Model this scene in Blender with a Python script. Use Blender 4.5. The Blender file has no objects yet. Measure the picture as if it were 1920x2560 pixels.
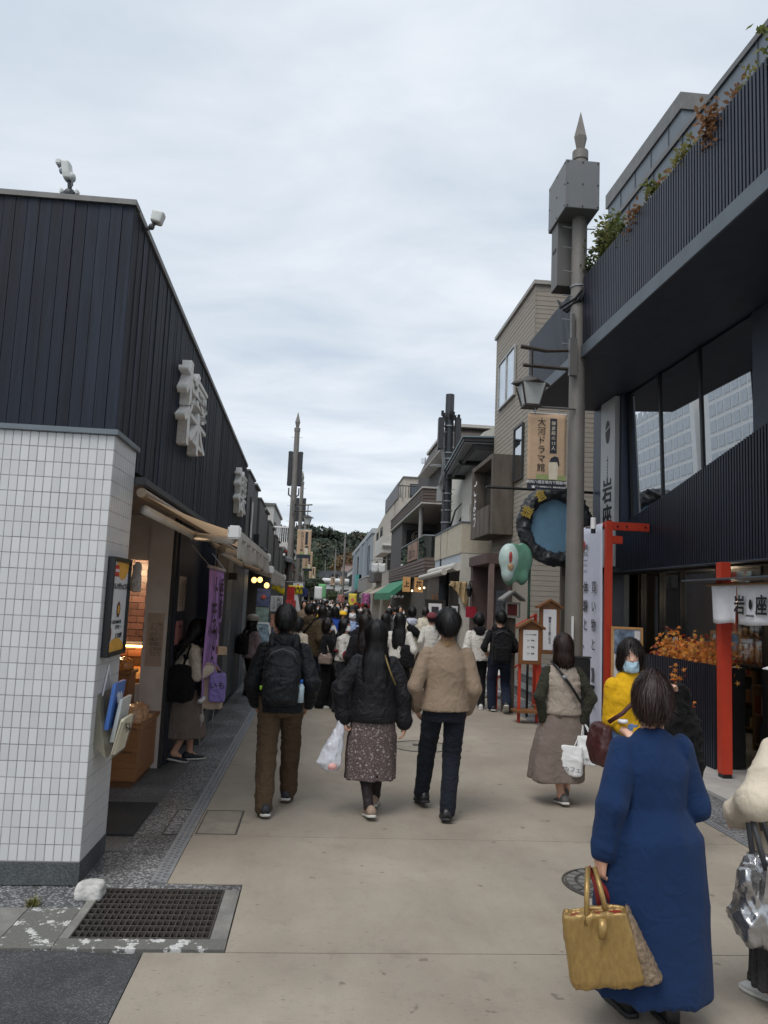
import bpy, bmesh, math, random
import numpy as np
from mathutils import Matrix, Vector
import openvdb as vdb

random.seed(7); RNG = np.random.default_rng(11)
SC = bpy.context.scene
COL = SC.collection
R = math.radians

# ------------------------------------------------------------------ camera
EYE = 1.72
def look_basis(yaw, pitch, roll):
    f = np.array([math.sin(yaw) * math.cos(pitch), math.cos(yaw) * math.cos(pitch), math.sin(pitch)])
    r0 = np.array([math.cos(yaw), -math.sin(yaw), 0.0]); u0 = np.cross(r0, f)
    return r0 * math.cos(roll) + u0 * math.sin(roll), u0 * math.cos(roll) - r0 * math.sin(roll), f
cr, cu, cf = look_basis(R(4.65), R(6.55), R(2.44))
cam = bpy.data.cameras.new("camera"); cam_ob = bpy.data.objects.new("camera", cam); COL.objects.link(cam_ob)
cam_ob.matrix_world = Matrix(((cr[0], cu[0], -cf[0], 0), (cr[1], cu[1], -cf[1], 0), (cr[2], cu[2], -cf[2], EYE), (0, 0, 0, 1)))
cam.sensor_fit = 'VERTICAL'; cam.sensor_height = 36.0; cam.lens = 1923 / 2560 * 36.0
cam.clip_start = 0.05; cam.clip_end = 3000
SC.camera = cam_ob

# ------------------------------------------------------------------ sky and sun (overcast)
SUN_EL, SUN_AZ = 58, 215            # azimuth clockwise from +Y
world = bpy.data.worlds.new("World"); SC.world = world; world.use_nodes = True
wt = world.node_tree; wt.nodes.clear()
def wn(t, **k):
    n = wt.nodes.new(t)
    for a, v in k.items(): setattr(n, a, v)
    return n
def wl(a, b): wt.links.new(a, b)
out = wn('ShaderNodeOutputWorld'); bg = wn('ShaderNodeBackground'); bg2 = wn('ShaderNodeBackground'); mx = wn('ShaderNodeMixShader')
sky = wn('ShaderNodeTexSky', sky_type='NISHITA', sun_disc=False)
sky.sun_elevation = R(SUN_EL); sky.sun_rotation = R(SUN_AZ); sky.air_density = 1.0; sky.dust_density = 2.0
wl(sky.outputs[0], bg.inputs[0]); bg.inputs[1].default_value = 0.12
tc = wn('ShaderNodeTexCoord'); sp = wn('ShaderNodeSeparateXYZ'); wl(tc.outputs['Generated'], sp.inputs[0])
def wm(op, a, b=None):
    n = wn('ShaderNodeMath', operation=op)
    for i, v in enumerate((a, b)):
        if v is None: continue
        if isinstance(v, (int, float)): n.inputs[i].default_value = v
        else: wl(v, n.inputs[i])
    return n.outputs[0]
zz = wm('ADD', wm('MAXIMUM', sp.outputs[2], 0.0), 0.10)
cb = wn('ShaderNodeCombineXYZ'); wl(wm('DIVIDE', sp.outputs[0], zz), cb.inputs[0]); wl(wm('DIVIDE', sp.outputs[1], zz), cb.inputs[1])
mp = wn('ShaderNodeMapping'); mp.inputs['Rotation'].default_value = (0, 0, R(38)); mp.inputs['Scale'].default_value = (1.0, 1.45, 1); mp.inputs['Location'].default_value = (3.1, 1.7, 0)
wl(cb.outputs[0], mp.inputs[0])
n1 = wn('ShaderNodeTexNoise'); n1.inputs['Scale'].default_value = 1.5; n1.inputs['Detail'].default_value = 7; n1.inputs['Roughness'].default_value = .55; n1.inputs['Distortion'].default_value = .35
wl(mp.outputs[0], n1.inputs['Vector'])
n2 = wn('ShaderNodeTexNoise'); n2.inputs['Scale'].default_value = 0.45; n2.inputs['Detail'].default_value = 3
wl(cb.outputs[0], n2.inputs['Vector'])
cl = wm('ADD', wm('MULTIPLY', n1.outputs[0], .62), wm('MULTIPLY', n2.outputs[0], .42))
rp = wn('ShaderNodeValToRGB'); wl(cl, rp.inputs[0])
e = rp.color_ramp.elements; e[0].position = .34; e[0].color = (.45, .52, .605, 1); e[1].position = .70; e[1].color = (.78, .81, .85, 1)
x = e.new(.50); x.color = (.59, .645, .705, 1)
wl(rp.outputs[0], bg2.inputs[0]); bg2.inputs[1].default_value = 1.0
mx.inputs[0].default_value = 0.90
wl(bg.outputs[0], mx.inputs[1]); wl(bg2.outputs[0], mx.inputs[2]); wl(mx.outputs[0], out.inputs[0])

sun = bpy.data.lights.new("sun", 'SUN'); sun.energy = 1.35; sun.angle = R(32); sun.color = (1, .965, .92)
sun_ob = bpy.data.objects.new("sun", sun); COL.objects.link(sun_ob)
az, el = R(SUN_AZ), R(SUN_EL)
sd = Vector((math.sin(az) * math.cos(el), math.cos(az) * math.cos(el), math.sin(el)))
sun_ob.rotation_euler = sd.to_track_quat('Z', 'Y').to_euler(); sun_ob.location = sd * 60

SC.view_settings.view_transform = 'Standard'; SC.view_settings.look = 'None'
SC.view_settings.exposure = 0.36; SC.view_settings.gamma = 1.0; SC.view_settings.use_curve_mapping = False
SC.render.engine = 'CYCLES'; SC.cycles.use_denoising = True; SC.cycles.max_bounces = 6; SC.cycles.transparent_max_bounces = 12
SC.cycles.use_adaptive_sampling = True; SC.cycles.adaptive_threshold = 0.02

# ------------------------------------------------------------------ materials
MATS = {}
def _nt(name):
    m = bpy.data.materials.new(name); m.use_nodes = True; t = m.node_tree
    return m, t, t.nodes['Principled BSDF']
def M(name, col, rough=.6, metal=0.0, var=.12, scale=6.0, bump=0.0, bscale=80.0, stretch=(1, 1, 1), rnd=0.0, spec=.5, sheen=0.0, emit=0.0, coat=0.0, dirt=0.0, space='Object', alpha=1.0, wrinkle=0.0):
    """Principled material: colour broken up by noise in object (or world) space, optional bump, per-object variation and wear."""
    if name in MATS: return MATS[name]
    m, t, b = _nt(name); N = t.nodes; L = t.links
    if space == 'World':
        g = N.new('ShaderNodeNewGeometry'); co = g.outputs['Position']
    else:
        g = N.new('ShaderNodeTexCoord'); co = g.outputs['Object']
    mp = N.new('ShaderNodeMapping'); mp.inputs['Scale'].default_value = stretch; L.new(co, mp.inputs[0])
    nz = N.new('ShaderNodeTexNoise'); nz.inputs['Scale'].default_value = scale; nz.inputs['Detail'].default_value = 5; nz.inputs['Roughness'].default_value = .6
    L.new(mp.outputs[0], nz.inputs['Vector'])
    mr = N.new('ShaderNodeMapRange'); mr.inputs['From Min'].default_value = .3; mr.inputs['From Max'].default_value = .7
    mr.inputs['To Min'].default_value = 1 - var; mr.inputs['To Max'].default_value = 1 + var
    L.new(nz.outputs[0], mr.inputs[0]); fac = mr.outputs[0]
    if rnd:
        oi = N.new('ShaderNodeObjectInfo'); r2 = N.new('ShaderNodeMapRange'); r2.inputs['To Min'].default_value = 1 - rnd; r2.inputs['To Max'].default_value = 1 + rnd
        L.new(oi.outputs['Random'], r2.inputs[0]); mm = N.new('ShaderNodeMath'); mm.operation = 'MULTIPLY'; L.new(fac, mm.inputs[0]); L.new(r2.outputs[0], mm.inputs[1]); fac = mm.outputs[0]
    mul = N.new('ShaderNodeVectorMath'); mul.operation = 'SCALE'; mul.inputs[0].default_value = col[:3]; L.new(fac, mul.inputs['Scale'])
    src = mul.outputs[0]
    if dirt:
        n3 = N.new('ShaderNodeTexNoise'); n3.inputs['Scale'].default_value = 2.3; n3.inputs['Detail'].default_value = 7; n3.inputs['Roughness'].default_value = .7
        gg = N.new('ShaderNodeNewGeometry'); mp3 = N.new('ShaderNodeMapping'); mp3.inputs['Scale'].default_value = (2.5, 2.5, .5); L.new(gg.outputs['Position'], mp3.inputs[0]); L.new(mp3.outputs[0], n3.inputs['Vector'])
        r3 = N.new('ShaderNodeMapRange'); r3.inputs['From Min'].default_value = .52; r3.inputs['From Max'].default_value = .75; r3.inputs['To Max'].default_value = dirt
        L.new(n3.outputs[0], r3.inputs[0]); mi = N.new('ShaderNodeMix'); mi.data_type = 'RGBA'
        L.new(r3.outputs[0], mi.inputs['Factor']); L.new(src, mi.inputs['A']); mi.inputs['B'].default_value = (.16, .14, .12, 1); src = mi.outputs['Result']
    L.new(src, b.inputs['Base Color'])
    b.inputs['Roughness'].default_value = rough; b.inputs['Metallic'].default_value = metal
    b.inputs['Specular IOR Level'].default_value = spec; b.inputs['Coat Weight'].default_value = coat; b.inputs['Alpha'].default_value = alpha
    if sheen: b.inputs['Sheen Weight'].default_value = sheen; b.inputs['Sheen Roughness'].default_value = .5
    if emit: L.new(src, b.inputs['Emission Color']); b.inputs['Emission Strength'].default_value = emit
    if bump:
        nb = N.new('ShaderNodeTexNoise'); nb.inputs['Scale'].default_value = bscale; nb.inputs['Detail'].default_value = 4; L.new(mp.outputs[0], nb.inputs['Vector'])
        bp = N.new('ShaderNodeBump'); bp.inputs['Strength'].default_value = bump; bp.inputs['Distance'].default_value = .01
        L.new(nb.outputs[0], bp.inputs['Height']); L.new(bp.outputs[0], b.inputs['Normal'])
        if wrinkle:
            wz = N.new('ShaderNodeTexNoise'); wz.inputs['Scale'].default_value = 11; wz.inputs['Detail'].default_value = 2.5; wz.inputs['Distortion'].default_value = 1.6; wz.inputs['Roughness'].default_value = .45; L.new(co, wz.inputs['Vector'])
            wr_ = N.new('ShaderNodeMath'); wr_.operation = 'PINGPONG'; wr_.inputs[1].default_value = .5; L.new(wz.outputs[0], wr_.inputs[0])
            wb_ = N.new('ShaderNodeBump'); wb_.inputs['Strength'].default_value = wrinkle; wb_.inputs['Distance'].default_value = .05; L.new(wz.outputs[0], wb_.inputs['Height']); L.new(wb_.outputs[0], bp.inputs['Normal'])
    m.diffuse_color = (*col[:3], 1); MATS[name] = m
    return m
def s2l(r, g, b):
    f = lambda c: ((c / 255 + .055) / 1.055) ** 2.4 if c > 10.3 else c / 255 / 12.92
    return (f(r), f(g), f(b))

# ------------------------------------------------------------------ object helpers
def woff(p):
    v = Vector((0, 0, 0))
    while p is not None: v += p.location; p = p.parent
    return v
def tag(o, label=None, cat=None, group=None, kind=None):
    if label: o['label'] = label
    if cat: o['category'] = cat
    if group: o['group'] = group
    if kind: o['kind'] = kind
    return o
def thing(name, label, cat, loc=(0, 0, 0), rz=0, group=None):
    o = bpy.data.objects.new(name, None); o.empty_display_size = .1; COL.objects.link(o)
    o.location = loc; o.rotation_euler = (0, 0, rz)
    return tag(o, label, cat, group)
def link(name, me, parent=None, loc=(0, 0, 0), mat=None):
    o = bpy.data.objects.new(name, me); COL.objects.link(o)
    if parent is not None: o.parent = parent
    o.location = loc
    if mat is not None:
        if not me.materials: me.materials.append(mat)
        elif me.materials[0] is not mat: o.material_slots[0].link = 'OBJECT'; o.material_slots[0].material = mat
    return o
class MB:
    """collects polygons in world coordinates (or the parent's, for rotated things)"""
    def __init__(s): s.v = []; s.f = []
    def add(s, vs, fs):
        n = len(s.v); s.v += [tuple(p) for p in vs]; s.f += [tuple(i + n for i in f) for f in fs]; return s
    def box(s, x0, x1, y0, y1, z0, z1):
        return s.hexa([(x0, y0, z0), (x1, y0, z0), (x1, y1, z0), (x0, y1, z0), (x0, y0, z1), (x1, y0, z1), (x1, y1, z1), (x0, y1, z1)])
    def hexa(s, p): return s.add(p, [(0, 3, 2, 1), (4, 5, 6, 7), (0, 1, 5, 4), (1, 2, 6, 5), (2, 3, 7, 6), (3, 0, 4, 7)])
    def quad(s, a, b, c, d): return s.add([a, b, c, d], [(0, 1, 2, 3)])
    def prism(s, pts, vec):
        n = len(pts); v = Vector(vec); a = [Vector(p) for p in pts]; b = [p + v for p in a]
        return s.add(a + b, [tuple(range(n))[::-1], tuple(range(n, 2 * n))] + [(i, (i + 1) % n, n + (i + 1) % n, n + i) for i in range(n)])
    def tube(s, pts, rad, n=8, caps=True):
        pts = [Vector(p) for p in pts]; rad = rad if isinstance(rad, (list, tuple)) else [rad] * len(pts)
        base = len(s.v); up = None
        for i, p in enumerate(pts):
            d = (pts[min(i + 1, len(pts) - 1)] - pts[max(i - 1, 0)]).normalized()
            if up is None: up = Vector((0, 0, 1)) if abs(d.z) < .9 else Vector((1, 0, 0))
            a = d.cross(up).normalized(); b2 = a.cross(d).normalized(); up = b2
            for k in range(n):
                t = 2 * math.pi * k / n; s.v.append(tuple(p + a * math.cos(t) * rad[i] + b2 * math.sin(t) * rad[i]))
        for i in range(len(pts) - 1):
            for k in range(n): s.f.append((base + i * n + k, base + i * n + (k + 1) % n, base + (i + 1) * n + (k + 1) % n, base + (i + 1) * n + k))
        if caps: s.f.append(tuple(base + k for k in range(n))[::-1]); s.f.append(tuple(base + (len(pts) - 1) * n + k for k in range(n)))
        return s
    def lathe(s, c, prof, n=12):
        base = len(s.v)
        for r, z in prof:
            for k in range(n): t = 2 * math.pi * k / n; s.v.append((c[0] + r * math.cos(t), c[1] + r * math.sin(t), c[2] + z))
        for i in range(len(prof) - 1):
            for k in range(n): s.f.append((base + i * n + k, base + i * n + (k + 1) % n, base + (i + 1) * n + (k + 1) % n, base + (i + 1) * n + k))
        s.f.append(tuple(base + k for k in range(n))[::-1]); s.f.append(tuple(base + (len(prof) - 1) * n + k for k in range(n)))
        return s
    def blob(s, c, r, n=8, m=6):
        rx, ry, rz = r if isinstance(r, (tuple, list)) else (r, r, r)
        base = len(s.v)
        for i in range(1, m):
            a = math.pi * i / m
            for k in range(n): t = 2 * math.pi * k / n; s.v.append((c[0] + rx * math.sin(a) * math.cos(t), c[1] + ry * math.sin(a) * math.sin(t), c[2] - rz * math.cos(a)))
        lo = len(s.v); s.v.append((c[0], c[1], c[2] - rz)); s.v.append((c[0], c[1], c[2] + rz))
        for i in range(m - 2):
            for k in range(n): s.f.append((base + i * n + k, base + i * n + (k + 1) % n, base + (i + 1) * n + (k + 1) % n, base + (i + 1) * n + k))
        for k in range(n): s.f.append((lo, base + (k + 1) % n, base + k)); s.f.append((lo + 1, base + (m - 2) * n + k, base + (m - 2) * n + (k + 1) % n))
        return s
    def sheet(s, fn, nu, nv):
        base = len(s.v)
        for j in range(nv + 1):
            for i in range(nu + 1): s.v.append(tuple(fn(i / nu, j / nv)))
        for j in range(nv):
            for i in range(nu): q = base + j * (nu + 1) + i; s.f.append((q, q + 1, q + nu + 2, q + nu + 1))
        return s
    def mesh(s, name, smooth=False, off=(0, 0, 0), bevel=0.0):
        me = bpy.data.meshes.new(name); o = Vector(off)
        me.from_pydata([(p[0] - o.x, p[1] - o.y, p[2] - o.z) for p in s.v], [], s.f); me.update()
        bm = bmesh.new(); bm.from_mesh(me); bmesh.ops.recalc_face_normals(bm, faces=bm.faces)
        if bevel: bmesh.ops.bevel(bm, geom=[e for e in bm.edges if len(e.link_faces) == 2 and e.calc_face_angle(0) > .5], offset=bevel, segments=2, affect='EDGES', clamp_overlap=True)
        if smooth is True:
            for f in bm.faces: f.smooth = True
        elif smooth:
            for f in bm.faces: f.smooth = True
            for e in bm.edges:
                if len(e.link_faces) == 2 and e.calc_face_angle(0) > smooth: e.smooth = False
        bm.to_mesh(me); bm.free()
        return me
    def build(s, name, mat, parent=None, smooth=False, bevel=0.0, at=None, local=False, solid=0.0):
        if at is None: at = (0, 0, 0)
        off = Vector((0, 0, 0)) if local else (woff(parent) if parent is not None else Vector((0, 0, 0)))
        me = s.mesh(name, smooth, off + Vector(at), bevel)
        o = link(name, me, parent, at, mat)
        if solid: md = o.modifiers.new('thickness', 'SOLIDIFY'); md.thickness = solid; md.offset = 0
        return o
def solo(name, mb, mat, label, cat, at=None, group=None, smooth=False, bevel=0.0, solid=0.0, kind=None):
    """a top-level thing that is one mesh; its origin goes to the middle of its base"""
    if at is None:
        a = np.array(mb.v); at = ((a[:, 0].min() + a[:, 0].max()) / 2, (a[:, 1].min() + a[:, 1].max()) / 2, a[:, 2].min())
    o = mb.build(name, mat, None, smooth, bevel, at, solid=solid)
    return tag(o, label, cat, group, kind)
def structure(name, mb, mat, smooth=False, bevel=0.0, parent=None):
    o = mb.build(name, mat, parent, smooth, bevel)
    if parent is None: o['kind'] = 'structure'
    return o
# flat printed or raised lettering: glyphs come from the built-in font, laid along local x (right) and z (up)
_TXT = {}
def text_mesh(body, size, depth, vertical=False, weight=0.0):
    key = (body, round(size, 4), round(depth, 4), vertical, weight)
    if key in _TXT: return _TXT[key]
    cu = bpy.data.curves.new('lettering', 'FONT'); cu.body = '\n'.join(body) if vertical else body
    cu.size = size; cu.extrude = depth; cu.resolution_u = 2; cu.align_x = 'CENTER'; cu.align_y = 'CENTER'; cu.space_line = .95; cu.offset = weight * size
    o = bpy.data.objects.new('lettering', cu)
    me = bpy.data.meshes.new_from_object(o)
    bpy.data.objects.remove(o); bpy.data.curves.remove(cu); _TXT[key] = me
    return me
def text(body, c, right, up, size, mat, parent, vertical=False, depth=.0015, weight=0.0, name='lettering', sx=1.0):
    """lettering centred at world point c (parent's space if parent is rotated), reading along `right`"""
    me = text_mesh(body, size, depth, vertical, weight).copy()
    me.materials.clear(); me.materials.append(mat)
    r = Vector(right).normalized() * sx; u = Vector(up).normalized(); n = r.normalized().cross(u)
    off = woff(parent) if parent is not None else Vector((0, 0, 0)); c = Vector(c) - off
    me.transform(Matrix(((r.x, u.x, n.x, c.x), (r.y, u.y, n.y, c.y), (r.z, u.z, n.z, c.z), (0, 0, 0, 1))))
    return link(name, me, parent)
# ------------------------------------------------------------------ smooth solid modelling for bodies, clothes and bags
def _hash(i, j, k, s):
    n = (i * 374761393 + j * 668265263 + k * 2147483647 + s * 1274126177) & 0x7fffffff
    n = (n ^ (n >> 13)) * 1274126177 & 0x7fffffff
    return (n ^ (n >> 16)) / 0x7fffffff
def vnoise(p, seed=0):
    f = np.floor(p).astype(np.int64); t = p - f; t = t * t * (3 - 2 * t); o = 0
    for a in (0, 1):
        for b in (0, 1):
            for c in (0, 1):
                w = (t[:, 0] if a else 1 - t[:, 0]) * (t[:, 1] if b else 1 - t[:, 1]) * (t[:, 2] if c else 1 - t[:, 2])
                o = o + w * _hash(f[:, 0] + a, f[:, 1] + b, f[:, 2] + c, seed)
    return o * 2 - 1
def rotm(rx=0, ry=0, rz=0):
    return np.array((Matrix.Rotation(rz, 3, 'Z') @ Matrix.Rotation(ry, 3, 'Y') @ Matrix.Rotation(rx, 3, 'X')))
class Solid:
    BIG = .09
    def __init__(s, vox): s.vox = vox; s.p = []; s.xf = None
    def _add(s, fn, lo, hi, k, op='u'):
        lo, hi = np.array(lo, float), np.array(hi, float)
        if s.xf is not None:
            A, o = s.xf
            cs = np.array([[(lo, hi)[a][0], (lo, hi)[b][1], (lo, hi)[c][2]] for a in (0, 1) for b in (0, 1) for c in (0, 1)])
            cs = (cs - o) @ A.T + o; lo, hi = cs.min(0), cs.max(0)
        s.p.append((fn, lo, hi, k, op, s.xf)); return s
    def cap(s, a, b, ra, rb, k=.02, op='u'):
        a, b = np.array(a, float), np.array(b, float); ab = b - a; L = max(ab @ ab, 1e-9)
        def fn(P):
            t = np.clip(((P - a) @ ab) / L, 0, 1); return np.linalg.norm(P - a - t[..., None] * ab, axis=-1) - (ra + (rb - ra) * t)
        r = max(ra, rb); return s._add(fn, np.minimum(a, b) - r, np.maximum(a, b) + r, k, op)
    def ell(s, c, r, k=.02, op='u'):
        c, r = np.array(c, float), np.array(r, float)
        def fn(P):
            q = (P - c) / r; n = np.linalg.norm(q, axis=-1) + 1e-6; return (n - 1) * n / (np.linalg.norm(q / r, axis=-1) + 1e-6)
        return s._add(fn, c - r, c + r, k, op)
    def stack(s, rings, k=.02, op='u', pleat=None, ex=2.0, rnd=0.0):
        """rings (z, cx, cy, rx, ry) from low to high"""
        g = np.array(rings, float); g = g[np.argsort(g[:, 0])]; z0, z1 = g[0, 0], g[-1, 0]
        def fn(P):
            z = P[..., 2]; iv = lambda c: np.interp(z, g[:, 0], g[:, c])
            rx, ry = iv(3), iv(4); x, y = P[..., 0] - iv(1), P[..., 1] - iv(2)
            if pleat is not None:
                n, amp, ph = pleat; th = np.arctan2(y / ry, x / rx); w = np.clip((z1 - z) / (z1 - z0), 0, 1)
                m = 1 + amp * w * (np.sin(n * th + ph) * .6 + np.sin((n * 1.7 + 1) // 1 * th + ph * 2.3) * .4); rx, ry = rx * m, ry * m
            q = ((np.abs(x) / rx) ** ex + (np.abs(y) / ry) ** ex) ** (1 / ex)
            d = (q - 1) * np.minimum(rx, ry); dz = np.maximum(z0 - z, z - z1)
            if rnd: d, dz = d + rnd, dz + rnd; return np.minimum(np.maximum(d, dz), 0) + np.sqrt(np.maximum(d, 0) ** 2 + np.maximum(dz, 0) ** 2) - rnd
            return np.maximum(d, dz)
        m = max(g[:, 3].max(), 0) * 1.15, max(g[:, 4].max(), 0) * 1.15
        return s._add(fn, (g[:, 1].min() - m[0], g[:, 2].min() - m[1], z0), (g[:, 1].max() + m[0], g[:, 2].max() + m[1], z1), k, op)
    def arrays(s, adapt=0.0):
        u = [q for q in s.p if q[4] == 'u']; pad = 3 * s.vox
        lo = np.min([q[1] for q in u], 0) - pad; hi = np.max([q[2] for q in u], 0) + pad
        n = np.ceil((hi - lo) / s.vox).astype(int) + 1; A = np.full(n, s.BIG, np.float32)
        ax = [lo[i] + np.arange(n[i]) * s.vox for i in range(3)]
        for fn, l, h, k, op, xf in s.p:
            mg = .045 + k
            i0 = np.clip(((l - mg - lo) / s.vox).astype(int), 0, n); i1 = np.clip(((h + mg - lo) / s.vox).astype(int) + 2, 0, n)
            if (i1 <= i0).any(): continue
            sl = tuple(slice(a, b) for a, b in zip(i0, i1))
            P = np.stack(np.meshgrid(*[ax[i][sl[i]] for i in range(3)], indexing='ij'), -1)
            if xf is not None: P = (P - xf[1]) @ xf[0] + xf[1]
            d = fn(P); a = A[sl]
            if op == 'u':
                hh = np.clip(.5 + .5 * (a - d) / k, 0, 1); A[sl] = a * (1 - hh) + d * hh - k * hh * (1 - hh)
            elif op == 's':
                d = -d; hh = np.clip(.5 - .5 * (a - d) / k, 0, 1); A[sl] = np.where(True, a * (1 - hh) + d * hh + k * hh * (1 - hh), a)
        gr = vdb.FloatGrid(float(s.BIG)); gr.copyFromArray(A)
        pts, tri, quad = gr.convertToPolygons(isovalue=0.0, adaptivity=adapt)
        return np.array(pts, float) * s.vox + lo, np.array(tri), np.array(quad)
    def mesh(s, name, disp=None, adapt=0.0):
        pts, tri, quad = s.arrays(adapt)
        fs = [tuple(q) for q in quad[:, ::-1].tolist()] + [tuple(q) for q in (tri[:, ::-1].tolist() if len(tri) else [])]
        me = bpy.data.meshes.new(name); me.from_pydata(pts.tolist(), [], fs)
        v = np.empty(len(me.vertices) * 3, np.float32); me.vertices.foreach_get('co', v); v = v.reshape(-1, 3)
        nr = np.empty(len(me.vertices) * 3, np.float32); me.vertex_normals.foreach_get('vector', nr); nr = nr.reshape(-1, 3)
        c = v - v.mean(0)
        if (c * nr).sum() < 0: me.flip_normals(); nr = -nr
        if disp is not None:
            v = v + nr * disp(v, nr)[:, None]; me.vertices.foreach_set('co', v.astype(np.float32).ravel())
        me.polygons.foreach_set('use_smooth', np.ones(len(me.polygons), bool)); me.update()
        return me
def add_ribbons(me, n, length, width, seed, crown, spread=.006):
    """lays thin strips over a hair surface, running down and away from the crown, so it reads as strands with a loose edge"""
    rg = np.random.default_rng(seed); N = len(me.vertices); v = np.empty(N * 3, np.float32); me.vertices.foreach_get('co', v); v = v.reshape(-1, 3); nr = np.empty(N * 3, np.float32); me.vertex_normals.foreach_get('vector', nr); nr = nr.reshape(-1, 3)
    i = rg.integers(0, N, n); p = v[i].astype(float); m = nr[i].astype(float); d = p - np.array(crown); d[:, 2] *= .5; d = d / (np.linalg.norm(d, axis=1, keepdims=True) + 1e-6) + np.array([0, 0, -1.1]) + rg.normal(size=(n, 3)) * .16
    d -= m * (d * m).sum(1, keepdims=True); d /= np.linalg.norm(d, axis=1, keepdims=True) + 1e-6; w = np.cross(d, m) * width * rg.uniform(.5, 1.2, (n, 1)); L = length * rg.uniform(.5, 1.3, (n, 1)); lift = rg.uniform(.0005, spread, (n, 1)); V = []
    for k, (t, wd) in enumerate(((-.5, .7), (0, 1), (.5, .8), (1.0, .12))):
        c = p + d * L * t + m * (lift * (1 - .25 * t * t) - (.35 * L * t * t) * .35) + np.array([0, 0, -1.0]) * (L * .10 * max(t, 0)); V += [c - w * wd, c + w * wd]
    V = np.stack(V, 1).reshape(-1, 3); base = N; q = []
    for r_ in range(n):
        b = base + r_ * 8; q += [(b, b + 1, b + 3, b + 2), (b + 2, b + 3, b + 5, b + 4), (b + 4, b + 5, b + 7, b + 6)]
    f0 = [tuple(p_.vertices) for p_ in me.polygons]; m2 = bpy.data.meshes.new(me.name); m2.from_pydata(v.tolist() + V.tolist(), [], f0 + q); m2.polygons.foreach_set('use_smooth', np.ones(len(m2.polygons), bool)); m2.update()
    return m2
def folds(amp, fx=7, fz=11, seed=0, amp2=None):
    def f(v, n):
        q = v * np.array([fx, fx, fz]); w = np.stack([vnoise(q * .5 + 7, seed + 5), vnoise(q * .5 + 31, seed + 6), vnoise(q * .5 + 51, seed + 7)], -1)
        a = vnoise(q + 1.3 * w + 13, seed); b = vnoise(q * 1.9 + 1.1 * w + 43, seed + 2); r = (1 - np.abs(a)) ** 4 - .3; r2 = (1 - np.abs(b)) ** 4 - .3
        return amp * (1.1 * r + .6 * r2 + .3 * vnoise(q * .8 + 5, seed + 1))
    return f
def quilt(pitch, amp, z0, nseed=3):
    g = folds(amp * .45, 14, 20, nseed)
    def f(v, n): return amp * (np.sqrt(np.abs(np.sin(math.pi * (v[:, 2] - z0 + .006 * np.sin(v[:, 0] * 23)) / pitch))) - .7) + g(v, n)
    return f
def strands(amp, fx=55, fz=5, seed=2):
    def f(v, n):
        return amp * (.8 * vnoise(v * np.array([fx, fx, fz]) + 3, seed) + 1.0 * vnoise(v * np.array([fx * .4, fx * .4, fz * 1.2]) + 9, seed + 1) + .6 * vnoise(v * np.array([fx * .2, fx * .2, fz * 2.5]) + 19, seed + 2))
    return f
def ik(a, c, l1, l2, pole):
    a, c, pole = np.array(a, float), np.array(c, float), np.array(pole, float)
    d = c - a; L = np.linalg.norm(d); L2 = min(L, (l1 + l2) * .998); d = d / L; c = a + d * L2
    x = (l1 * l1 - l2 * l2 + L2 * L2) / (2 * L2); hgt = math.sqrt(max(l1 * l1 - x * x, 0))
    p = pole - d * (pole @ d); p = p / (np.linalg.norm(p) + 1e-9)
    return a + d * x + p * hgt, c

# cloth and skin
SKIN = M('skin', s2l(205, 158, 132), .5, var=.06, scale=20, bump=.05, bscale=200)
SKIN2 = M('skin_pale', s2l(216, 172, 150), .5, var=.06, scale=20, bump=.05, bscale=200)
def fabric(name, rgb, rough=.85, bump=.25, bscale=350, var=.1, sheen=.04, scale=7, wrinkle=.55): return M(name, s2l(*rgb), rough, var=var, scale=scale, bump=bump, bscale=bscale, sheen=sheen, wrinkle=wrinkle, spec=.25)
HAIR = M('hair_black', (.006, .0055, .006), .42, var=.5, scale=40, stretch=(1, 1, .12), bump=.5, bscale=120, spec=.4)
HAIRB = M('hair_brown', (.026, .013, .010), .42, var=.5, scale=40, stretch=(1, 1, .12), bump=.5, bscale=120, spec=.4)
HAIRD = M('hair_dark_brown', (.012, .0075, .0065), .42, var=.5, scale=40, stretch=(1, 1, .12), bump=.5, bscale=120, spec=.4)
RUBBER = M('shoe_sole_white', (.55, .54, .5), .7, var=.15, scale=25); RUBBERK = M('shoe_sole_black', (.02, .02, .02), .7)
WHITE_CLOTH = fabric('mask_white', (232, 234, 238), bump=.1)

def shoe_mesh(length, width, high, sole=.022):
    """upper and sole as two lofts along y (heel at 0, toe at length)"""
    up, so = MB(), MB(); n = 12
    prof = [(0.0, .62, .62), (.06, .8, .95), (.2, .86, 1.0), (.36, .82, .92), (.5, .9, .62), (.68, 1.0, .46), (.85, .92, .36), (.96, .62, .26), (1.0, .3, .16)]
    for mb, z0, k in ((up, sole * .6, 1.0), (so, 0, 1.07)):
        base = len(mb.v)
        for t, w, hh in prof:
            zt = (z0 + high * hh) if mb is up else sole
            for a in range(n):
                th = 2 * math.pi * a / n; cx, sz = math.cos(th), math.sin(th)
                ex = (abs(cx) ** .7) * (1 if cx > 0 else -1); ez = (abs(sz) ** (.7 if mb is up else .35)) * (1 if sz > 0 else -1)
                shrink = 1 - .45 * max(sz, 0) * (t < .45 and mb is up)
                mb.v.append((ex * width * .5 * w * k * shrink, (t * length - .002) if mb is up else (t * 1.03 - .015) * length, z0 + (zt - z0) * (.5 + .5 * ez)))
        for i in range(len(prof) - 1):
            for a in range(n): mb.f.append((base + i * n + a, base + i * n + (a + 1) % n, base + (i + 1) * n + (a + 1) % n, base + (i + 1) * n + a))
        mb.f.append(tuple(base + a for a in range(n))[::-1]); mb.f.append(tuple(base + (len(prof) - 1) * n + a for a in range(n)))
    return up, so
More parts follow.
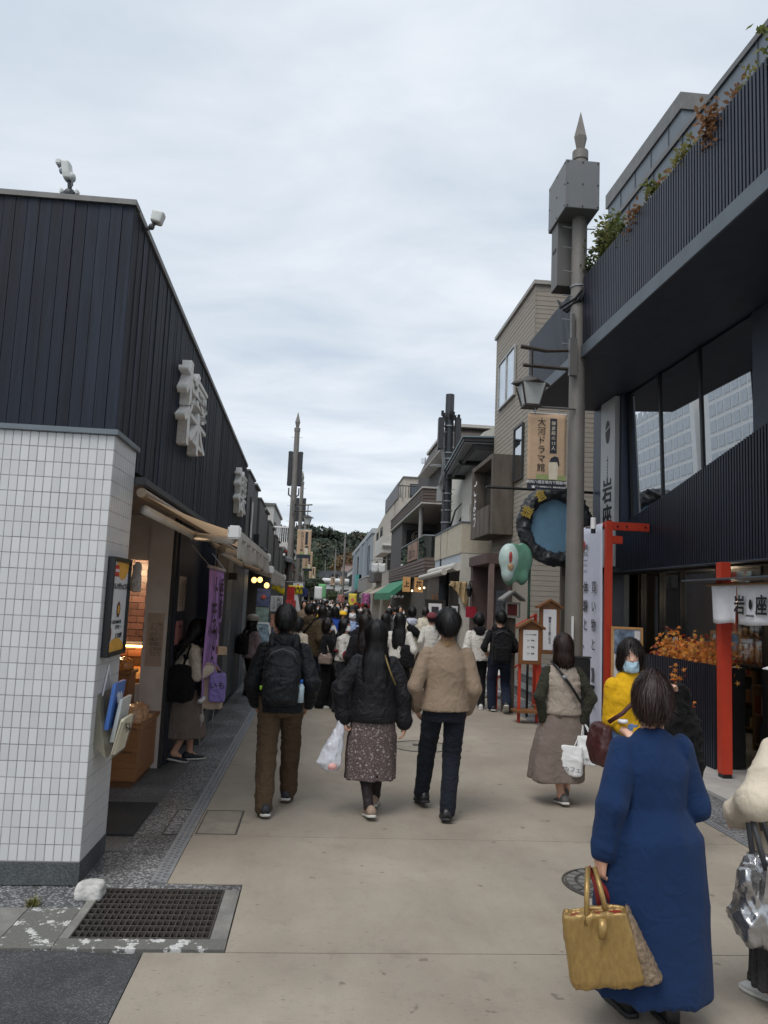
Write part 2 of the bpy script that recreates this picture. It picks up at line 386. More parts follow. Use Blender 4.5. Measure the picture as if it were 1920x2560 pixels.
def hand(S, w, d, nrm, side, h, curl=.6):
    """palm, four fingers of unequal length with two bends and a thumb at the side of the palm; d points from wrist to knuckles, nrm out of the palm"""
    d = np.array(d, float); d /= np.linalg.norm(d); nrm = np.array(nrm, float); nrm -= d * (nrm @ d); nrm /= np.linalg.norm(nrm)
    lat = np.cross(d, nrm) * side; s = h / 1.65; w = np.array(w, float)
    S.cap(w - d * .02 * s, w + d * .02 * s, .022 * s, .023 * s, .012)
    for o in (-.026, -.009, .009, .026): S.cap(w + d * .015 * s + lat * o * .7 * s, w + d * .078 * s + lat * o * s, .014 * s, .0115 * s, .012)
    for o, L in ((-.028, .062), (-.0095, .074), (.0095, .08), (.028, .07)):
        b = w + d * .08 * s + lat * o * s; a0, ang = b, curl * .7
        for seg, r in ((.45, .0092), (.32, .0084), (.25, .0076)):
            b2 = a0 + (d * math.cos(ang) + nrm * math.sin(ang)) * L * seg * s; S.cap(a0, b2, r * s, r * .92 * s, .003); a0 = b2; ang += curl
    t0 = w + d * .02 * s + lat * .024 * s; t1 = t0 + (d * .6 + lat * .65 + nrm * .35) * .038 * s; t2 = t1 + (d * .85 + lat * .1 + nrm * .5) * .03 * s; t3 = t2 + (d * .9 - lat * .15 + nrm * .5) * .022 * s
    S.cap(t0, t1, .014 * s, .0115 * s, .01); S.cap(t1, t2, .0105 * s, .0095 * s, .004); S.cap(t2, t3, .0095 * s, .008 * s, .004)
VOX = {0: .0085, 1: .014, 2: .026}
DEF_FEET = ((-.06, .10, 0, 0), (.06, -.16, .02, .35))
def person(label, loc, face, h, lod=1, feet=DEF_FEET, hands=((-.21, .04, .80), (.21, .02, .80)), grip=(.55, .55), fem=False, top=None, legs=None, skirt=None, hair=('short', None), shoes=None,
           mask=None, hood=None, turn=0.0, nod=0.0, skin=None, group=None, lean=0.0, features=False, elbow=(( -.5, -1, -.1), (.5, -1, -.1)), collar=None, over=None, stout=1.0, body_lo=None, legmat=None):
    """one person; local frame faces +y, hands and feet given in metres (hands: fractions of nothing, plain metres at h=1.65)"""
    vx = VOX[lod]; s = h / 1.65; skin = skin or SKIN; ad = (.02, .05, .12)[lod]
    root = thing('person', label, 'person', (loc[0], loc[1], loc[2] if len(loc) > 2 else 0), face, group)
    hw = (.090 if fem else .098) * h; sh = .772 * h; hipx = .052 * h
    ly = lean * h                                                            # shoulders pushed forward
    J = {}
    for i, sg in ((0, -1), (1, 1)):
        fx, fy, lift, pit = feet[i]; fx *= s; fy *= s
        ank = np.array([fx, fy + .03 * s + .10 * math.sin(pit) * s, .075 * s + lift + .13 * math.sin(pit) * s])
        hip = np.array([sg * hipx, 0, .525 * h]); kn, ank2 = ik(hip, ank, .245 * h, .245 * h, (sg * .15, 1, 0)); J['hip', i], J['knee', i], J['ank', i] = hip, kn, ank2
        hd = np.array(hands[i], float) * s; shp = np.array([sg * hw, ly, sh]); el, wr = ik(shp, hd, .168 * h, .15 * h, elbow[i]); J['sho', i], J['elb', i], J['wri', i] = shp, el, wr
    hx = (rotm(nod, 0, turn), np.array([0, ly - .01, .84 * h]))               # head frame
    zt = h - .012
    # --- body: one continuous surface
    B = Solid(vx)
    B.stack([(.47 * h, 0, 0, .085 * h * stout, .062 * h), (.53 * h, 0, 0, .097 * h * stout, .066 * h), (.61 * h, 0, ly * .2, .078 * h * stout, .056 * h), (.72 * h, 0, ly * .7, .092 * h, .062 * h), (.775 * h, 0, ly, .088 * h, .052 * h), (.815 * h, 0, ly, .045 * h, .04 * h)], .03)
    for i in (0, 1):
        kq = .72 if legs else 1; B.cap(J['hip', i], J['knee', i], .05 * h * kq, .034 * h * kq, .03); B.cap(J['knee', i], J['ank', i], .034 * h * kq, .022 * h * kq, .02)
        mid = J['knee', i] * .68 + J['ank', i] * .32; B.cap(mid + np.array([0, -.012 * s, .03]), mid + np.array([0, -.012 * s, -.03]), .033 * h * kq, .03 * h * kq, .02)
        ft = J['ank', i]; B.cap(ft, ft + np.array([0, .07 * s, -.04 * s]), .022 * h, .018 * h, .02)
        B.cap(J['sho', i], J['elb', i], .03 * h, .024 * h, .03); B.cap(J['elb', i], J['wri', i], .024 * h, .0165 * h, .02)
    B.cap((0, ly - .012, .81 * h), (0, ly - .004, zt - .16 * s), .034 * h, .032 * h, .02)
    B.xf = hx
    B.ell((0, ly - .012 * s, zt - .1 * s), (.074 * s, .092 * s, .1 * s), .01); B.ell((0, ly + .025 * s, zt - .145 * s), (.06 * s, .064 * s, .078 * s), .03); B.cap((0, ly + .052 * s, zt - .185 * s), (0, ly + .058 * s, zt - .2 * s), .03 * s, .024 * s, .03)
    if lod < 2:
        B.cap((0, ly + .082 * s, zt - .118 * s), (0, ly + .098 * s, zt - .146 * s), .008 * s, .0135 * s, .012)
        for sg in (-1, 1): B.ell((sg * .076 * s, ly - .012 * s, zt - .128 * s), (.011 * s, .024 * s, .032 * s), .006)
    B.xf = None
    if lod < 2:
        for i, sg in ((0, -1), (1, 1)):
            d = J['wri', i] - J['elb', i]; nr = np.array([-sg * .9, .3, .1]) if abs(d[2]) > abs(d[1]) else np.array([-sg * .3, 0, -1])
            hand(B, J['wri', i], d, nr, sg, h, grip[i])
    else:
        for i in (0, 1): d = J['wri', i] - J['elb', i]; d /= np.linalg.norm(d); B.cap(J['wri', i], J['wri', i] + d * .1, .02, .03, .02)
    link('body', B.mesh('body', adapt=ad), root, mat=skin)
    # --- clothes
    if legs:
        T = Solid(vx); o = legs.get('off', .012); wa, kn_, hm = legs.get('w', (.058, .047, .041)); zlo = legs.get('waist', .6)
        T.stack([(.455 * h, 0, 0, .09 * h * stout + o, .066 * h + o), (.53 * h, 0, 0, .1 * h * stout + o, .07 * h + o), (zlo * h, 0, 0, .084 * h * stout + o, .062 * h + o)], .025)
        for i in (0, 1):
            hp, kn, an = J['hip', i], J['knee', i], J['ank', i]; dn = an - kn; dn = dn / np.linalg.norm(dn); en = an - dn * legs.get('short', 0) * s + dn * .01
            T.cap(hp, kn, wa * h, kn_ * h, .012); T.cap(kn, en, kn_ * h, hm * h, .015)
        if lod == 0:                                                          # open hems
            pass
        T_me = T.mesh('trousers', folds(legs.get('fold', .006), 6, 10, int(h * 100)), ad); link('trousers', T_me, root, mat=legs['mat'])
    if skirt:
        z0, z1 = skirt['hem'] * s, skirt.get('waist', .61) * h; rx, ry = skirt['r'][0] * s, skirt['r'][1] * s; cy = skirt.get('cy', 0.0) * s; cx = skirt.get('cx', 0) * s
        K = Solid(vx); K.stack([(z0, cx, cy, rx, ry), (z0 + .03, cx, cy, rx * .99, ry * .99), (z0 + (z1 - z0) * .5, cx * .4, cy * .5, rx * .62 + .041 * h, ry * .62 + .028 * h), (.53 * h, 0, 0, .108 * h * stout, .078 * h), (z1, 0, 0, .088 * h * stout, .066 * h)], .02, pleat=skirt.get('pleat', (9, .05, 1.0)))
        K.stack([(z0 - .03, cx, cy, rx * .93, ry * .93), (z0 + .05, cx, cy, rx * .9, ry * .9)], .008, 's', pleat=(skirt.get('pleat', (9, .05, 1.0))))
        link('skirt', K.mesh('skirt', folds(skirt.get('fold', .008), 5, 3, 5), ad), root, mat=skirt['mat'])
    def torso(tp, name, seed):
        o = tp.get('off', .015); hem = tp.get('hem', .5) * h; fl = tp.get('flare', 1.0); G_ = Solid(vx); nk = tp.get('neck', .05)
        rg = [(hem, 0, tp.get('hy', 0), (.092 * h * stout + o) * fl, (.07 * h + o) * fl)]
        if hem < .5 * h: rg.append((.53 * h, 0, 0, (.092 * h * stout + o) * (1 + (fl - 1) * .6), (.07 * h + o) * (1 + (fl - 1) * .6)))
        rg += [(.61 * h, 0, ly * .2, (.08 if fem else .085) * h * stout + o, .06 * h + o), (.715 * h, 0, ly * .7, .09 * h * stout + o * .8, .066 * h + o * .8), (.765 * h, 0, ly, .087 * h + o * .5, .058 * h + o * .6), (.80 * h, 0, ly, .07 * h + o * .3, .047 * h + o * .3), (.825 * h, 0, ly, nk * h, .043 * h), (.838 * h, 0, ly - .004, .041 * h, .039 * h)]
        G_.stack(rg, .02)
        if tp.get('sleeve', 1) > 0:
            for i in (0, 1):
                S_, E_, W_ = J['sho', i], J['elb', i], J['wri', i]; sl = tp.get('sleeve', 1); q = [v * .88 for v in tp.get('sw', (.034, .030, .025))]
                G_.cap(S_, E_, q[0] * h + o * .4, q[1] * h + o * .5, .011)
                G_.cap(E_, E_ + (W_ - E_) * (sl - .04), q[1] * h + o * .5, q[2] * h + o * .3, .02)
                if tp.get('cuff'): c0 = E_ + (W_ - E_) * (sl - .1); G_.cap(c0, c0 + (W_ - E_) * .08, q[2] * h * 1.12 + o * .4, q[2] * h * 1.05 + o * .3, .008)
        dz = tp.get('quilt'); dp = quilt(dz, tp.get('amp', .012), hem) if dz else folds(tp.get('fold', .008), *tp.get('ff', (5, 7)), seed)
        link(name, G_.mesh(name, dp, ad), root, mat=tp['mat'])
    if top: torso(top, top.get('name', 'jacket'), int(h * 1000) % 97)
    if over: torso(over, over.get('name', 'vest'), 41)
    if hood:
        Hd = Solid(vx); c = (0, ly - .06 * s, .835 * h)
        Hd.ell((0, ly - .05 * s, .832 * h), (.115 * s, .085 * s, .05 * s), .02); Hd.ell((0, ly - .095 * s, .80 * h), (.085 * s, .05 * s, .075 * s), .03); Hd.ell((0, ly + .01, .87 * h), (.062 * s, .07 * s, .06 * s), .015, 's')
        link('hood', Hd.mesh('hood', folds(.009, 14, 16, 9), ad), root, mat=hood)
    if collar:
        C = Solid(min(vx, .01)); C.stack([(.805 * h, 0, ly - .012, .078 * s, .072 * s), (.825 * h, 0, ly - .01, .073 * s, .07 * s), (.848 * h, 0, ly - .008, .064 * s, .064 * s)], .01); C.stack([(.79 * h, 0, ly, .055 * s, .052 * s), (.87 * h, 0, ly, .055 * s, .056 * s)], .005, 's')
        link('collar', C.mesh('collar'), root, mat=collar)
    # --- hair
    st, hm_ = hair; hm_ = hm_ or HAIR
    if st != 'none':
        Q = Solid(vx); Q.xf = hx; cz = zt - .093 * s; cy = ly - .02 * s
        Q.ell((0, cy, cz + .004 * s), (.089 * s, .105 * s, .107 * s), .01)
        if st == 'short': Q.ell((0, cy - .022 * s, cz - .035 * s), (.076 * s, .084 * s, .066 * s), .03)
        if st == 'mush': Q.ell((0, cy - .008 * s, cz - .012 * s), (.101 * s, .108 * s, .085 * s), .03); Q.ell((0, cy - .035 * s, cz - .055 * s), (.074 * s, .072 * s, .056 * s), .03)
        if st in ('bob', 'shoulder'):
            b = {'bob': .235, 'shoulder': .30}[st] * s
            Q.stack([(zt - b, 0, cy - .012 * s, .098 * s, .085 * s), (zt - b * .75, 0, cy - .012 * s, .106 * s, .1 * s), (zt - .1 * s, 0, cy, .095 * s, .105 * s), (zt - .03 * s, 0, cy, .06 * s, .07 * s)], .03, rnd=.02)
        if st in ('long', 'verylong'):
            b = {'long': .50, 'verylong': .62}[st] * s
            Q.stack([(zt - b, 0, cy - .085 * s, .07 * s, .025 * s), (zt - b * .8, 0, cy - .085 * s, .105 * s, .036 * s), (zt - b * .55, 0, cy - .07 * s, .115 * s, .05 * s), (zt - .25 * s, 0, cy - .025 * s, .1 * s, .078 * s), (zt - .1 * s, 0, cy, .095 * s, .105 * s), (zt - .03 * s, 0, cy, .06 * s, .07 * s)], .03, rnd=.015)
        if st == 'round': Q.ell((0, cy - .008 * s, cz - .03 * s), (.100 * s, .111 * s, .098 * s), .03); Q.ell((0, cy - .03 * s, cz - .075 * s), (.076 * s, .072 * s, .052 * s), .03)
        Q.ell((0, ly + .1 * s, zt - .155 * s), (.066 * s, .085 * s, .105 * s), .012, 's')
        if st in ('bob', 'shoulder', 'long', 'verylong'): Q.ell((0, ly + .09 * s, zt - .27 * s), (.075 * s, .085 * s, .12 * s), .012, 's')
        Q.xf = None
        hn = 'hair'; hme = Q.mesh(hn, strands(.006 if lod < 2 else .003), ad)
        if lod == 0: hme = add_ribbons(hme, 2600 if st in ('long', 'verylong', 'shoulder') else 1900, .075 * s, .0022, 3, (0, ly - .03 * s, zt + .01))
        elif lod == 1: hme = add_ribbons(hme, 500, .075 * s, .0045, 3, (0, ly - .03 * s, zt + .01))
        link(hn, hme, root, mat=hm_)
    def inhead(v): q = (np.array(v) - hx[1]) @ hx[0].T + hx[1]; return q
    if mask:
        m = MB(); drop = mask[1] if isinstance(mask, tuple) else 0.0; mm = mask[0] if isinstance(mask, tuple) else mask
        m.sheet(lambda u, v: inhead((.068 * s * math.sin((u * 2 - 1) * 1.3), ly + s * (.012 + .083 * math.cos((u * 2 - 1) * 1.2) + .018 * math.exp(-((u - .5) * 5) ** 2) * (1 - abs(v * 2 - 1) ** 2)), zt - (.128 + drop + .088 * v) * s + .012 * s * abs(u * 2 - 1))), 12, 8)
        link('face_mask', m.mesh('face_mask', True), root, mat=mm).modifiers.new('thickness', 'SOLIDIFY').thickness = .003
    if features:
        for sg in (-1, 1):
            m = MB(); m.blob((0, 0, 0), (.0125 * s, .006 * s, .0065 * s)); m.v = [tuple(inhead(np.array(p) + (sg * .031 * s, ly + .0775 * s, zt - .112 * s))) for p in m.v]
            link('eye', m.mesh('eye', True), root, mat=M('eye_dark', (.012, .009, .008), .2))
            m = MB(); m.tube([(sg * .014, .0865, -.094), (sg * .032, .0845, -.088), (sg * .05, .073, -.095)], [.0035, .004, .002], 6); m.v = [tuple(inhead(np.array(p) * s + (0, ly, zt))) for p in m.v]
            link('eyebrow', m.mesh('eyebrow', True), root, mat=HAIRD)
        m = MB(); m.blob((0, 0, 0), (.023 * s, .008 * s, .009 * s)); m.v = [tuple(inhead(np.array(p) + (0, ly + .084 * s, zt - .172 * s))) for p in m.v]
        link('lips', m.mesh('lips', True), root, mat=M('lips', s2l(168, 96, 90), .45))
    # --- shoes
    if shoes:
        um, sm = shoes[0], shoes[1]; ln, wd, hi = shoes[2] if len(shoes) > 2 else (.27, .098, .085)
        for i in (0, 1):
            up, so = shoe_mesh(ln * s, wd * s, hi * s); fx, fy, lift, pit = feet[i]
            A = Matrix.Translation((fx * s, fy * s + ln * .72 * s - .05 * s, lift)) @ Matrix.Rotation((-1 if i else 1) * R(7), 4, 'Z') @ Matrix.Rotation(-pit, 4, 'X') @ Matrix.Translation((0, -ln * .72 * s, 0))
            me = up.mesh('shoe', True); me.transform(A); o = link('shoe', me, root, mat=um)
            me = so.mesh('sole', True); me.transform(A); link('sole', me, o, mat=sm)
    root['_j'] = 0; del root['_j']
    return root, J
def at_person(root, name, mb_or_me, mat, label, cat, smooth=True, parts=(), group=None, solid=0.0):
    """a bag or other carried thing, modelled in its bearer's frame and left at top level"""
    me = mb_or_me.mesh(name, smooth) if isinstance(mb_or_me, MB) else mb_or_me
    A = Matrix.Translation(root.location) @ Matrix.Rotation(root.rotation_euler.z, 4, 'Z')
    v = np.empty(len(me.vertices) * 3, np.float32); me.vertices.foreach_get('co', v); v = v.reshape(-1, 3)
    c = Vector(((v[:, 0].min() + v[:, 0].max()) / 2, (v[:, 1].min() + v[:, 1].max()) / 2, v[:, 2].min()))
    me.transform(Matrix.Translation(-c)); o = link(name, me, None, A @ c, mat); o.rotation_euler.z = root.rotation_euler.z
    tag(o, label, cat, group)
    if solid: md = o.modifiers.new('thickness', 'SOLIDIFY'); md.thickness = solid
    for pn, pm, pmat in parts:
        p = pm.mesh(pn, smooth) if isinstance(pm, MB) else pm
        p.transform(Matrix.Translation(-c)); link(pn, p, o, mat=pmat)
    return o
# ------------------------------------------------------------------ ground
def road_material():
    m, t, b = _nt('street_concrete'); N = t.nodes; L = t.links
    g = N.new('ShaderNodeNewGeometry'); P = g.outputs['Position']
    def noise(sc, det=5, ro=.6, st=(1, 1, 1), off=0):
        mp = N.new('ShaderNodeMapping'); mp.inputs['Scale'].default_value = st; mp.inputs['Location'].default_value = (off, off * .7, 0); L.new(P, mp.inputs[0])
        n = N.new('ShaderNodeTexNoise'); n.inputs['Scale'].default_value = sc; n.inputs['Detail'].default_value = det; n.inputs['Roughness'].default_value = ro; L.new(mp.outputs[0], n.inputs['Vector']); return n.outputs[0]
    def ramp(f, a, b_, c0=0.0, c1=1.0):
        r = N.new('ShaderNodeMapRange'); r.inputs['From Min'].default_value = a; r.inputs['From Max'].default_value = b_; r.inputs['To Min'].default_value = c0; r.inputs['To Max'].default_value = c1; L.new(f, r.inputs[0]); return r.outputs[0]
    def mix(f, a, c, mode='MIX'):
        n = N.new('ShaderNodeMix'); n.data_type = 'RGBA'; n.blend_type = mode
        if isinstance(f, float): n.inputs['Factor'].default_value = f
        else: L.new(f, n.inputs['Factor'])
        for k, v in (('A', a), ('B', c)):
            if isinstance(v, tuple): n.inputs[k].default_value = (*v, 1)
            else: L.new(v, n.inputs[k])
        return n.outputs['Result']
    base = mix(ramp(noise(.55, 6, .62), .35, .68), (.275, .235, .188), (.44, .388, .318))
    base = mix(ramp(noise(1.7, 7, .7, (1, .45, 1), 4), .42, .62, 0, .55), base, (.31, .275, .225))          # greyer worn lanes
    base = mix(ramp(noise(140, 3, .8), .35, .75, 0, .4), base, (.20, .175, .145))                          # fine aggregate
    base = mix(ramp(noise(55, 4, .8, (.4, 1, 1), 9), .60, .70, 0, .8), base, (.09, .076, .062))           # short dark pits left by brushing
    base = mix(ramp(noise(5, 6, .7, (1, 1, 1), 21), .56, .78, 0, .55), base, (.165, .145, .12)); base = mix(ramp(noise(.8, 7, .75, (1, .3, 1), 33), .5, .72, 0, .45), base, (.43, .385, .315)); base = mix(ramp(noise(9, 2, .5, (1, 1, 1), 51), .70, .73, 0, .6), base, (.12, .105, .09))              # stains
    vo = N.new('ShaderNodeTexVoronoi'); vo.feature = 'DISTANCE_TO_EDGE'; vo.inputs['Scale'].default_value = 1.15; vo.inputs['Randomness'].default_value = 1
    dn = N.new('ShaderNodeTexNoise'); dn.inputs['Scale'].default_value = 5; dn.inputs['Detail'].default_value = 6; L.new(P, dn.inputs['Vector'])
    va = N.new('ShaderNodeVectorMath'); va.operation = 'MULTIPLY_ADD'; va.inputs[1].default_value = (.35, .35, .35); L.new(dn.outputs['Color'], va.inputs[0]); L.new(P, va.inputs[2]); L.new(va.outputs[0], vo.inputs['Vector'])
    ck = ramp(vo.outputs['Distance'], 0.0, .006, 1, 0); cm = N.new('ShaderNodeMath'); cm.operation = 'MULTIPLY'; L.new(ck, cm.inputs[0]); L.new(ramp(noise(.9, 2, .5, off=3), .58, .75, 0, .45), cm.inputs[1])
    base = mix(cm.outputs[0], base, (.07, .06, .05)); L.new(base, b.inputs['Base Color']); b.inputs['Roughness'].default_value = .8; b.inputs['Specular IOR Level'].default_value = .35
    bp = N.new('ShaderNodeBump'); bp.inputs['Strength'].default_value = .5; bp.inputs['Distance'].default_value = .004; L.new(noise(95, 6, .75), bp.inputs['Height']); L.new(bp.outputs[0], b.inputs['Normal'])
    return m
def aggregate(name, dark, light, sc=90, thr=.55):
    if name in MATS: return MATS[name]
    m, t, b = _nt(name); N = t.nodes; L = t.links; g = N.new('ShaderNodeNewGeometry')
    v = N.new('ShaderNodeTexVoronoi'); v.inputs['Scale'].default_value = sc; L.new(g.outputs['Position'], v.inputs['Vector'])
    r = N.new('ShaderNodeSeparateColor'); L.new(v.outputs['Color'], r.inputs[0])
    mr = N.new('ShaderNodeMapRange'); mr.inputs['From Min'].default_value = thr; mr.inputs['From Max'].default_value = 1; L.new(r.outputs[0], mr.inputs[0])
    n = N.new('ShaderNodeTexNoise'); n.inputs['Scale'].default_value = 1.6; n.inputs['Detail'].default_value = 5; L.new(g.outputs['Position'], n.inputs['Vector'])
    m2 = N.new('ShaderNodeMapRange'); m2.inputs['From Min'].default_value = .35; m2.inputs['From Max'].default_value = .65; m2.inputs['To Min'].default_value = .55; m2.inputs['To Max'].default_value = 1.15; L.new(n.outputs[0], m2.inputs[0])
    mi = N.new('ShaderNodeMix'); mi.data_type = 'RGBA'; mi.inputs['A'].default_value = (*dark, 1); mi.inputs['B'].default_value = (*light, 1); L.new(mr.outputs[0], mi.inputs['Factor'])
    sc2 = N.new('ShaderNodeVectorMath'); sc2.operation = 'SCALE'; L.new(mi.outputs['Result'], sc2.inputs[0]); L.new(m2.outputs[0], sc2.inputs['Scale']); L.new(sc2.outputs[0], b.inputs['Base Color'])
    b.inputs['Roughness'].default_value = .7; bp = N.new('ShaderNodeBump'); bp.inputs['Strength'].default_value = .6; bp.inputs['Distance'].default_value = .004; L.new(v.outputs['Distance'], bp.inputs['Height']); L.new(bp.outputs[0], b.inputs['Normal'])
    MATS[name] = m; return m
ROAD = road_material()
AGG = aggregate('washed_aggregate', (.085, .088, .092), (.42, .42, .43), 95, .5)
GRAN = aggregate('granite_paving', (.10, .10, .102), (.24, .24, .25), 130, .3)
ASPH = aggregate('asphalt', (.045, .048, .052), (.13, .135, .14), 170, .6)
CONC = M('old_concrete', (.20, .195, .18), .85, var=.35, scale=5, bump=.5, bscale=70, space='World', dirt=.5)
CONCL = M('apron_concrete', (.42, .41, .39), .8, var=.14, scale=3, bump=.25, bscale=60, space='World', dirt=.3)
IRON = M('cast_iron', (.085, .076, .068), .6, .35, var=.3, scale=30, bump=.4, bscale=150)
STEEL = M('galvanised_steel', (.27, .285, .305), .5, .35, var=.2, scale=14, bump=.1)
DARKPIT = M('pit_earth', (.018, .016, .014), .95)
def cracked_paint(name, paint, under, thr):
    m, t, b = _nt(name); N = t.nodes; L = t.links; g = N.new('ShaderNodeNewGeometry')
    n = N.new('ShaderNodeTexNoise'); n.inputs['Scale'].default_value = 9; n.inputs['Detail'].default_value = 8; n.inputs['Roughness'].default_value = .72; L.new(g.outputs['Position'], n.inputs['Vector'])
    mr = N.new('ShaderNodeMapRange'); mr.inputs['From Min'].default_value = thr; mr.inputs['From Max'].default_value = thr + .02; L.new(n.outputs[0], mr.inputs[0])
    n2 = N.new('ShaderNodeTexNoise'); n2.inputs['Scale'].default_value = 60; n2.inputs['Detail'].default_value = 5; L.new(g.outputs['Position'], n2.inputs['Vector'])
    mi = N.new('ShaderNodeMix'); mi.data_type = 'RGBA'; mi.inputs['A'].default_value = (*under, 1); mi.inputs['B'].default_value = (*paint, 1); L.new(mr.outputs[0], mi.inputs['Factor'])
    sc = N.new('ShaderNodeVectorMath'); sc.operation = 'SCALE'; L.new(mi.outputs['Result'], sc.inputs[0]); mm = N.new('ShaderNodeMapRange'); mm.inputs['To Min'].default_value = .6; mm.inputs['To Max'].default_value = 1.3; L.new(n2.outputs[0], mm.inputs[0]); L.new(mm.outputs[0], sc.inputs['Scale'])
    L.new(sc.outputs[0], b.inputs['Base Color']); b.inputs['Roughness'].default_value = .85
    bp = N.new('ShaderNodeBump'); bp.inputs['Strength'].default_value = .4; bp.inputs['Distance'].default_value = .004; L.new(mr.outputs[0], bp.inputs['Height']); L.new(bp.outputs[0], b.inputs['Normal']); MATS[name] = m
    return m
WORN = cracked_paint('worn_white_paint', (.58, .58, .56), (.14, .137, .125), .54)

structure('ground', MB().quad((-900, -60, -.36), (900, -60, -.36), (900, 1400, -.36), (-900, 1400, -.36)), M('earth', (.09, .085, .075), .95, space='World'))
street = structure('street', MB().box(-.74, 3.30, -6, 3.972, -.3, 0), ROAD)
def slab(pts): MB().prism([(x, y, -.3) for x, y in pts], (0, 0, .3)).build('slab', ROAD, street)
slab([(-.355, 3.98), (3.30, 3.98), (3.30, 5.80), (-.80, 5.80), (-.80, 4.87), (-.355, 4.87)])
for y0, y1 in ((5.808, 11.0), (11.008, 16.2), (16.208, 22), (22.01, 30), (30.01, 42), (42.01, 160)): slab([(-.80, y0), (3.30, y0), (3.30, y1), (-.80, y1)])
structure('pavement_left', MB().box(-1.5, -.905, 4.87, 60, -.3, -.002), AGG)
structure('shop_floor', MB().box(-3.2, -1.20, 5.42, 14, -.2, .004), GRAN)
structure('pavement_front_left', MB().box(-9, -1.19, 4.505, 4.865, -.3, -.006).box(-1.19, -.36, 4.772, 4.865, -.3, -.003), AGG)
structure('asphalt_road', MB().prism([(-30, -6, -.3), (-.748, -6, -.3), (-.748, 3.97, -.3), (-1.19, 4.0, -.3), (-30, 4.0, -.3)], (0, 0, .293)), ASPH)
gs = structure('gutter_slab', MB().box(-1.455, -1.185, 4.01, 4.495, -.3, .001), WORN)
for i in range(6): MB().box(-1.46 - .62 * (i + 1) + .006, -1.462 - .62 * i, 4.012, 4.497, -.3, random.uniform(-.004, .004)).build('slab', CONC, gs)
gp = structure('grating_surround', MB().box(-1.18, -.36, 4.0, 4.112, -.3, .004), WORN)
MB().box(-.446, -.362, 4.114, 4.768, -.3, .004).build('surround_side', CONC, gp); MB().box(-1.18, -1.135, 4.114, 4.768, -.3, .004).build('surround_side', CONC, gp)
MB().quad((-1.14, 4.1, -.29), (-.44, 4.1, -.29), (-.44, 4.78, -.29), (-1.14, 4.78, -.29)).build('pit_bottom', DARKPIT, gp)
# drain grating
gr = thing('drain_grating', 'square steel bar grating over the drain pit at the corner', 'drain grating', (-.79, 4.44, 0))
MB().box(-1.132, -.449, 4.115, 4.122, -.05, .008).box(-1.132, -.449, 4.758, 4.765, -.05, .008).box(-1.132, -1.125, 4.122, 4.758, -.05, .008).box(-.456, -.449, 4.122, 4.758, -.05, .008).build('frame', IRON, gr)
long_me = MB().box(-.0022, .0022, -.318, .318, -.045, .004).mesh('bar'); cross_me = MB().box(-.334, .334, -.003, .003, -.016, .006).mesh('cross_bar')
for i in range(1, 21): link('bar', long_me, gr, (-1.125 + .669 * i / 21 + .79, 0, 0), IRON)
for i in range(1, 9): link('cross_bar', cross_me, gr, (-.0005, 4.122 + .636 * i / 9 - 4.44, 0), IRON)
# perforated gutter covers along both shop fronts
def gutter(name, x0, x1, y0, y1, label, n):
    L = (y1 - y0) / n; ch = structure(name, MB().box(x0, x1, y0, y1 + 60, -.3, -.06), DARKPIT)
    mb = MB(); w = x1 - x0; p = .05; c = int(L / p); p = L / c
    xs = [0, .22 * w, .42 * w, .58 * w, .78 * w, w]
    for j in range(c):
        ya = j * p
        for k in range(5):
            hs = (ya + .1 * p, ya + .5 * p) if k == 1 else (ya + .55 * p, ya + .95 * p) if k == 3 else None
            seg = [(ya, ya + p)] if hs is None else [(ya, hs[0]), (hs[1], ya + p)]
            for a, b_ in seg: mb.quad((xs[k], a, 0), (xs[k + 1], a, 0), (xs[k + 1], b_, 0), (xs[k], b_, 0))
            if hs:
                a, b_ = hs; X0, X1 = xs[k], xs[k + 1]
                for q in (((X0, a), (X1, a)), ((X1, a), (X1, b_)), ((X1, b_), (X0, b_)), ((X0, b_), (X0, a))): mb.quad((*q[0], 0), (*q[1], 0), (*q[1], -.012), (*q[0], -.012))
    mb.quad((0, 0, 0), (w, 0, 0), (w, 0, -.02), (0, 0, -.02)); mb.quad((0, L - .003, 0), (w, L - .003, 0), (w, L - .003, -.02), (0, L - .003, -.02))
    me = mb.mesh('gutter_cover')
    for i in range(n): link('gutter_cover', me, ch, (x0, y0 + i * L + .002, .002), STEEL)
gutter('gutter_left', -.903, -.803, 4.88, 24.88, '', 20)
gutter('gutter_right', 3.305, 3.385, 3.0, 19, '', 16)
structure('pavement_right', MB().box(3.388, 3.86, -3, 60, -.3, .0), AGG)
structure('apron_right', MB().box(3.864, 9, -3, 13.4, -.3, .03), CONCL)
structure('verge_right', MB().box(3.864, 9, 13.402, 120, -.3, .012), CONC)
structure('verge_left', MB().box(-6, -1.502, 14.01, 120, -.3, .0), CONC)
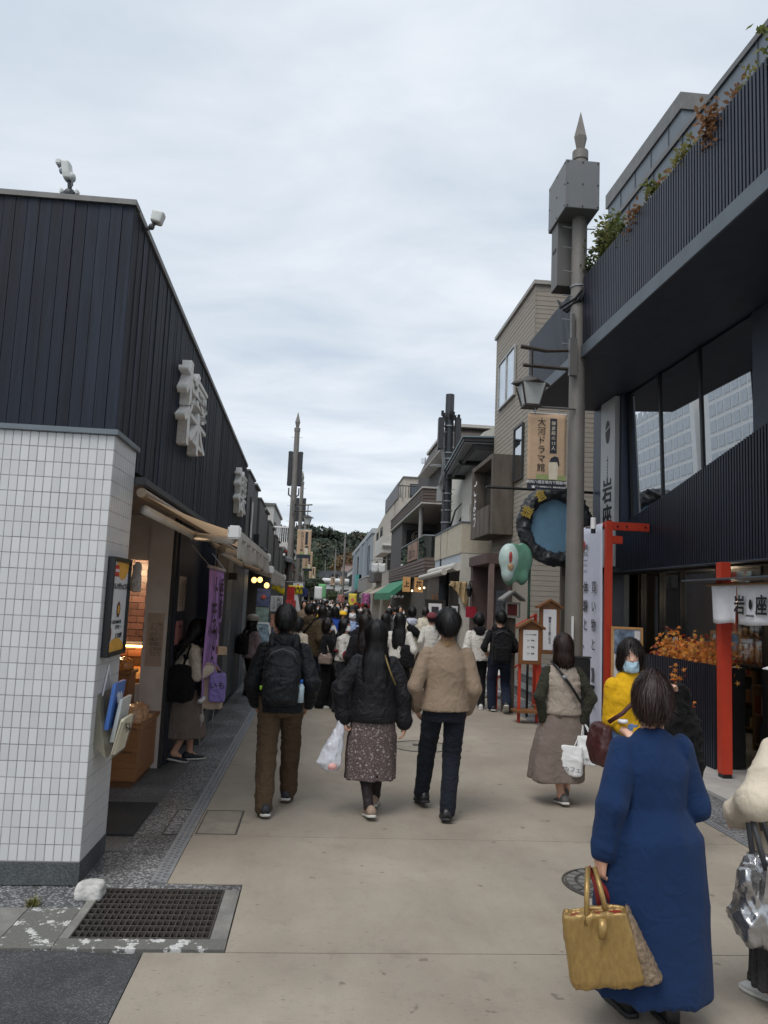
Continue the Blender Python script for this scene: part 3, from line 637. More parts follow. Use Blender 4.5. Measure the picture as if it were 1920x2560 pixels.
# access covers, manholes, mat, stone
ac = thing('inspection_cover', 'square paving cover set in the speckled pavement beside the gutter', 'inspection cover', (-.95, 6.12, 0))
MB().box(-1.005, -.913, 5.81, 6.44, -.01, .003).build('lid', AGG, ac)
MB().box(-1.013, -1.007, 5.8, 6.45, -.01, .006).box(-1.006, -.907, 5.8, 5.807, -.01, .006).box(-1.006, -.907, 6.443, 6.45, -.01, .006).build('frame', IRON, ac)
ac = thing('inspection_cover', 'square concrete filled cover in the street just beside the gutter', 'inspection cover', (-.64, 6.14, 0))
MB().box(-.775, -.505, 5.84, 6.44, -.01, .002).build('lid', M('cover_fill', (.27, .245, .20), .85, var=.2, scale=6, bump=.3), ac)
MB().box(-.785, -.777, 5.83, 6.45, -.01, .004).box(-.503, -.49, 5.83, 6.45, -.01, .004).box(-.776, -.504, 5.83, 5.838, -.01, .004).box(-.776, -.504, 6.442, 6.45, -.01, .004).build('frame', IRON, ac)
def manhole(c, r, label, filled):
    t = thing('manhole_cover', label, 'manhole cover', (c[0], c[1], 0))
    ring = MB(); n = 40
    for k in range(n):
        a, b_ = 2 * math.pi * k / n, 2 * math.pi * (k + 1) / n; r0, r1 = r * .955, r
        ring.quad((c[0] + r0 * math.cos(a), c[1] + r0 * math.sin(a), .004), (c[0] + r1 * math.cos(a), c[1] + r1 * math.sin(a), .004), (c[0] + r1 * math.cos(b_), c[1] + r1 * math.sin(b_), .004), (c[0] + r0 * math.cos(b_), c[1] + r0 * math.sin(b_), .004))
    ring.build('frame', IRON, t, solid=.006)
    MB().lathe((c[0], c[1], -.01), [(r * .935, 0), (r * .935, .013)], 40).build('lid', M('cover_fill', (.27, .245, .20), .85) if filled else IRON, t)
    if filled: MB().box(c[0] - .09, c[0] + .09, c[1] + .02, c[1] + .13, 0, .008).build('name_plate', IRON, t)
    else:
        for rr, k in ((.82, 22), (.58, 15), (.34, 9)):
            for i in range(k):
                a = 2 * math.pi * i / k; p = Vector((c[0] + r * rr * math.cos(a), c[1] + r * rr * math.sin(a), .003)); u = Vector((math.cos(a), math.sin(a), 0)) * r * .08; v = Vector((-math.sin(a), math.cos(a), 0)) * r * .08
                MB().prism([p - u - v, p + u - v, p + u + v, p - u + v], (0, 0, .008)).build('stud', M('worn_iron', (.22, .215, .20), .5, .4, var=.3), t)
manhole((1.33, 9.4), .36, 'large round manhole with concrete filled lid in the middle of street', True)
manhole((1.93, 4.93), .30, 'studded cast iron manhole half hidden by the gold tote bag', False)
solo('doormat', MB().box(-2.0, -1.2, 5.74, 6.6, .004, .016), M('doormat_grey', (.035, .036, .038), .95, var=.3, scale=60, bump=.6, bscale=300), 'dark grey doormat on the pavement behind the white tiled pier', 'doormat', bevel=.004)
def rock(c, r, name, label, mat, seed):
    S = Solid(.012); S.stack([(c[2], c[0], c[1], r[0], r[1]), (c[2] + r[2], c[0], c[1], r[0] * .9, r[1] * .86)], .02, ex=6, rnd=.012)
    me = S.mesh(name, folds(.005, 16, 16, seed)); o = link(name, me, None, mat=mat); me.transform(Matrix.Translation((-c[0], -c[1], -c[2]))); o.location = c
    return tag(o, label, 'stone block')
rock((-1.185, 4.66, -.01), (.078, .075, .085), 'stone_block', 'rough white painted stone block at the foot of the tiled pier', M('chipped_stone', (.52, .51, .48), .9, var=.3, scale=14, bump=.6, bscale=60), 3)
w = MB()
for i in range(70):
    a = random.uniform(0, 6.28); L = random.uniform(.02, .055); b0 = Vector((-1.45 + random.gauss(0, .018), 4.53 + random.gauss(0, .012), -.004)); d = Vector((math.cos(a) * .6, math.sin(a) * .6, 1)) * L; n = Vector((-math.sin(a), math.cos(a), 0)) * .003
    w.add([b0 - n, b0 + n, b0 + d * .6 + n * .8, b0 + d, b0 + d * .6 - n * .8], [(0, 1, 2, 3, 4)])
solo('weed_tuft', w, M('dry_weed', (.17, .16, .045), .8, var=.4, scale=60), 'small yellowish weed tuft growing from the gutter joint', 'weed')

# ------------------------------------------------------------------ left: dark timber shop with white tiled pier
WX = -1.30
TIMBER = M('charred_timber', (.0105, .0155, .0275), .62, var=.45, scale=5, stretch=(6, 6, .25), bump=.35, bscale=40, rnd=.28, spec=.35)
TIMBERW = M('weathered_timber', (.021, .024, .032), .7, var=.9, scale=6, stretch=(9, 9, .2), bump=.35, bscale=40, rnd=.3, spec=.3)
CAP = M('parapet_metal', (.17, .165, .16), .5, .5, var=.15)
BLACKWALL = M('dark_navy_wall', (.013, .018, .030), .5, var=.15)
TILE = M('white_tile', (.62, .625, .625), .22, var=.05, scale=5, rnd=.06, spec=.5)
GROUT = M('tile_grout', (.30, .28, .28), .9, var=.35, scale=8)
PLINTH = aggregate('plinth_stone', (.06, .07, .075), (.12, .13, .135), 120, .2)
TRIM = M('trim_steel', (.16, .185, .205), .45, .3, var=.1)
zr = lambda y: 4.19 - (y - 4.82) * .036
shop = thing('timber_shop', 'black timber clad shop with white tiled corner pier and beige awning', 'building', (-2.5, 8, 0))
core = MB().hexa([(-5, 4.87, 2.52), (-1.345, 4.87, 2.52), (-1.345, 13.1, 2.52), (-5, 13.1, 2.52), (-5, 4.87, 4.1), (-1.345, 4.87, 4.1), (-1.345, 13.1, 3.8), (-5, 13.1, 3.8)]); core.build('wall', BLACKWALL, shop)
x = WX; i = 0
while x > -4.4:
    wd = .0735; MB().box(x - wd + .0035, x, 4.82 + random.uniform(-.004, .002), 4.868, 2.705, 4.165).build('plank', TIMBER, shop); x -= wd; i += 1
y = 4.825
while y < 13.0:
    wd = .076; zt = zr(y) - .03; j = random.uniform(-.003, .004)
    MB().box(-1.343, WX + j, y, y + wd - .004, 2.535 if y > 5.4 else 2.705, zt).build('plank', TIMBERW if (y < 5.5 or 9.6 < y < 12.6) and random.random() < .75 else TIMBER, shop); y += wd
MB().box(-4.6, -1.285, 4.80, 4.9, 4.17, 4.205).build('parapet_cap', CAP, shop)
y = 4.9
while y < 13.0:
    y2 = min(y + 1.55, 13.05); MB().hexa([(-1.36, y, zr(y) - .03), (-1.283, y, zr(y) - .03), (-1.283, y2 - .01, zr(y2) - .03), (-1.36, y2 - .01, zr(y2) - .03), (-1.36, y, zr(y) + .012), (-1.283, y, zr(y) + .012), (-1.283, y2 - .01, zr(y2) + .012), (-1.36, y2 - .01, zr(y2) + .012)]).build('parapet_cap', CAP, shop); y = y2
# pier
pier = MB().box(-4.6, WX - .0008, 4.8218, 5.385, .0, 2.66).build('tiled_pier', GROUT, shop)
tf = MB().box(-.0232, .0232, 0, .012, 0, .0895).mesh('tile', bevel=.0015)
TW, TH = .0508, .0945; cnt = 0; rest = MB()
off = woff(shop)
for r_ in range(28):
    for c_ in range(34):
        xx = WX - .0255 - c_ * TW; zz = .132 + r_ * TH * .994
        if zz > 2.58: continue
        if c_ < 11: link('tile', tf, pier, (xx - off.x, 4.82 - off.y, zz), TILE)
        else: rest.box(xx - .0232, xx + .0232, 4.82, 4.83, zz, zz + .0895)
    for c_ in range(12):
        yy = 4.8455 + c_ * TW
        if yy > 5.38: continue
        zz = .132 + r_ * TH * .994
        if zz > 2.58: continue
        rest.box(WX - .01, WX, yy - .0225, yy + .0225, zz, zz + .0895)
o = rest.build('tile_field', TILE, pier); o['kind'] = 'stuff'
MB().box(-4.6, WX + .002, 4.815, 5.39, 0, .127).build('plinth', PLINTH, shop)
MB().box(-4.6, WX + .022, 4.795, 5.40, 2.665, 2.70).build('pier_trim', TRIM, shop, bevel=.003)
# soffit and interior of the sales recess
GREIGE = M('greige_plaster', (.58, .52, .47), .8, var=.08, bump=.1)
MB().box(-4.6, -1.36, 5.39, 13, 2.47, 2.52).build('soffit', M('soffit_grey', (.22, .21, .2), .7), shop)
MB().box(-3.4, -1.70, 7.90, 8.0, 2.02, 2.47).box(-1.70, -1.47, 7.88, 8.0, 0, 2.47).box(-3.4, -1.70, 7.90, 8.0, .0, .80).build('inner_wall', GREIGE, shop)
MB().box(-4.6, -4.5, 5.39, 13, 0, 2.5).build('back_wall', GREIGE, shop)
KT = M('kitchen_tile', s2l(120, 88, 84), .35, var=.2, rnd=.35)
kw = MB().box(-3.6, -1.52, 9.32, 9.40, 0, 2.47).build('kitchen_wall', M('kitchen_grout', (.10, .075, .07), .8), shop)
kt = MB().box(-.075, .075, -.01, 0, 0, .072).mesh('tile', bevel=.003)
for r_ in range(15):
    for c_ in range(11): link('tile', kt, kw, (-1.62 - .156 * c_ + (.078 if r_ % 2 else 0) - off.x, 9.32 - off.y, .95 + r_ * .078), KT)
MB().box(-3.4, -1.72, 8.0, 9.3, .80, .84).build('kitchen_counter', M('kitchen_counter_wood', s2l(170, 110, 60), .5, var=.2), shop)
MB().box(-3.2, -1.72, 9.24, 9.31, 1.06, 1.10).build('strip_light', M('warm_strip_lamp', (1, .55, .16), .5, emit=9.0, var=0), shop)
MB().box(-3.2, -1.72, 9.0, 9.31, 1.10, 1.12).build('shelf', GREIGE, shop)
li = bpy.data.lights.new('kitchen_glow', 'POINT'); li.energy = 22; li.color = (1, .72, .42); li.shadow_soft_size = .1; lo = bpy.data.objects.new('kitchen_glow', li); COL.objects.link(lo); lo.location = (-2.2, 8.7, 1.95)
# dark front between recess and doors
front = MB().box(-1.50, -1.42, 8.0, 9.55, 0, 2.47).build('front_panel', BLACKWALL, shop)
MB().box(-1.47, -1.44, 7.885, 7.995, 0, 2.47).build('door_jamb', M('jamb_dark', (.03, .03, .032), .5), shop)
MB().box(-1.42, -1.26, 9.50, 9.62, 0, 2.47).build('corner_post', BLACKWALL, shop); MB().box(-1.43, -1.25, 9.1, 9.75, 0, .32).build('post_plinth', PLINTH, shop, bevel=.006)
MB().box(-1.5, -1.36, 9.62, 13.0, 0, 2.47).build('shop_front', BLACKWALL, shop)
GREYM = M('grey_door_metal', (.13, .145, .16), .45, .2, var=.08)
for a, b_, mt in ((10.2, 11.4, BLACKWALL), (11.45, 12.1, GREYM), (12.12, 13.0, M('blue_grey_panel', (.045, .062, .075), .5))):
    d = MB().box(-1.36, -1.32, a, b_, .12, 2.44).build('door', mt, shop, bevel=.004)
    if mt is GREYM: MB().tube([(-1.315, 11.75, .95), (-1.285, 11.75, .97), (-1.285, 11.75, 1.45), (-1.315, 11.75, 1.47)], .012, 8).build('handle', STEEL, d, smooth=True); MB().box(-1.32, -1.2, 11.55, 11.72, 1.93, 2.03).build('lock_box', M('lock_box_dark', (.03, .032, .036), .5), d)
PAPER = M('notice_paper', s2l(190, 176, 160), .8, var=.04); INK = M('ink_black', (.012, .012, .013), .6, var=0); PAPERW = M('white_paper', (.72, .72, .72), .7, var=.03)
def notice(name, x, y0, y1, z0, z1, mat, label, lines=4, size=.03, txt=None, cat='notice', side=1):
    """sheet fixed to a wall that faces the street; side=+1 faces +x, -1 faces -x"""
    t = thing(name, label, cat, (x, (y0 + y1) / 2, z0)); xa, xb = sorted((x, x + .004 * side))
    MB().box(xa, xb, y0, y1, z0, z1).build('sheet', mat, t)
    xf = x + .0055 * side; rt = (0, side, 0)
    if txt:
        for (b, cy, cz, sz, vert) in txt: text(b, (xf, cy, cz), rt, (0, 0, 1), sz, INK, t, vert, .0008)
    return t
notice('notice_sheet', -1.418, 8.08, 8.48, 1.52, 1.88, PAPER, 'beige notice with vertical handwriting on the dark front panel', txt=[('お知らせ', 8.42, 1.76, .045, True), ('小町通り店は本日も', 8.32, 1.70, .034, True), ('営業しております', 8.22, 1.69, .034, True), ('ご来店ありがとう', 8.13, 1.69, .034, True)])
notice('notice_sheet', -1.418, 8.05, 8.45, 1.18, 1.42, M('pink_frame_print', s2l(196, 130, 128), .7), 'pink framed card on the dark panel behind the girl', txt=[('ご案内', 8.25, 1.36, .035, False)])
notice('notice_sheet', -1.318, 10.35, 10.85, 1.28, 1.60, PAPERW, 'grey printed sheet on the dark door behind purple banner', txt=[('ご利用案内', 10.6, 1.54, .05, False), ('営業時間', 10.6, 1.44, .05, False)])
notice('notice_sheet', -1.318, 10.38, 10.82, .86, 1.16, M('yellow_print', s2l(214, 176, 70), .7), 'yellow printed sheet below the grey sheet on dark door', txt=[('まんじゅう', 10.6, 1.05, .05, False)])
t = thing('vertical_paper', 'long paper strip with faint writing on the greige pillar', 'notice', (-1.58, 7.878, 1.0)); MB().box(-1.66, -1.50, 7.872, 7.879, .98, 1.50).build('sheet', M('tan_paper', s2l(178, 158, 140), .8), t)
for k in range(3): text('手づくりの味をどうぞ'[k:k + 7], (-1.53 - k * .04, 7.870, 1.24), (1, 0, 0), (0, 0, 1), .05, M('ink_brown', (.12, .09, .07), .7), t, True, .0008)
# display tables with wrapped sweets
WOOD = M('display_wood', s2l(150, 104, 66), .5, var=.22, scale=4, stretch=(1, 1, 9), bump=.12, bscale=30)
WRAP = M('clear_wrapped_sweets', s2l(196, 150, 110), .12, var=.5, scale=45, bump=.7, bscale=60, coat=.6); WRAP2 = M('amber_wrapped_sweets', s2l(206, 130, 62), .12, var=.5, scale=40, bump=.7, bscale=50, coat=.6)
tb = thing('display_table', 'light wooden display table holding wrapped sweets behind the white pier', 'display table', (-1.75, 7.4, 0))
MB().box(-2.1, -1.50, 7.07, 7.86, .06, .52).build('cabinet', WOOD, tb, bevel=.004); MB().box(-2.08, -1.53, 7.09, 7.84, 0, .06).build('plinth', M('wood_plinth', s2l(110, 76, 48), .6), tb)
MB().box(-2.12, -1.475, 7.04, 7.88, .52, .55).build('table_top', WOOD, tb, bevel=.004); MB().box(-2.07, -1.54, 7.062, 7.069, .31, .315).build('drawer_line', INK, tb)
tb2 = thing('display_counter', 'wooden counter below the kitchen hatch in the sales recess', 'counter', (-1.95, 8.3, 0))
MB().box(-2.5, -1.74, 7.62, 7.895, .55, .92).build('cabinet', WOOD, tb2, bevel=.004); MB().box(-2.52, -1.72, 7.60, 7.897, .92, .95).build('table_top', WOOD, tb2)
def bagged(name, x0, x1, y0, y1, z, mat, nx, ny, label, hgt=.05):
    for i in range(nx):
        for j in range(ny):
            cx = x0 + (x1 - x0) * (i + .5) / nx; cy = y0 + (y1 - y0) * (j + .5) / ny; a, b_ = (x1 - x0) / nx * .46, (y1 - y0) / ny * .46; hh = hgt * random.uniform(.8, 1.25)
            S = Solid(.012); S.ell((0, 0, hh * .5), (a, b_, hh * .55), .02); S.stack([(0, 0, 0, a, b_), (hh * .8, 0, 0, a * .9, b_ * .9)], .02, ex=4, rnd=.012)
            me = S.mesh(name, folds(.008, 30, 30, i * 7 + j)); o = link(name, me, None, (cx, cy, z), mat); o.rotation_euler.z = random.uniform(-.1, .1); tag(o, '%s, %s of row, %s' % (label, ('far left', 'middle', 'right end')[i] if nx > 1 else 'single', ('front', 'second', 'third', 'back')[j] + ' row'), 'packet', label)
bagged('sweet_packet', -2.08, -1.49, 7.08, 7.5, .55, WRAP, 3, 2, 'clear packet of sweets on the wooden display table', .13)
bagged('sweet_packet', -1.56, -1.48, 7.06, 7.84, .50, WRAP, 1, 4, 'small packet hanging over the edge of the display table', .06)
bagged('sweet_packet', -2.45, -1.74, 7.62, 7.88, .95, WRAP2, 3, 2, 'amber packet of rice crackers on the hatch counter', .09)
for k in range(3):
    S = Solid(.014); S.stack([(1.70, -1.80 - .12 * k, 7.86, .055, .03), (1.95, -1.80 - .12 * k, 7.86, .045, .02), (2.0, -1.80 - .12 * k, 7.86, .015, .01)], .02, rnd=.01)
    o = link('hanging_bag', S.mesh('hanging_bag', folds(.008, 25, 14, k)), None, mat=(PAPERW, M('gold_bag', s2l(190, 150, 84), .3, .4), PAPERW)[k]); tag(o, ('white paper carrier bag hanging nearest the pillar above the hatch', 'gold wrapped bag hanging between two white bags', 'white paper carrier bag hanging farthest from the pillar above the hatch')[k], 'bag')
# poster frame and brochure rack on the pier's street face
pf = thing('poster_frame', 'black framed orange chocolate poster on the side of tiled pier', 'poster', (-1.285, 5.11, 1.3))
MB().box(-1.298, -1.255, 4.885, 4.91, 1.30, 1.92).box(-1.298, -1.255, 5.305, 5.33, 1.30, 1.92).box(-1.298, -1.255, 4.911, 5.304, 1.895, 1.92).box(-1.298, -1.255, 4.911, 5.304, 1.30, 1.325).build('frame', M('black_frame', (.012, .013, .014), .3), pf, bevel=.003)
sh = MB().box(-1.298, -1.272, 4.911, 5.304, 1.326, 1.894).build('print', M('poster_white', (.74, .75, .78), .25, coat=.3, var=.05), pf)
OR = M('print_orange', s2l(224, 168, 66), .3, var=.2); 
def disc(cx, cy, cz, ry, rz, mat, par, name, z0=-9, z1=9, n=24): MB().add([(cx, cy + ry * math.cos(2 * math.pi * k / n), min(max(cz + rz * math.sin(2 * math.pi * k / n), z0), z1)) for k in range(n)], [tuple(range(n))]).build(name, mat, par)
disc(-1.270, 5.16, 1.90, .15, .12, OR, pf, 'orange_print', z1=1.893); disc(-1.270, 5.11, 1.31, .22, .10, OR, pf, 'orange_print', z0=1.327); disc(-1.2695, 5.12, 1.59, .045, .05, M('print_brown', s2l(96, 48, 34), .4), pf, 'cake_print'); disc(-1.2690, 5.12, 1.59, .025, .03, OR, pf, 'cake_print'); disc(-1.2695, 4.95, 1.44, .04, .05, M('print_brown', s2l(96, 48, 34), .4), pf, 'cake_print')
MB().box(-1.271, -1.2695, 4.96, 5.06, 1.80, 1.87).build('red_label', M('print_red', s2l(190, 40, 40), .4), pf); text('人気商品', (-1.268, 5.01, 1.835), (0, 1, 0), (0, 0, 1), .022, PAPERW, pf)
text('オレンジショコラ', (-1.2685, 5.11, 1.735), (0, 1, 0), (0, 0, 1), .046, INK, pf, weight=.01); text('チーズスフレのような', (-1.2685, 5.07, 1.51), (0, 1, 0), (0, 0, 1), .026, INK, pf); text('ブラウニー', (-1.2685, 5.14, 1.475), (0, 1, 0), (0, 0, 1), .03, INK, pf); text('１７８円', (-1.2685, 5.16, 1.42), (0, 1, 0), (0, 0, 1), .04, INK, pf)
br = thing('brochure_rack', 'clear plastic rack of brochures hanging on the tiled pier', 'brochure rack', (-1.25, 5.08, .74))
MB().hexa([(-1.298, 4.9, .78), (-1.22, 4.9, .70), (-1.22, 5.25, .70), (-1.298, 5.25, .78), (-1.298, 4.9, 1.08), (-1.294, 4.9, 1.08), (-1.294, 5.25, 1.08), (-1.298, 5.25, 1.08)]).build('back_plate', M('dull_acrylic', s2l(150, 146, 128), .15, var=.1, alpha=.55), br)
MB().quad((-1.19, 4.88, .70), (-1.19, 5.24, .70), (-1.14, 5.24, .92), (-1.14, 4.88, .92)).build('pocket', M('dull_acrylic', s2l(150, 146, 128), .15, alpha=.55), br, solid=.004)
MB().tube([(-1.29, 4.98, 1.06), (-1.29, 5.08, 1.24), (-1.29, 5.18, 1.06)], .004, 5).build('cord', PAPERW, br)
for k, (ya, yb, za, zb, mt, nm) in enumerate(((4.95, 5.2, .86, 1.14, M('brochure_blue', s2l(74, 116, 190), .35, var=.1), 'blue'), (5.0, 5.24, .78, 1.04, M('brochure_grey', s2l(196, 200, 198), .4), 'grey'), (4.93, 5.17, .72, .93, M('brochure_cream', s2l(214, 206, 182), .4), 'cream'))):
    o = MB().hexa([(-1.26 + k * .03, ya, za), (-1.235 + k * .03, ya, za), (-1.235 + k * .03, yb, za), (-1.26 + k * .03, yb, za), (-1.225 + k * .035, ya, zb), (-1.205 + k * .035, ya, zb), (-1.205 + k * .035, yb, zb), (-1.225 + k * .035, yb, zb)])
    o = solo('brochure_stack', o, mt, '%s brochures standing in the plastic rack on the pier' % nm, 'brochures')
    if k != 1: text('鎌倉' if k == 0 else 'ちょ', (-1.205 + k * .034, (ya + yb) / 2, (za + zb) / 2 + .04), (0, 1, 0), (-.1, 0, 1), .07, PAPERW if k == 0 else INK, o)
# shop name in thick white timber letters
LET = M('sign_white_wood', (.80, .79, .76), .6, var=.12, scale=3, stretch=(14, 1, 14), bump=.2)
def name_sign(y0, y1, z0, z1, label, chars='梅体'):
    t = thing('shop_sign', label, 'shop sign', (-1.2, (y0 + y1) / 2, z0)); hh = (z1 - z0) / 2
    for k, ch in enumerate(chars): text(ch, (-1.255, (y0 + y1) / 2, z1 - hh * (k + .5)), (0, 1, 0), (0, 0, 1), hh * 1.22, LET, t, depth=.042, weight=.010, name='letter', sx=(y1 - y0) / hh / 1.0)
name_sign(6.66, 7.72, 3.0, 3.70, 'thick white timber lettering high on the black shop nearer the corner'); name_sign(11.3, 12.3, 2.9, 3.53, 'thick white timber lettering on the black shop at its far end')
# floodlights on the roof edge
FL = M('floodlight_white', (.62, .64, .62), .4, var=.1, dirt=.3); FD = M('floodlight_dark', (.07, .075, .08), .5); LENS = M('lamp_lens', (.35, .4, .44), .1)
f1 = thing('floodlight', 'upright white sensor floodlight on the parapet of the black shop', 'floodlight', (-1.78, 5.0, 4.2))
S = Solid(.006); S.stack([(4.40, -1.79, 5.0, .026, .04), (4.44, -1.80, 5.0, .03, .045), (4.50, -1.81, 5.0, .03, .045), (4.525, -1.82, 5.0, .036, .045)], .015, ex=4, rnd=.01); S.ell((-1.765, 5.0, 4.425), (.02, .035, .03), .008); link('housing', S.mesh('housing'), f1, -f1.location, FL)
MB().box(-1.872, -1.835, 4.96, 5.04, 4.495, 4.53).build('visor', FL, f1, bevel=.006); MB().blob((-1.835, 4.98, 4.455), (.013, .025, .022)).build('lens', LENS, f1, True); MB().blob((-1.775, 5.0, 4.31), (.038, .035, .035), 12, 8).build('swivel', FD, f1, True); MB().tube([(-1.775, 5.0, 4.335), (-1.785, 5.0, 4.41)], .014).build('stem', FD, f1, True); MB().tube([(-1.77, 5.0, 4.28), (-1.74, 5.0, 4.2)], .014).build('bracket', FD, f1, True); MB().tube([(-1.755, 4.97, 4.40), (-1.748, 4.96, 4.35), (-1.765, 4.96, 4.325)], .006).build('cable', FD, f1, True)
MB().box(-1.835, -1.815, 4.98, 5.02, 4.305, 4.335).build('side_lug', FL, f1, bevel=.004); MB().box(-1.735, -1.715, 4.98, 5.02, 4.305, 4.335).build('side_lug', FL, f1, bevel=.004)
f2 = thing('floodlight', 'small tilted white floodlight overhanging the street corner of black shop', 'floodlight', (-1.28, 5.05, 4.2))
S = Solid(.006); S.xf = (rotm(0, R(12), 0), np.array([-1.205, 5.05, 4.21])); S.stack([(4.175, -1.205, 5.05, .036, .04), (4.255, -1.205, 5.05, .044, .042)], .01, ex=5, rnd=.01); link('housing', S.mesh('housing'), f2, -f2.location, FL)
MB().tube([(-1.29, 5.05, 4.12), (-1.25, 5.05, 4.14), (-1.215, 5.05, 4.18)], .012).build('bracket', FD, f2, True); MB().blob((-1.24, 5.05, 4.15), .022).build('swivel', FD, f2, True)
# awnings
def thin_cloth(name, col, amount=.55):
    m, t, b = _nt(name); N = t.nodes; L = t.links; tr = N.new('ShaderNodeBsdfTranslucent'); tr.inputs[0].default_value = (*col, 1); b.inputs['Base Color'].default_value = (*col, 1); b.inputs['Roughness'].default_value = .85; mx = N.new('ShaderNodeMixShader'); mx.inputs[0].default_value = amount
    L.new(b.outputs[0], mx.inputs[1]); L.new(tr.outputs[0], mx.inputs[2]); L.new(mx.outputs[0], N['Material Output'].inputs[0]); MATS[name] = m
    return m
AWN = thin_cloth('awning_beige', s2l(222, 188, 150), .65); AWH = M('awning_arm_white', (.62, .60, .56), .4, var=.08, dirt=.25); VAL = M('valance_cloth', s2l(176, 170, 160), .85, var=.1, dirt=.2)
def awning(y0, y1, xw, zw, xf, zf, label, sag=0.0):
    a = thing('awning', label, 'awning', (xw, (y0 + y1) / 2, zw))
    MB().sheet(lambda u, v: (xw + (xf - xw) * v, y0 + (y1 - y0) * u, zw + (zf - zw) * v - .02 * math.sin(math.pi * v)), 6, 6).build('canopy', AWN, a, True)
    MB().box(xw - .05, xw + .03, y0 - .03, y1 + .03, zw + .05, zw + .11).build('cassette', M('cassette_grey', (.055, .055, .058), .6), a, bevel=.01); MB().tube([(xw, y0, zw + .005), (xw, y1, zw + .005)], .034, 10).build('roller', M('roller_beige', s2l(150, 132, 112), .6), a, R(40))
    MB().prism([(xf - .03, y0 + .09, zf - .03), (xf + .03, y0 + .09, zf - .035), (xf + .035, y0 + .09, zf + .02), (xf - .02, y0 + .09, zf + .035)], (0, y1 - y0 - .18, 0)).build('front_bar', AWH, a, bevel=.006)
    for ya in (y0, y1 - .09): MB().box(xf - .045, xf + .045, ya, ya + .085, zf - .05, zf + .045).build('end_cap', M('awning_cap_white', (.66, .66, .64), .4), a, bevel=.012)
    MB().sheet(lambda u, v: (xf + .02 + .02 * math.sin(u * 21) * v + .012 * math.sin(u * 47), y0 + .1 + (y1 - y0 - .2) * u, zf - .03 - (.15 + .012 * math.sin(u * 9)) * v), 60, 4).build('valance', VAL, a, True, solid=.003)
    for yw, yf in ((y0 + .12, y0 + .16), (y1 - .12, y1 - .2)):
        m_ = y0 + (.55 if yw < (y0 + y1) / 2 else (y1 - y0) - .6); e = (xw + (xf - xw) * .38, m_ + .35 * (1 if yw < (y0 + y1) / 2 else -1), (zw + zf) / 2 - .1)
        ar = MB().tube([(xw, yw, zw - .10), e], [.036, .032], 8).build('arm', AWH, a, True); MB().tube([e, (xf - .02, yf, zf - .05)], [.032, .027], 8).build('forearm', AWH, ar, True); MB().blob(e, .045).build('elbow_joint', M('joint_grey', (.2, .19, .18), .5), ar, True)
awning(5.40, 8.95, -1.25, 2.385, -.60, 2.15, 'beige folding arm awning over the sales window of black shop')
awning(9.6, 13.4, -1.26, 2.36, -.60, 2.04, 'smaller looking beige awning farther along the left shop row')
# purple hanging banner
pb = thing('purple_banner', 'purple cloth banner with black brush writing hanging by the dark door', 'banner', (-1.12, 8.7, .6))
PUR = fabric('purple_cloth', (182, 140, 212), var=.12, bump=.2)
MB().sheet(lambda u, v: (-1.12 + .015 * math.sin(u * 8 + v * 3) * v + .01 * math.sin(v * 7), 8.05 + 1.25 * u, 1.97 - 1.33 * v), 14, 24).build('cloth', PUR, pb, True, solid=.003)
MB().tube([(-1.12, 7.98, 1.99), (-1.12, 9.36, 1.99)], .018, 8).build('rod', M('banner_rod', (.45, .4, .42), .5), pb, True); MB().tube([(-1.12, 8.0, .635), (-1.12, 9.36, .635)], .022, 8).build('weight_rod', PAPERW, pb, True)
for k, yy in enumerate((8.2, 9.2)): MB().tube([(-1.12, yy, .63), (-1.11, yy, .45), (-1.13, yy + .01, .3), (-1.12, yy, .18)], .007, 5).blob((-1.12, yy, .44), (.03, .03, .05)).build('cord', M('rope_white', (.45, .42, .38), .9), pb, True)
for ch, yy, zz, sz in (('季', 8.98, 1.74, .28), ('節', 8.98, 1.52, .24), ('の', 8.98, 1.32, .2), ('上', 8.45, 1.70, .36), ('生', 8.48, 1.42, .34), ('か', 8.62, 1.22, .36), ('ら', 8.5, 1.00, .34), ('り', 8.5, .78, .34)): text(ch, (-1.09, yy, zz), (0, 1, 0), (0, 0, 1), sz, M('ink_violet_black', (.03, .018, .04), .8), pb, weight=.012)
MB().tube([(-1.3, 9.5, 2.2), (-1.12, 9.4, 2.0)], .006, 4).tube([(-1.3, 7.95, 2.2), (-1.12, 8.0, 2.0)], .006, 4).build('hanger', STEEL, pb)
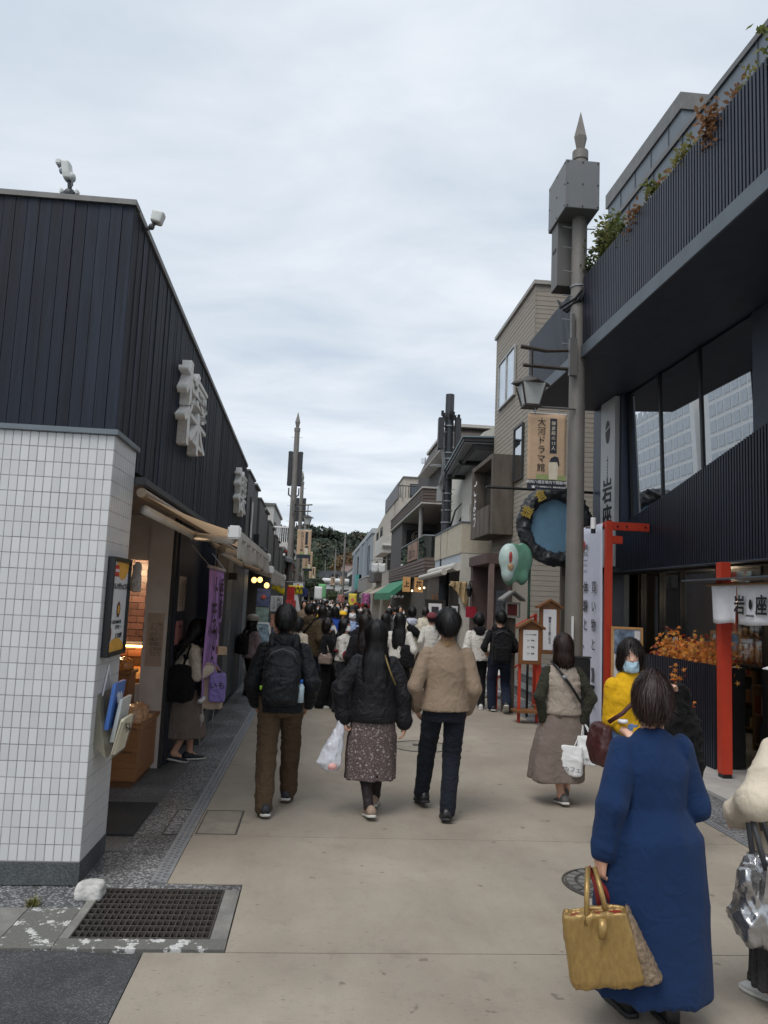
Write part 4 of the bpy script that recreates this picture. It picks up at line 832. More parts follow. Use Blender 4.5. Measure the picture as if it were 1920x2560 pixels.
# ------------------------------------------------------------------ right: dark slatted shop building
NAVY = M('navy_metal', (.024, .034, .058), .42, .25, var=.12, scale=2)
NAVYD = M('navy_soffit', (.034, .044, .064), .55, var=.15)
SLAT = M('slat_metal', (.024, .029, .045), .38, .4, var=.1, rnd=.12)
FASC = M('fascia_metal', (.105, .125, .145), .5, .3, var=.12, scale=3, dirt=.12)
ROOFW = M('grey_metal_cladding', (.16, .185, .21), .5, .3, var=.1, scale=2, dirt=.1)
VERM = M('vermilion_paint', s2l(186, 58, 34), .5, var=.1, scale=5, bump=.06)
BLK = M('black_metal', (.010, .011, .012), .4, .2)
def glass_mat(name, tint, refl, rough=.01):
    if name in MATS: return MATS[name]
    m, t, b = _nt(name); N = t.nodes; L = t.links; N.remove(b)
    g = N.new('ShaderNodeBsdfGlossy'); g.inputs['Roughness'].default_value = rough; g.inputs['Color'].default_value = (.9, .93, .97, 1)
    tr = N.new('ShaderNodeBsdfTransparent'); tr.inputs[0].default_value = (*tint, 1)
    f = N.new('ShaderNodeLayerWeight'); f.inputs['Blend'].default_value = .5
    mr = N.new('ShaderNodeMapRange'); mr.inputs['To Min'].default_value = refl; mr.inputs['To Max'].default_value = 1.0; pw = N.new('ShaderNodeMath'); pw.operation = 'POWER'; pw.inputs[1].default_value = 2.2
    L.new(f.outputs['Facing'], pw.inputs[0]); L.new(pw.outputs[0], mr.inputs[0])
    mx = N.new('ShaderNodeMixShader'); L.new(mr.outputs[0], mx.inputs[0]); L.new(tr.outputs[0], mx.inputs[1]); L.new(g.outputs[0], mx.inputs[2]); L.new(mx.outputs[0], N['Material Output'].inputs[0]); MATS[name] = m
    return m
GLASSR = glass_mat('coated_glass', (.25, .28, .3), .8); GLASSC = glass_mat('shop_glass', (.82, .85, .86), .05); GLASSD = glass_mat('dark_window_glass', (.18, .2, .22), .12)
FX = 4.60
iw = thing('slatted_shop_building', 'two storey navy shop with slatted balcony and reflecting glass', 'building', (6, 8.5, 0))
ztop = lambda y: 2.98 + (11.66 - y) * .186
MB().prism([(FX + .03, 4.2, 2.30), (FX + .03, 11.66, 2.30), (FX + .03, 11.66, ztop(11.66) - .01), (FX + .03, 4.2, ztop(4.2) - .01)], (.12, 0, 0)).build('slat_backing', NAVYD, iw)
y = 11.655
while y > 4.4:
    w_ = .033; za = ztop(y); MB().box(FX, FX + .028, y - w_, y, 2.285, za).build('slat', SLAT, iw); y -= .058
MB().hexa([(FX - .004, 4.2, 2.262), (FX + .15, 4.2, 2.262), (FX + .15, 11.67, 2.262), (FX - .004, 11.67, 2.262), (FX - .004, 4.2, 2.283), (FX + .15, 4.2, 2.283), (FX + .15, 11.67, 2.283), (FX - .004, 11.67, 2.283)]).build('bottom_rail', BLK, iw)
MB().box(4.42, 9, 3.5, 12.72, 2.284, 2.30).build('ground_floor_soffit', NAVYD, iw)
# first floor glazing; panes lean outward to brighten their reflection
for a, b_ in ((11.46, 10.42), (10.37, 9.26), (9.20, 8.03)):
    LN = lambda z: 4.80 - (z - 3.0) * .03; MB().hexa([(LN(ztop(b_) - .1), b_, ztop(b_) - .1), (LN(ztop(b_) - .1) + .012, b_, ztop(b_) - .1), (LN(ztop(a) - .1) + .012, a, ztop(a) - .1), (LN(ztop(a) - .1), a, ztop(a) - .1), (LN(5.1), b_, 5.1), (LN(5.1) + .012, b_, 5.1), (LN(5.1) + .012, a, 5.1), (LN(5.1), a, 5.1)]).build('pane', GLASSR, iw)
for yy in (11.49, 10.395, 9.23): MB().hexa([(4.78, yy - .022, 2.95), (4.86, yy - .022, 2.95), (4.86, yy + .022, 2.95), (4.78, yy + .022, 2.95), (4.715, yy - .022, 5.12), (4.79, yy - .022, 5.12), (4.79, yy + .022, 5.12), (4.715, yy + .022, 5.12)]).build('mullion', BLK, iw)
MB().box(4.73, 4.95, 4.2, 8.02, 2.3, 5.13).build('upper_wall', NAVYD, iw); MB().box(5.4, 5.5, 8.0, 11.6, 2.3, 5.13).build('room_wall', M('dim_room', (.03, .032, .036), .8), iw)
MB().box(4.62, 5.2, 12.29, 12.74, 0.0, 5.13).build('end_wall', NAVY, iw); MB().box(5.2, 9, 12.6, 12.74, 0, 8.2).build('end_wall', ROOFW, iw); MB().box(4.66, 4.9, 11.53, 12.285, 2.3, 5.13).build('sign_wall', NAVY, iw)
# overhang, fascia, balcony
MB().box(3.46, 4.95, 3.4, 12.74, 5.14, 5.20).build('soffit', NAVYD, iw); MB().box(3.43, 3.458, 3.4, 12.745, 5.135, 5.31).build('fascia', FASC, iw, bevel=.003); MB().box(3.46, 4.9, 12.70, 12.745, 5.2, 5.33).build('fascia_end', FASC, iw)
MB().box(3.49, 3.52, 3.4, 12.7, 5.36, 6.22).build('slat_backing', NAVYD, iw)
sm = MB().box(0, .03, 0, .032, 5.33, 6.29).mesh('slat'); y = 12.70
while y > 3.6: link('slat', sm, iw, (3.45 - 6, y - 8.5, 0), SLAT); y -= .056
for yy in np.arange(3.8, 12.7, 1.1): MB().box(3.455, 3.475, yy, yy + .09, 5.305, 5.33).build('slat_foot', BLK, iw)
sm2 = MB().box(0, .032, 0, .03, 5.33, 6.29).mesh('slat')
x = 3.5
while x < 4.9: link('slat', sm2, iw, (x - 6, 12.715 - 8.5, 0), SLAT); x += .056
MB().box(3.75, 9, 3.4, 12.6, 5.2, 5.9).build('balcony_floor', NAVYD, iw)
MB().box(4.6, 9, 3.4, 12.59, 5.9, 8.13).build('top_storey', ROOFW, iw); MB().box(4.57, 9, 3.35, 12.62, 8.13, 8.21).build('roof_cap', CAP, iw)
for yy in np.arange(4, 12.6, .9): MB().box(4.585, 4.6, yy, yy + .012, 5.9, 8.13).build('panel_seam', M('seam_dark', (.08, .09, .1), .6), iw)
MB().box(6.0, 9, 13.0, 15.8, 6.0, 10.6).box(6.0, 9, 12.3, 13.0, 8.2, 10.6).build('penthouse', ROOFW, iw); MB().box(5.96, 9.05, 12.26, 15.85, 10.6, 10.92).build('penthouse_cap', CAP, iw)
for yy in np.arange(12.8, 15.7, .75): MB().box(5.985, 6.0, yy, yy + .012, 6.0, 10.6).build('panel_seam', M('seam_dark', (.08, .09, .1), .6), iw)
# balcony planting: leafy clumps on short stems
def leaf_cluster(name, pts, size, mat, seed, parent=None, up=.4):
    rg = random.Random(seed); mb = MB()
    for p in pts:
        p = Vector(p); a = rg.uniform(0, 6.28); d = Vector((math.cos(a), math.sin(a), rg.uniform(-.5, 1) * up * 2)).normalized(); s_ = Vector((-math.sin(a), math.cos(a), rg.uniform(-.6, .6))).normalized(); L = size * rg.uniform(.7, 1.3)
        mb.add([p, p + d * L * .5 + s_ * L * .28, p + d * L, p + d * L * .5 - s_ * L * .28], [(0, 1, 2, 3)])
    return mb
def leaf_mat(name, col):
    m, t, b = _nt(name); N = t.nodes; L = t.links; tc = N.new('ShaderNodeTexCoord'); n = N.new('ShaderNodeTexNoise'); n.inputs['Scale'].default_value = 11; n.inputs['Detail'].default_value = 4; L.new(tc.outputs['Object'], n.inputs['Vector']); mr = N.new('ShaderNodeMapRange'); mr.inputs['From Min'].default_value = .3; mr.inputs['From Max'].default_value = .7; mr.inputs['To Min'].default_value = .5; mr.inputs['To Max'].default_value = 1.6; L.new(n.outputs[0], mr.inputs[0])
    v = N.new('ShaderNodeVectorMath'); v.operation = 'SCALE'; v.inputs[0].default_value = col; L.new(mr.outputs[0], v.inputs['Scale']); L.new(v.outputs[0], b.inputs['Base Color']); b.inputs['Roughness'].default_value = .5; tr = N.new('ShaderNodeBsdfTranslucent'); L.new(v.outputs[0], tr.inputs[0]); mx = N.new('ShaderNodeMixShader'); mx.inputs[0].default_value = .45; L.new(b.outputs[0], mx.inputs[1]); L.new(tr.outputs[0], mx.inputs[2]); L.new(mx.outputs[0], N['Material Output'].inputs[0]); return m
GREENS = [leaf_mat('leaf_green', (.15, .17, .055)), leaf_mat('leaf_dark', (.10, .13, .05)), leaf_mat('leaf_bronze', (.24, .13, .07)), leaf_mat('leaf_yellowgreen', (.20, .19, .07))]
TWIG = M('twig', (.06, .045, .03), .8)
rg = random.Random(5)
for k in range(14):
    yy = 10.55 - k * .42 + rg.uniform(-.12, .12); hh = (.62, .55, .7, .62, .3, .22, .35, .34, .28, .3, .25, .38, .3, .28, .3, .3, .3)[k]; xx = 3.58 + rg.uniform(-.03, .1)
    nth = ('first', 'second', 'third', 'fourth', 'fifth', 'sixth', 'seventh', 'eighth', 'ninth', 'tenth', 'eleventh', 'twelfth', 'thirteenth', 'fourteenth', 'fifteenth', 'sixteenth', 'last')[k]
    t = thing('balcony_shrub', '%s balcony shrub, %s counting from the pole' % ('russet leaved' if k in (5, 7, 9, 10) else 'bronze tinged green' if k % 3 == 0 else 'loose green', nth), 'shrub', (xx, yy, 5.9), group='shrubs along the slatted balcony')
    pts = []; st = MB()
    for b_ in range(9):
        a = rg.uniform(0, 6.28); ln = hh * rg.uniform(.5, 1) + .3; tip = Vector((xx + math.cos(a) * .16, yy + math.sin(a) * .24, 5.9 + ln)); st.tube([(xx, yy, 5.88), tip], [.008, .003], 4, False)
        for q in range(80 if k < 4 else 50): f = rg.uniform(.3, 1.05); pts.append(Vector((xx, yy, 5.9)).lerp(tip, f) + Vector([max(-.08, min(.08, rg.gauss(0, w_))) for w_ in (.04, .05, .035)]))
    mt = GREENS[2] if k in (5, 7, 9, 10) else GREENS[(0, 1, 3)[k % 3]]
    leaf_cluster('leaves', pts, .07, mt, k).build('crown', mt, t); st.build('stem', TWIG, t)
# vertical white name board
sb = thing('vertical_sign', 'tall white shop sign board with black emblem and brush letters', 'sign', (4.6, 11.96, 3.0))
MB().box(4.575, 4.655, 11.66, 12.27, 2.4, 5.128).build('board', M('sign_board_grey', (.46, .47, .47), .5, var=.05), sb, bevel=.004)
lf = (4.571, 0, 0); RT = (0, -1, 0)
n = 16
def flat_x(x, pts, mat, par, name): MB().add([(x, a, b_) for a, b_ in pts], [tuple(range(len(pts)))]).build(name, mat, par, solid=.002)
flat_x(4.572, [(11.96 + .10 * math.cos(q), 4.62 + .19 * math.sin(q) * (1.15 if math.sin(q) < 0 else .9)) for q in [2 * math.pi * k / n for k in range(n)]], INK, sb, 'emblem')
flat_x(4.569, [(11.85, 4.67), (12.07, 4.60), (12.07, 4.625), (11.85, 4.695)], M('sign_board_grey', (.46, .47, .47), .5), sb, 'emblem_cut')
text('IWAKURA', (4.571, 11.96, 4.02), RT, (0, 0, 1), .055, INK, sb, True, sx=1.0); text('岩', (4.571, 11.96, 3.60), RT, (0, 0, 1), .42, INK, sb, weight=.018); text('座', (4.571, 11.96, 3.17), RT, (0, 0, 1), .42, INK, sb, weight=.018)
# ground floor shop front
def red_post(x, y, label):
    t = thing('red_post', label, 'post', (x, y, 0)); MB().box(x, x + .11, y - .06, y + .06, .07, 2.283).build('shaft', VERM, t, bevel=.008); MB().box(x + .008, x + .102, y - .052, y + .052, .03, .07).build('foot', BLK, t)
red_post(4.29, 7.97, 'vermilion square timber post at the shop entrance beside the curtain'); red_post(4.72, 7.42, 'vermilion post inside the entrance behind the white curtain'); red_post(4.29, 5.2, 'vermilion entrance post next to the cream coated woman')
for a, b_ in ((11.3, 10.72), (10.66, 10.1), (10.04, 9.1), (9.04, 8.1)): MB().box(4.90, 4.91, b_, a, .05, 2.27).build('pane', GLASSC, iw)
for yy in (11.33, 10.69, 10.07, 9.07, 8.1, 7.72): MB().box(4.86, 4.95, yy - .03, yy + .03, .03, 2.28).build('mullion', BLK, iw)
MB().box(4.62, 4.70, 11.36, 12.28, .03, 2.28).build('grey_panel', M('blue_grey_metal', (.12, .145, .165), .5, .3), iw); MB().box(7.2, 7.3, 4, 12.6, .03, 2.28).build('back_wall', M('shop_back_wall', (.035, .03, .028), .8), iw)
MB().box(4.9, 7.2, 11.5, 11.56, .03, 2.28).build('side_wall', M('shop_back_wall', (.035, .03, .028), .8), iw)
# shelves with wares inside
WOODL = M('shelf_wood', s2l(150, 112, 76), .6, var=.2, stretch=(1, 6, 1))
wares = [M('ware_%d' % i, s2l(*c), .6, var=.2) for i, c in enumerate(((206, 190, 160), (150, 60, 44), (90, 100, 120), (200, 170, 120), (60, 66, 60), (222, 214, 200), (170, 120, 80)))]
def shelf_unit(x, y0, y1, label, seed, z0=.1, n=5, face=-1):
    rg = random.Random(seed); t = thing('shelf_unit', label, 'shelf', (x, (y0 + y1) / 2, .03)); MB().box(x, x + .3, y0, y0 + .03, .03, 2.1).build('side_panel', WOODL, t); MB().box(x, x + .3, y1 - .03, y1, .03, 2.1).build('side_panel', WOODL, t)
    for k in range(n):
        z = z0 + k * (1.95 - z0) / n; MB().box(x + .001, x + .299, y0 + .031, y1 - .031, z, z + .025).build('shelf_board', WOODL, t); yy = y0 + .06
        while yy < y1 - .12:
            w_ = rg.uniform(.06, .16); h_ = rg.uniform(.1, .28)
            o = solo('boxed_ware', MB().box(x + .02, x + .2, yy, yy + w_, z + .026, z + .026 + h_), rg.choice(wares), 'small boxed goods on the %s' % label.split(' with')[0], 'goods', group='goods on the %s' % label.split(' with')[0], bevel=.006); yy += w_ + rg.uniform(.01, .05)
shelf_unit(5.6, 8.3, 9.6, 'wooden shelf unit behind the shop window with boxed goods', 3); shelf_unit(5.3, 5.6, 7.5, 'wooden shelf unit just inside the entrance with boxed goods', 8); shelf_unit(6.3, 9.7, 11.2, 'deeper wooden shelf unit in the dim shop with boxed goods', 4)
lamp_m = M('warm_lamp_glass', (1, .78, .5), .4, emit=7, var=0)
for k, (xx, yy) in enumerate(((5.5, 9.9), (5.2, 7.0), (5.9, 8.7))):
    t = thing('pendant_lamp', ('small warm pendant lamp behind the shop window', 'small warm pendant lamp inside the entrance', 'small warm pendant lamp above the shelves')[k], 'lamp', (xx, yy, 1.95)); MB().blob((xx, yy, 1.98), .05, 10, 8).build('bulb', lamp_m, t, True); MB().tube([(xx, yy, 2.03), (xx, yy, 2.28)], .006, 5).build('cable', BLK, t)
    li = bpy.data.lights.new('lamp_glow', 'POINT'); li.energy = 9; li.color = (1, .74, .48); li.shadow_soft_size = .06; lo = bpy.data.objects.new('lamp_glow', li); COL.objects.link(lo); lo.parent = t; lo.location = (0, 0, -.06)
# sandals on the wall rack
t = thing('sandal_rack', 'dark rack of pale sandals seen through the shop window', 'rack', (5.35, 9.3, 1.1)); MB().box(5.40, 5.43, 8.75, 9.75, 1.05, 1.75).build('panel', M('rack_dark', (.02, .018, .016), .7), t)
for r_ in range(2):
    for c_ in range(7):
        o = MB().blob((5.385, 8.84 + c_ * .13, 1.58 - r_ * .32), (.012, .045, .11), 10, 8); solo('sandal', o, wares[(0, 3, 5)[(r_ + c_) % 3]], 'pale sole of a sandal hanging on the dark rack', 'sandal', group='sandals on the rack', smooth=True)
# entrance canopy and curtain
cn = thing('entrance_canopy', 'thin grey plate canopy above the white entrance curtain', 'canopy', (4.2, 7, 2.1)); MB().hexa([(3.98, 5.6, 2.075), (4.6, 5.6, 2.095), (4.6, 8.48, 2.095), (4.12, 8.48, 2.075), (3.98, 5.6, 2.092), (4.6, 5.6, 2.112), (4.6, 8.48, 2.112), (4.12, 8.48, 2.092)]).build('plate', FASC, cn, bevel=.003); MB().tube([(4.2, 8.05, 2.035), (4.2, 5.6, 2.035)], .014, 8).build('curtain_rod', WOODL, cn, True)
nr = thing('entrance_curtain', 'white split curtain with black brush letters over the entrance', 'curtain', (4.2, 7, 1.63)); CLW = fabric('curtain_linen', (226, 226, 230), bump=.2, var=.04, wrinkle=.15)
for a, b_ in ((7.95, 7.46), (7.45, 6.6), (6.59, 5.7)): MB().sheet(lambda u, v: (4.2 + .018 * math.sin(u * 9 + a) * v, a + (b_ - a) * u, 2.03 - (.395 + .01 * math.sin(u * 6)) * v), 16, 8).build('panel', CLW, nr, True, solid=.002)
text('岩', (4.172, 7.36, 1.81), RT, (0, 0, 1), .20, INK, nr, weight=.02); text('座', (4.172, 6.98, 1.81), RT, (0, 0, 1), .20, INK, nr, weight=.02); text('IWAKURA', (4.172, 7.17, 1.72), RT, (0, 0, 1), .03, INK, nr)
flat_x(4.176, [(7.17 + .028 * math.cos(q), 1.83 + .05 * math.sin(q)) for q in [2 * math.pi * k / n for k in range(n)]], INK, nr, 'emblem')
# slatted planter with artificial maple sprays
pl = thing('slatted_planter', 'black slatted planter screen below the shop window', 'planter', (4.6, 9.3, .03))
MB().box(4.46, 4.80, 8.36, 10.52, .05, 1.14).build('box', BLK, pl); y = 8.36
while y < 10.5: MB().box(4.435, 4.459, y, y + .026, .03, 1.16).build('slat', SLAT, pl); y += .05
def star_leaf(mb, p, s, rg):
    nrm = Vector((rg.uniform(-1, 0), rg.uniform(-1, .2), rg.uniform(-.2, .9))).normalized(); u = nrm.orthogonal().normalized(); v = nrm.cross(u); a0 = rg.uniform(0, 6.28); pts = []
    for k in range(10):
        r_ = s * ((1.0, .85, .85, .62, .62)[(k // 2) % 5] if k % 2 == 0 else .30); a = a0 + k * math.pi / 5; pts.append(Vector(p) + u * math.cos(a) * r_ + v * math.sin(a) * r_ - nrm * s * .15 * (k % 2 == 0))
    mb.add(pts, [tuple(range(10))])
MAPLES = [leaf_mat('maple_orange', s2l(216, 134, 56)), leaf_mat('maple_gold', s2l(222, 164, 76)), leaf_mat('maple_red', s2l(150, 48, 40))]
def maple(name, stems, leaves, s, label, seed, mats):
    rg = random.Random(seed); t = thing(name, label, 'maple spray', tuple(stems[0][0][0])); mbs = [MB() for _ in mats]; st = MB()
    for path, spread in stems:
        st.tube(path, [.006, .003] if len(path) == 2 else [.007] + [.004] * (len(path) - 2) + [.002], 5, False)
        for q in range(leaves):
            f = rg.uniform(.12, 1) * (len(path) - 1); i = min(int(f), len(path) - 2); p = Vector(path[i]).lerp(Vector(path[i + 1]), f - i) + Vector((rg.gauss(0, spread * .7), rg.gauss(0, spread), rg.gauss(0, spread * .8)))
            star_leaf(rg.choices(mbs, weights=(6, 3, 1)[:len(mbs)])[0], p, s * rg.uniform(.7, 1.2), rg)
    for mb, m_ in zip(mbs, mats):
        if mb.v: o = mb.build('leaves', m_, t); o['kind'] = 'stuff'
    st.build('stem', TWIG, t)
maple('maple_spray', [([(4.62, 9.95 - i * .1, 1.12), (4.6 + .06 * (i % 3 - 1), 9.9 - i * .1, 1.3 + .06 * (i % 2))], .10) for i in range(6)], 60, .045, 'dense orange maple spray filling the far half of planter top', 1, MAPLES)
maple('maple_spray', [([(4.62, 9.2 - i * .1, 1.12), (4.6 + .05 * (i % 3 - 1), 9.15 - i * .1, 1.27 + .05 * (i % 2))], .10) for i in range(8)], 60, .045, 'dense orange maple spray filling the near half of planter top', 2, MAPLES)
for k, (yb, xt, yt, zt) in enumerate(((10.0, 4.2, 10.15, 1.1), (9.6, 4.2, 9.55, 1.0), (9.2, 4.12, 9.0, .92), (8.8, 4.2, 8.8, 1.06))):
    maple('maple_branch', [([(4.40, yb - .15, .45), (4.3, yb - .05, .75), (xt, yt, zt)], .05)], 42, .05, ('upright orange maple branch in front of planter beside the yellow sweater', 'reddish maple branch in the middle of the planter front', 'leaning orange maple branch near the black sleeve', 'upright golden maple branch nearest the vermilion post')[k], 20 + k, MAPLES if k != 1 else [MAPLES[2], MAPLES[0], MAPLES[1]])
# slim card stand just inside the entrance
t = thing('card_stand', 'sloping white printed card on a stand beside the cream coat', 'display stand', (4.32, 6.75, .03)); MB().box(4.32, 4.38, 6.68, 6.74, .03, 1.24).build('stand', M('shaded_red_timber', s2l(110, 42, 28), .6, var=.15), t)  # shade inside the entrance is put into the stand's darker red
MB().hexa([(4.16, 6.5, 1.235), (4.46, 6.5, 1.335), (4.46, 6.95, 1.335), (4.16, 6.95, 1.235), (4.16, 6.5, 1.243), (4.46, 6.5, 1.343), (4.46, 6.95, 1.343), (4.16, 6.95, 1.243)]).build('card', PAPERW, t); MB().hexa([(4.28, 6.55, .68), (4.30, 6.55, .68), (4.30, 6.9, .68), (4.28, 6.9, .68), (4.31, 6.55, .9), (4.33, 6.55, .9), (4.33, 6.9, .9), (4.31, 6.9, .9)]).build('card', PAPERW, t)
# picture board on the forecourt
pbd = thing('picture_board', 'wood framed board with street photographs standing by the red banner post', 'notice board', (4.2, 10.25, .03))
MB().box(3.99, 4.02, 10.22, 10.25, .03, 1.50).box(4.40, 4.43, 10.22, 10.25, .03, 1.50).box(4.021, 4.399, 10.22, 10.25, 1.47, 1.50).box(4.021, 4.399, 10.22, 10.25, .8, .83).build('frame', M('oak_frame', s2l(196, 150, 98), .5, var=.15), pbd, bevel=.003)
MB().box(4.021, 4.399, 10.235, 10.245, .831, 1.469).build('sheet', PAPERW, pbd); MB().box(4.03, 4.39, 10.226, 10.234, 1.14, 1.46).build('photograph', M('street_photo', s2l(110, 128, 150), .3, var=.9, scale=9), pbd); MB().box(4.31, 4.385, 10.22, 10.225, 1.33, 1.45).build('label_card', PAPERW, pbd)
# red framed white banner
fr = thing('banner_frame', 'vermilion timber frame holding the tall white cloth banner', 'frame', (4.0, 10.4, .0)); MB().box(3.96, 4.05, 10.36, 10.45, 0, 2.955).build('post', VERM, fr, bevel=.006); MB().box(4.051, 4.585, 10.375, 10.435, 2.83, 2.945).build('upper_arm', VERM, fr, bevel=.006); MB().box(4.051, 4.20, 10.38, 10.43, 2.64, 2.75).build('lower_arm', VERM, fr, bevel=.006); MB().box(3.97, 4.04, 10.452, 12.1, 2.885, 2.945).build('top_rail', VERM, fr); MB().box(3.97, 4.04, 10.452, 12.1, .0, .07).build('bottom_rail', VERM, fr)
for xx in (4.12, 4.25, 4.52): MB().tube([(xx, 10.374, 2.885), (xx, 10.362, 2.885)], .014, 8).build('bolt', BLK, fr)
wb = thing('white_banner', 'tall white cloth banner with vertical black writing beside the pole', 'banner', (3.94, 11.25, .05)); CLB = fabric('banner_cloth', (222, 224, 238), bump=.12, var=.03, wrinkle=.12)
MB().sheet(lambda u, v: (3.935 + .012 * math.sin(u * 7 + v * 2), 10.46 + 1.62 * u, 2.93 - 2.9 * v), 16, 24).build('cloth', CLB, wb, True, solid=.002)
RTB = (0, -1, 0)
for body, yy, z, sz, sp_ in (('買い物と', 10.72, 2.02, .19, .27), ('体験と、', 11.06, 2.02, .19, .27), ('足湯で、', 11.40, 2.02, .19, .27)):
    for k, ch in enumerate(body): text(ch, (3.915, yy, z - k * sp_), RTB, (0, 0, 1), sz, INK, wb)
RD = M('print_red2', s2l(206, 52, 46), .6)
flat_x(3.914, [(11.22 + .10 * math.cos(q), 2.66 + .085 * math.sin(q)) for q in [2 * math.pi * k / n for k in range(n)]], RD, wb, 'red_disc'); text('浮', (3.911, 11.22, 2.66), RTB, (0, 0, 1), .12, PAPERW, wb); text('め', (3.915, 11.03, 2.62), RTB, (0, 0, 1), .12, INK, wb); text('あ', (3.915, 11.41, 2.62), RTB, (0, 0, 1), .12, INK, wb); text('ミュージアム', (3.915, 11.25, 2.52), RTB, (0, 0, 1), .09, INK, wb); MB().box(3.912, 3.916, 11.0, 11.5, 2.425, 2.433).build('rule_line', INK, wb)
for zz in (2.36, 2.27): text('おみやげ・カフェ', (3.915, 11.2, zz), RTB, (0, 0, 1), .05, M('ink_grey', (.2, .2, .22), .7), wb)
for yy, ch, cap_ in ((10.72, '3F', 'CAFE'), (11.08, '2F', 'DINING')): text(ch, (3.915, yy, .48), RTB, (0, 0, 1), .14, INK, wb, weight=.02); text(cap_, (3.915, yy, .36), RTB, (0, 0, 1), .07, INK, wb)
for k in range(4): MB().tube([(3.914, 11.04 + k * .022, .95), (3.914, 11.04 + k * .022, .78)], .004, 4).build('fork_mark', INK, wb)
MB().tube([(3.914, 11.073, .80), (3.914, 11.073, .60)], .01, 4).build('fork_mark', INK, wb); flat_x(3.913, [(10.72 + .09 * math.cos(q), .66 + .06 * math.sin(q)) for q in [math.pi + math.pi * k / 10 for k in range(11)]], INK, wb, 'cup_mark')
for k in range(3): MB().tube([(3.914, 10.68 + k * .04, .70), (3.914, 10.66 + k * .04, .80), (3.914, 10.69 + k * .04, .90)], .006, 4).build('steam_mark', INK, wb)
# ------------------------------------------------------------------ street poles
POLE = M('pole_taupe', (.185, .172, .155), .55, .15, var=.12, scale=3, dirt=.25); PBOX = M('pole_box_grey', (.155, .16, .165), .5, .1, var=.05); PBOXD = M('pole_box_taupe', (.115, .11, .105), .5, .1, var=.05); BOLT = M('bolt_dark', (.02, .02, .02), .6); LAMPF = M('lantern_bronze', (.055, .045, .038), .5, .4, var=.2); LGL = M('lantern_frosted', (.50, .52, .50), .35, var=.08)
def lantern(par, c, s=1.0, lit=False):
    """square tapered lantern with curved roof, hung below c"""
    x, y_, z = c; MB().tube([(x, y_, z), (x, y_, z - .16 * s)], .018 * s, 8).build('hanger', LAMPF, par)
    zt = z - .16 * s
    MB().lathe((x, y_, zt - .13 * s), [(.30 * s, 0), (.26 * s, .035 * s), (.14 * s, .085 * s), (.05 * s, .13 * s)], 4).build('roof', LAMPF, par)
    g = MB(); a, b_ = .175 * s, .105 * s; z1, z0 = zt - .132 * s, zt - .43 * s
    P = [(x - a, y_ - a, z1), (x + a, y_ - a, z1), (x + a, y_ + a, z1), (x - a, y_ + a, z1)]; Q = [(x - b_, y_ - b_, z0), (x + b_, y_ - b_, z0), (x + b_, y_ + b_, z0), (x - b_, y_ + b_, z0)]
    sh_ = lambda p, k: (x + (p[0] - x) * k, y_ + (p[1] - y_) * k, p[2]); g.hexa([sh_(p, .93) for p in Q] + [sh_(p, .93) for p in P]); g.build('glass', LGL, par)
    for p, q in zip(P, Q): MB().tube([p, q], .014 * s, 4).build('frame_bar', LAMPF, par)
    MB().box(x - b_ - .015 * s, x + b_ + .015 * s, y_ - b_ - .015 * s, y_ + b_ + .015 * s, z0 - .03 * s, z0).build('base', LAMPF, par)
def lamp_arm(par, px_, py_, z, sg, L=.75):
    MB().tube([(px_, py_, z + .27), (px_ + sg * L * .5, py_, z + .24), (px_ + sg * L, py_, z + .28)], [.022, .026, .03], 6).build('upper_arm', LAMPF, par); MB().tube([(px_, py_, z), (px_ + sg * L * .95, py_, z + .02)], .026, 6).build('lower_arm', LAMPF, par); MB().tube([(px_ + sg * L * .78, py_, z + .27), (px_ + sg * L * .78, py_, z)], .02, 6).build('strut', LAMPF, par)
    MB().box(px_ - .05 + sg * .02, px_ + .05 + sg * .02, py_ - .14, py_ - .06, z - .12, z + .4).build('clamp', PBOXD, par)
    return (px_ + sg * L * .78, py_, z)
def spire(par, x, y_, z, s=1.0):
    MB().lathe((x, y_, z), [(.112 * s, 0), (.112 * s, .13 * s)], 16).build('collar', POLE, par, R(40)); MB().lathe((x, y_, z + .13 * s), [(.05 * s, 0), (.095 * s, .22 * s), (.002, .62 * s)], 6).build('spire', POLE, par)
def pegs(par, x, y_, zs):
    for z in zs:
        for sg in (-1, 1): MB().tube([(x + sg * .09, y_ - .02, z), (x + sg * .23, y_ - .02, z + .008)], .008, 6).build('step_peg', STEEL, par)
PX_, PY_ = 3.42, 10.1
mp_ = thing('street_pole', 'tall taupe street pole with spear tip and equipment box beside white banner', 'street pole', (PX_, PY_, 0))
MB().tube([(PX_, PY_, 0), (PX_, PY_, 8.1)], [.125, .098], 24).build('shaft', POLE, mp_, R(40)); spire(mp_, PX_, PY_, 8.08)
bx = MB().box(3.12, 3.60, 9.80, 10.60, 7.20, 7.90).build('equipment_box', PBOX, mp_, bevel=.006); b2 = bx
for xx in (3.145, 3.36, 3.575):
    for zz in (7.23, 7.55, 7.87): MB().tube([(xx, 9.80, zz), (xx, 9.792, zz)], .011, 8).build('bolt', BOLT, bx)
for yy in (9.84, 10.2, 10.56):
    for zz in (7.24, 7.55, 7.86): MB().tube([(3.12, yy, zz), (3.112, yy, zz)], .011, 8).build('bolt', BOLT, b2)
MB().box(3.15, 3.58, 10.22, 10.52, 6.25, 7.199).build('lower_cabinet', PBOXD, mp_, bevel=.006); MB().box(3.142, 3.149, 10.3, 10.44, 6.8, 6.84).build('vent_slot', BOLT, mp_)
pegs(mp_, PX_, PY_, (7.05, 6.75, 6.40, 6.05, 5.70, 5.35)[0:6])
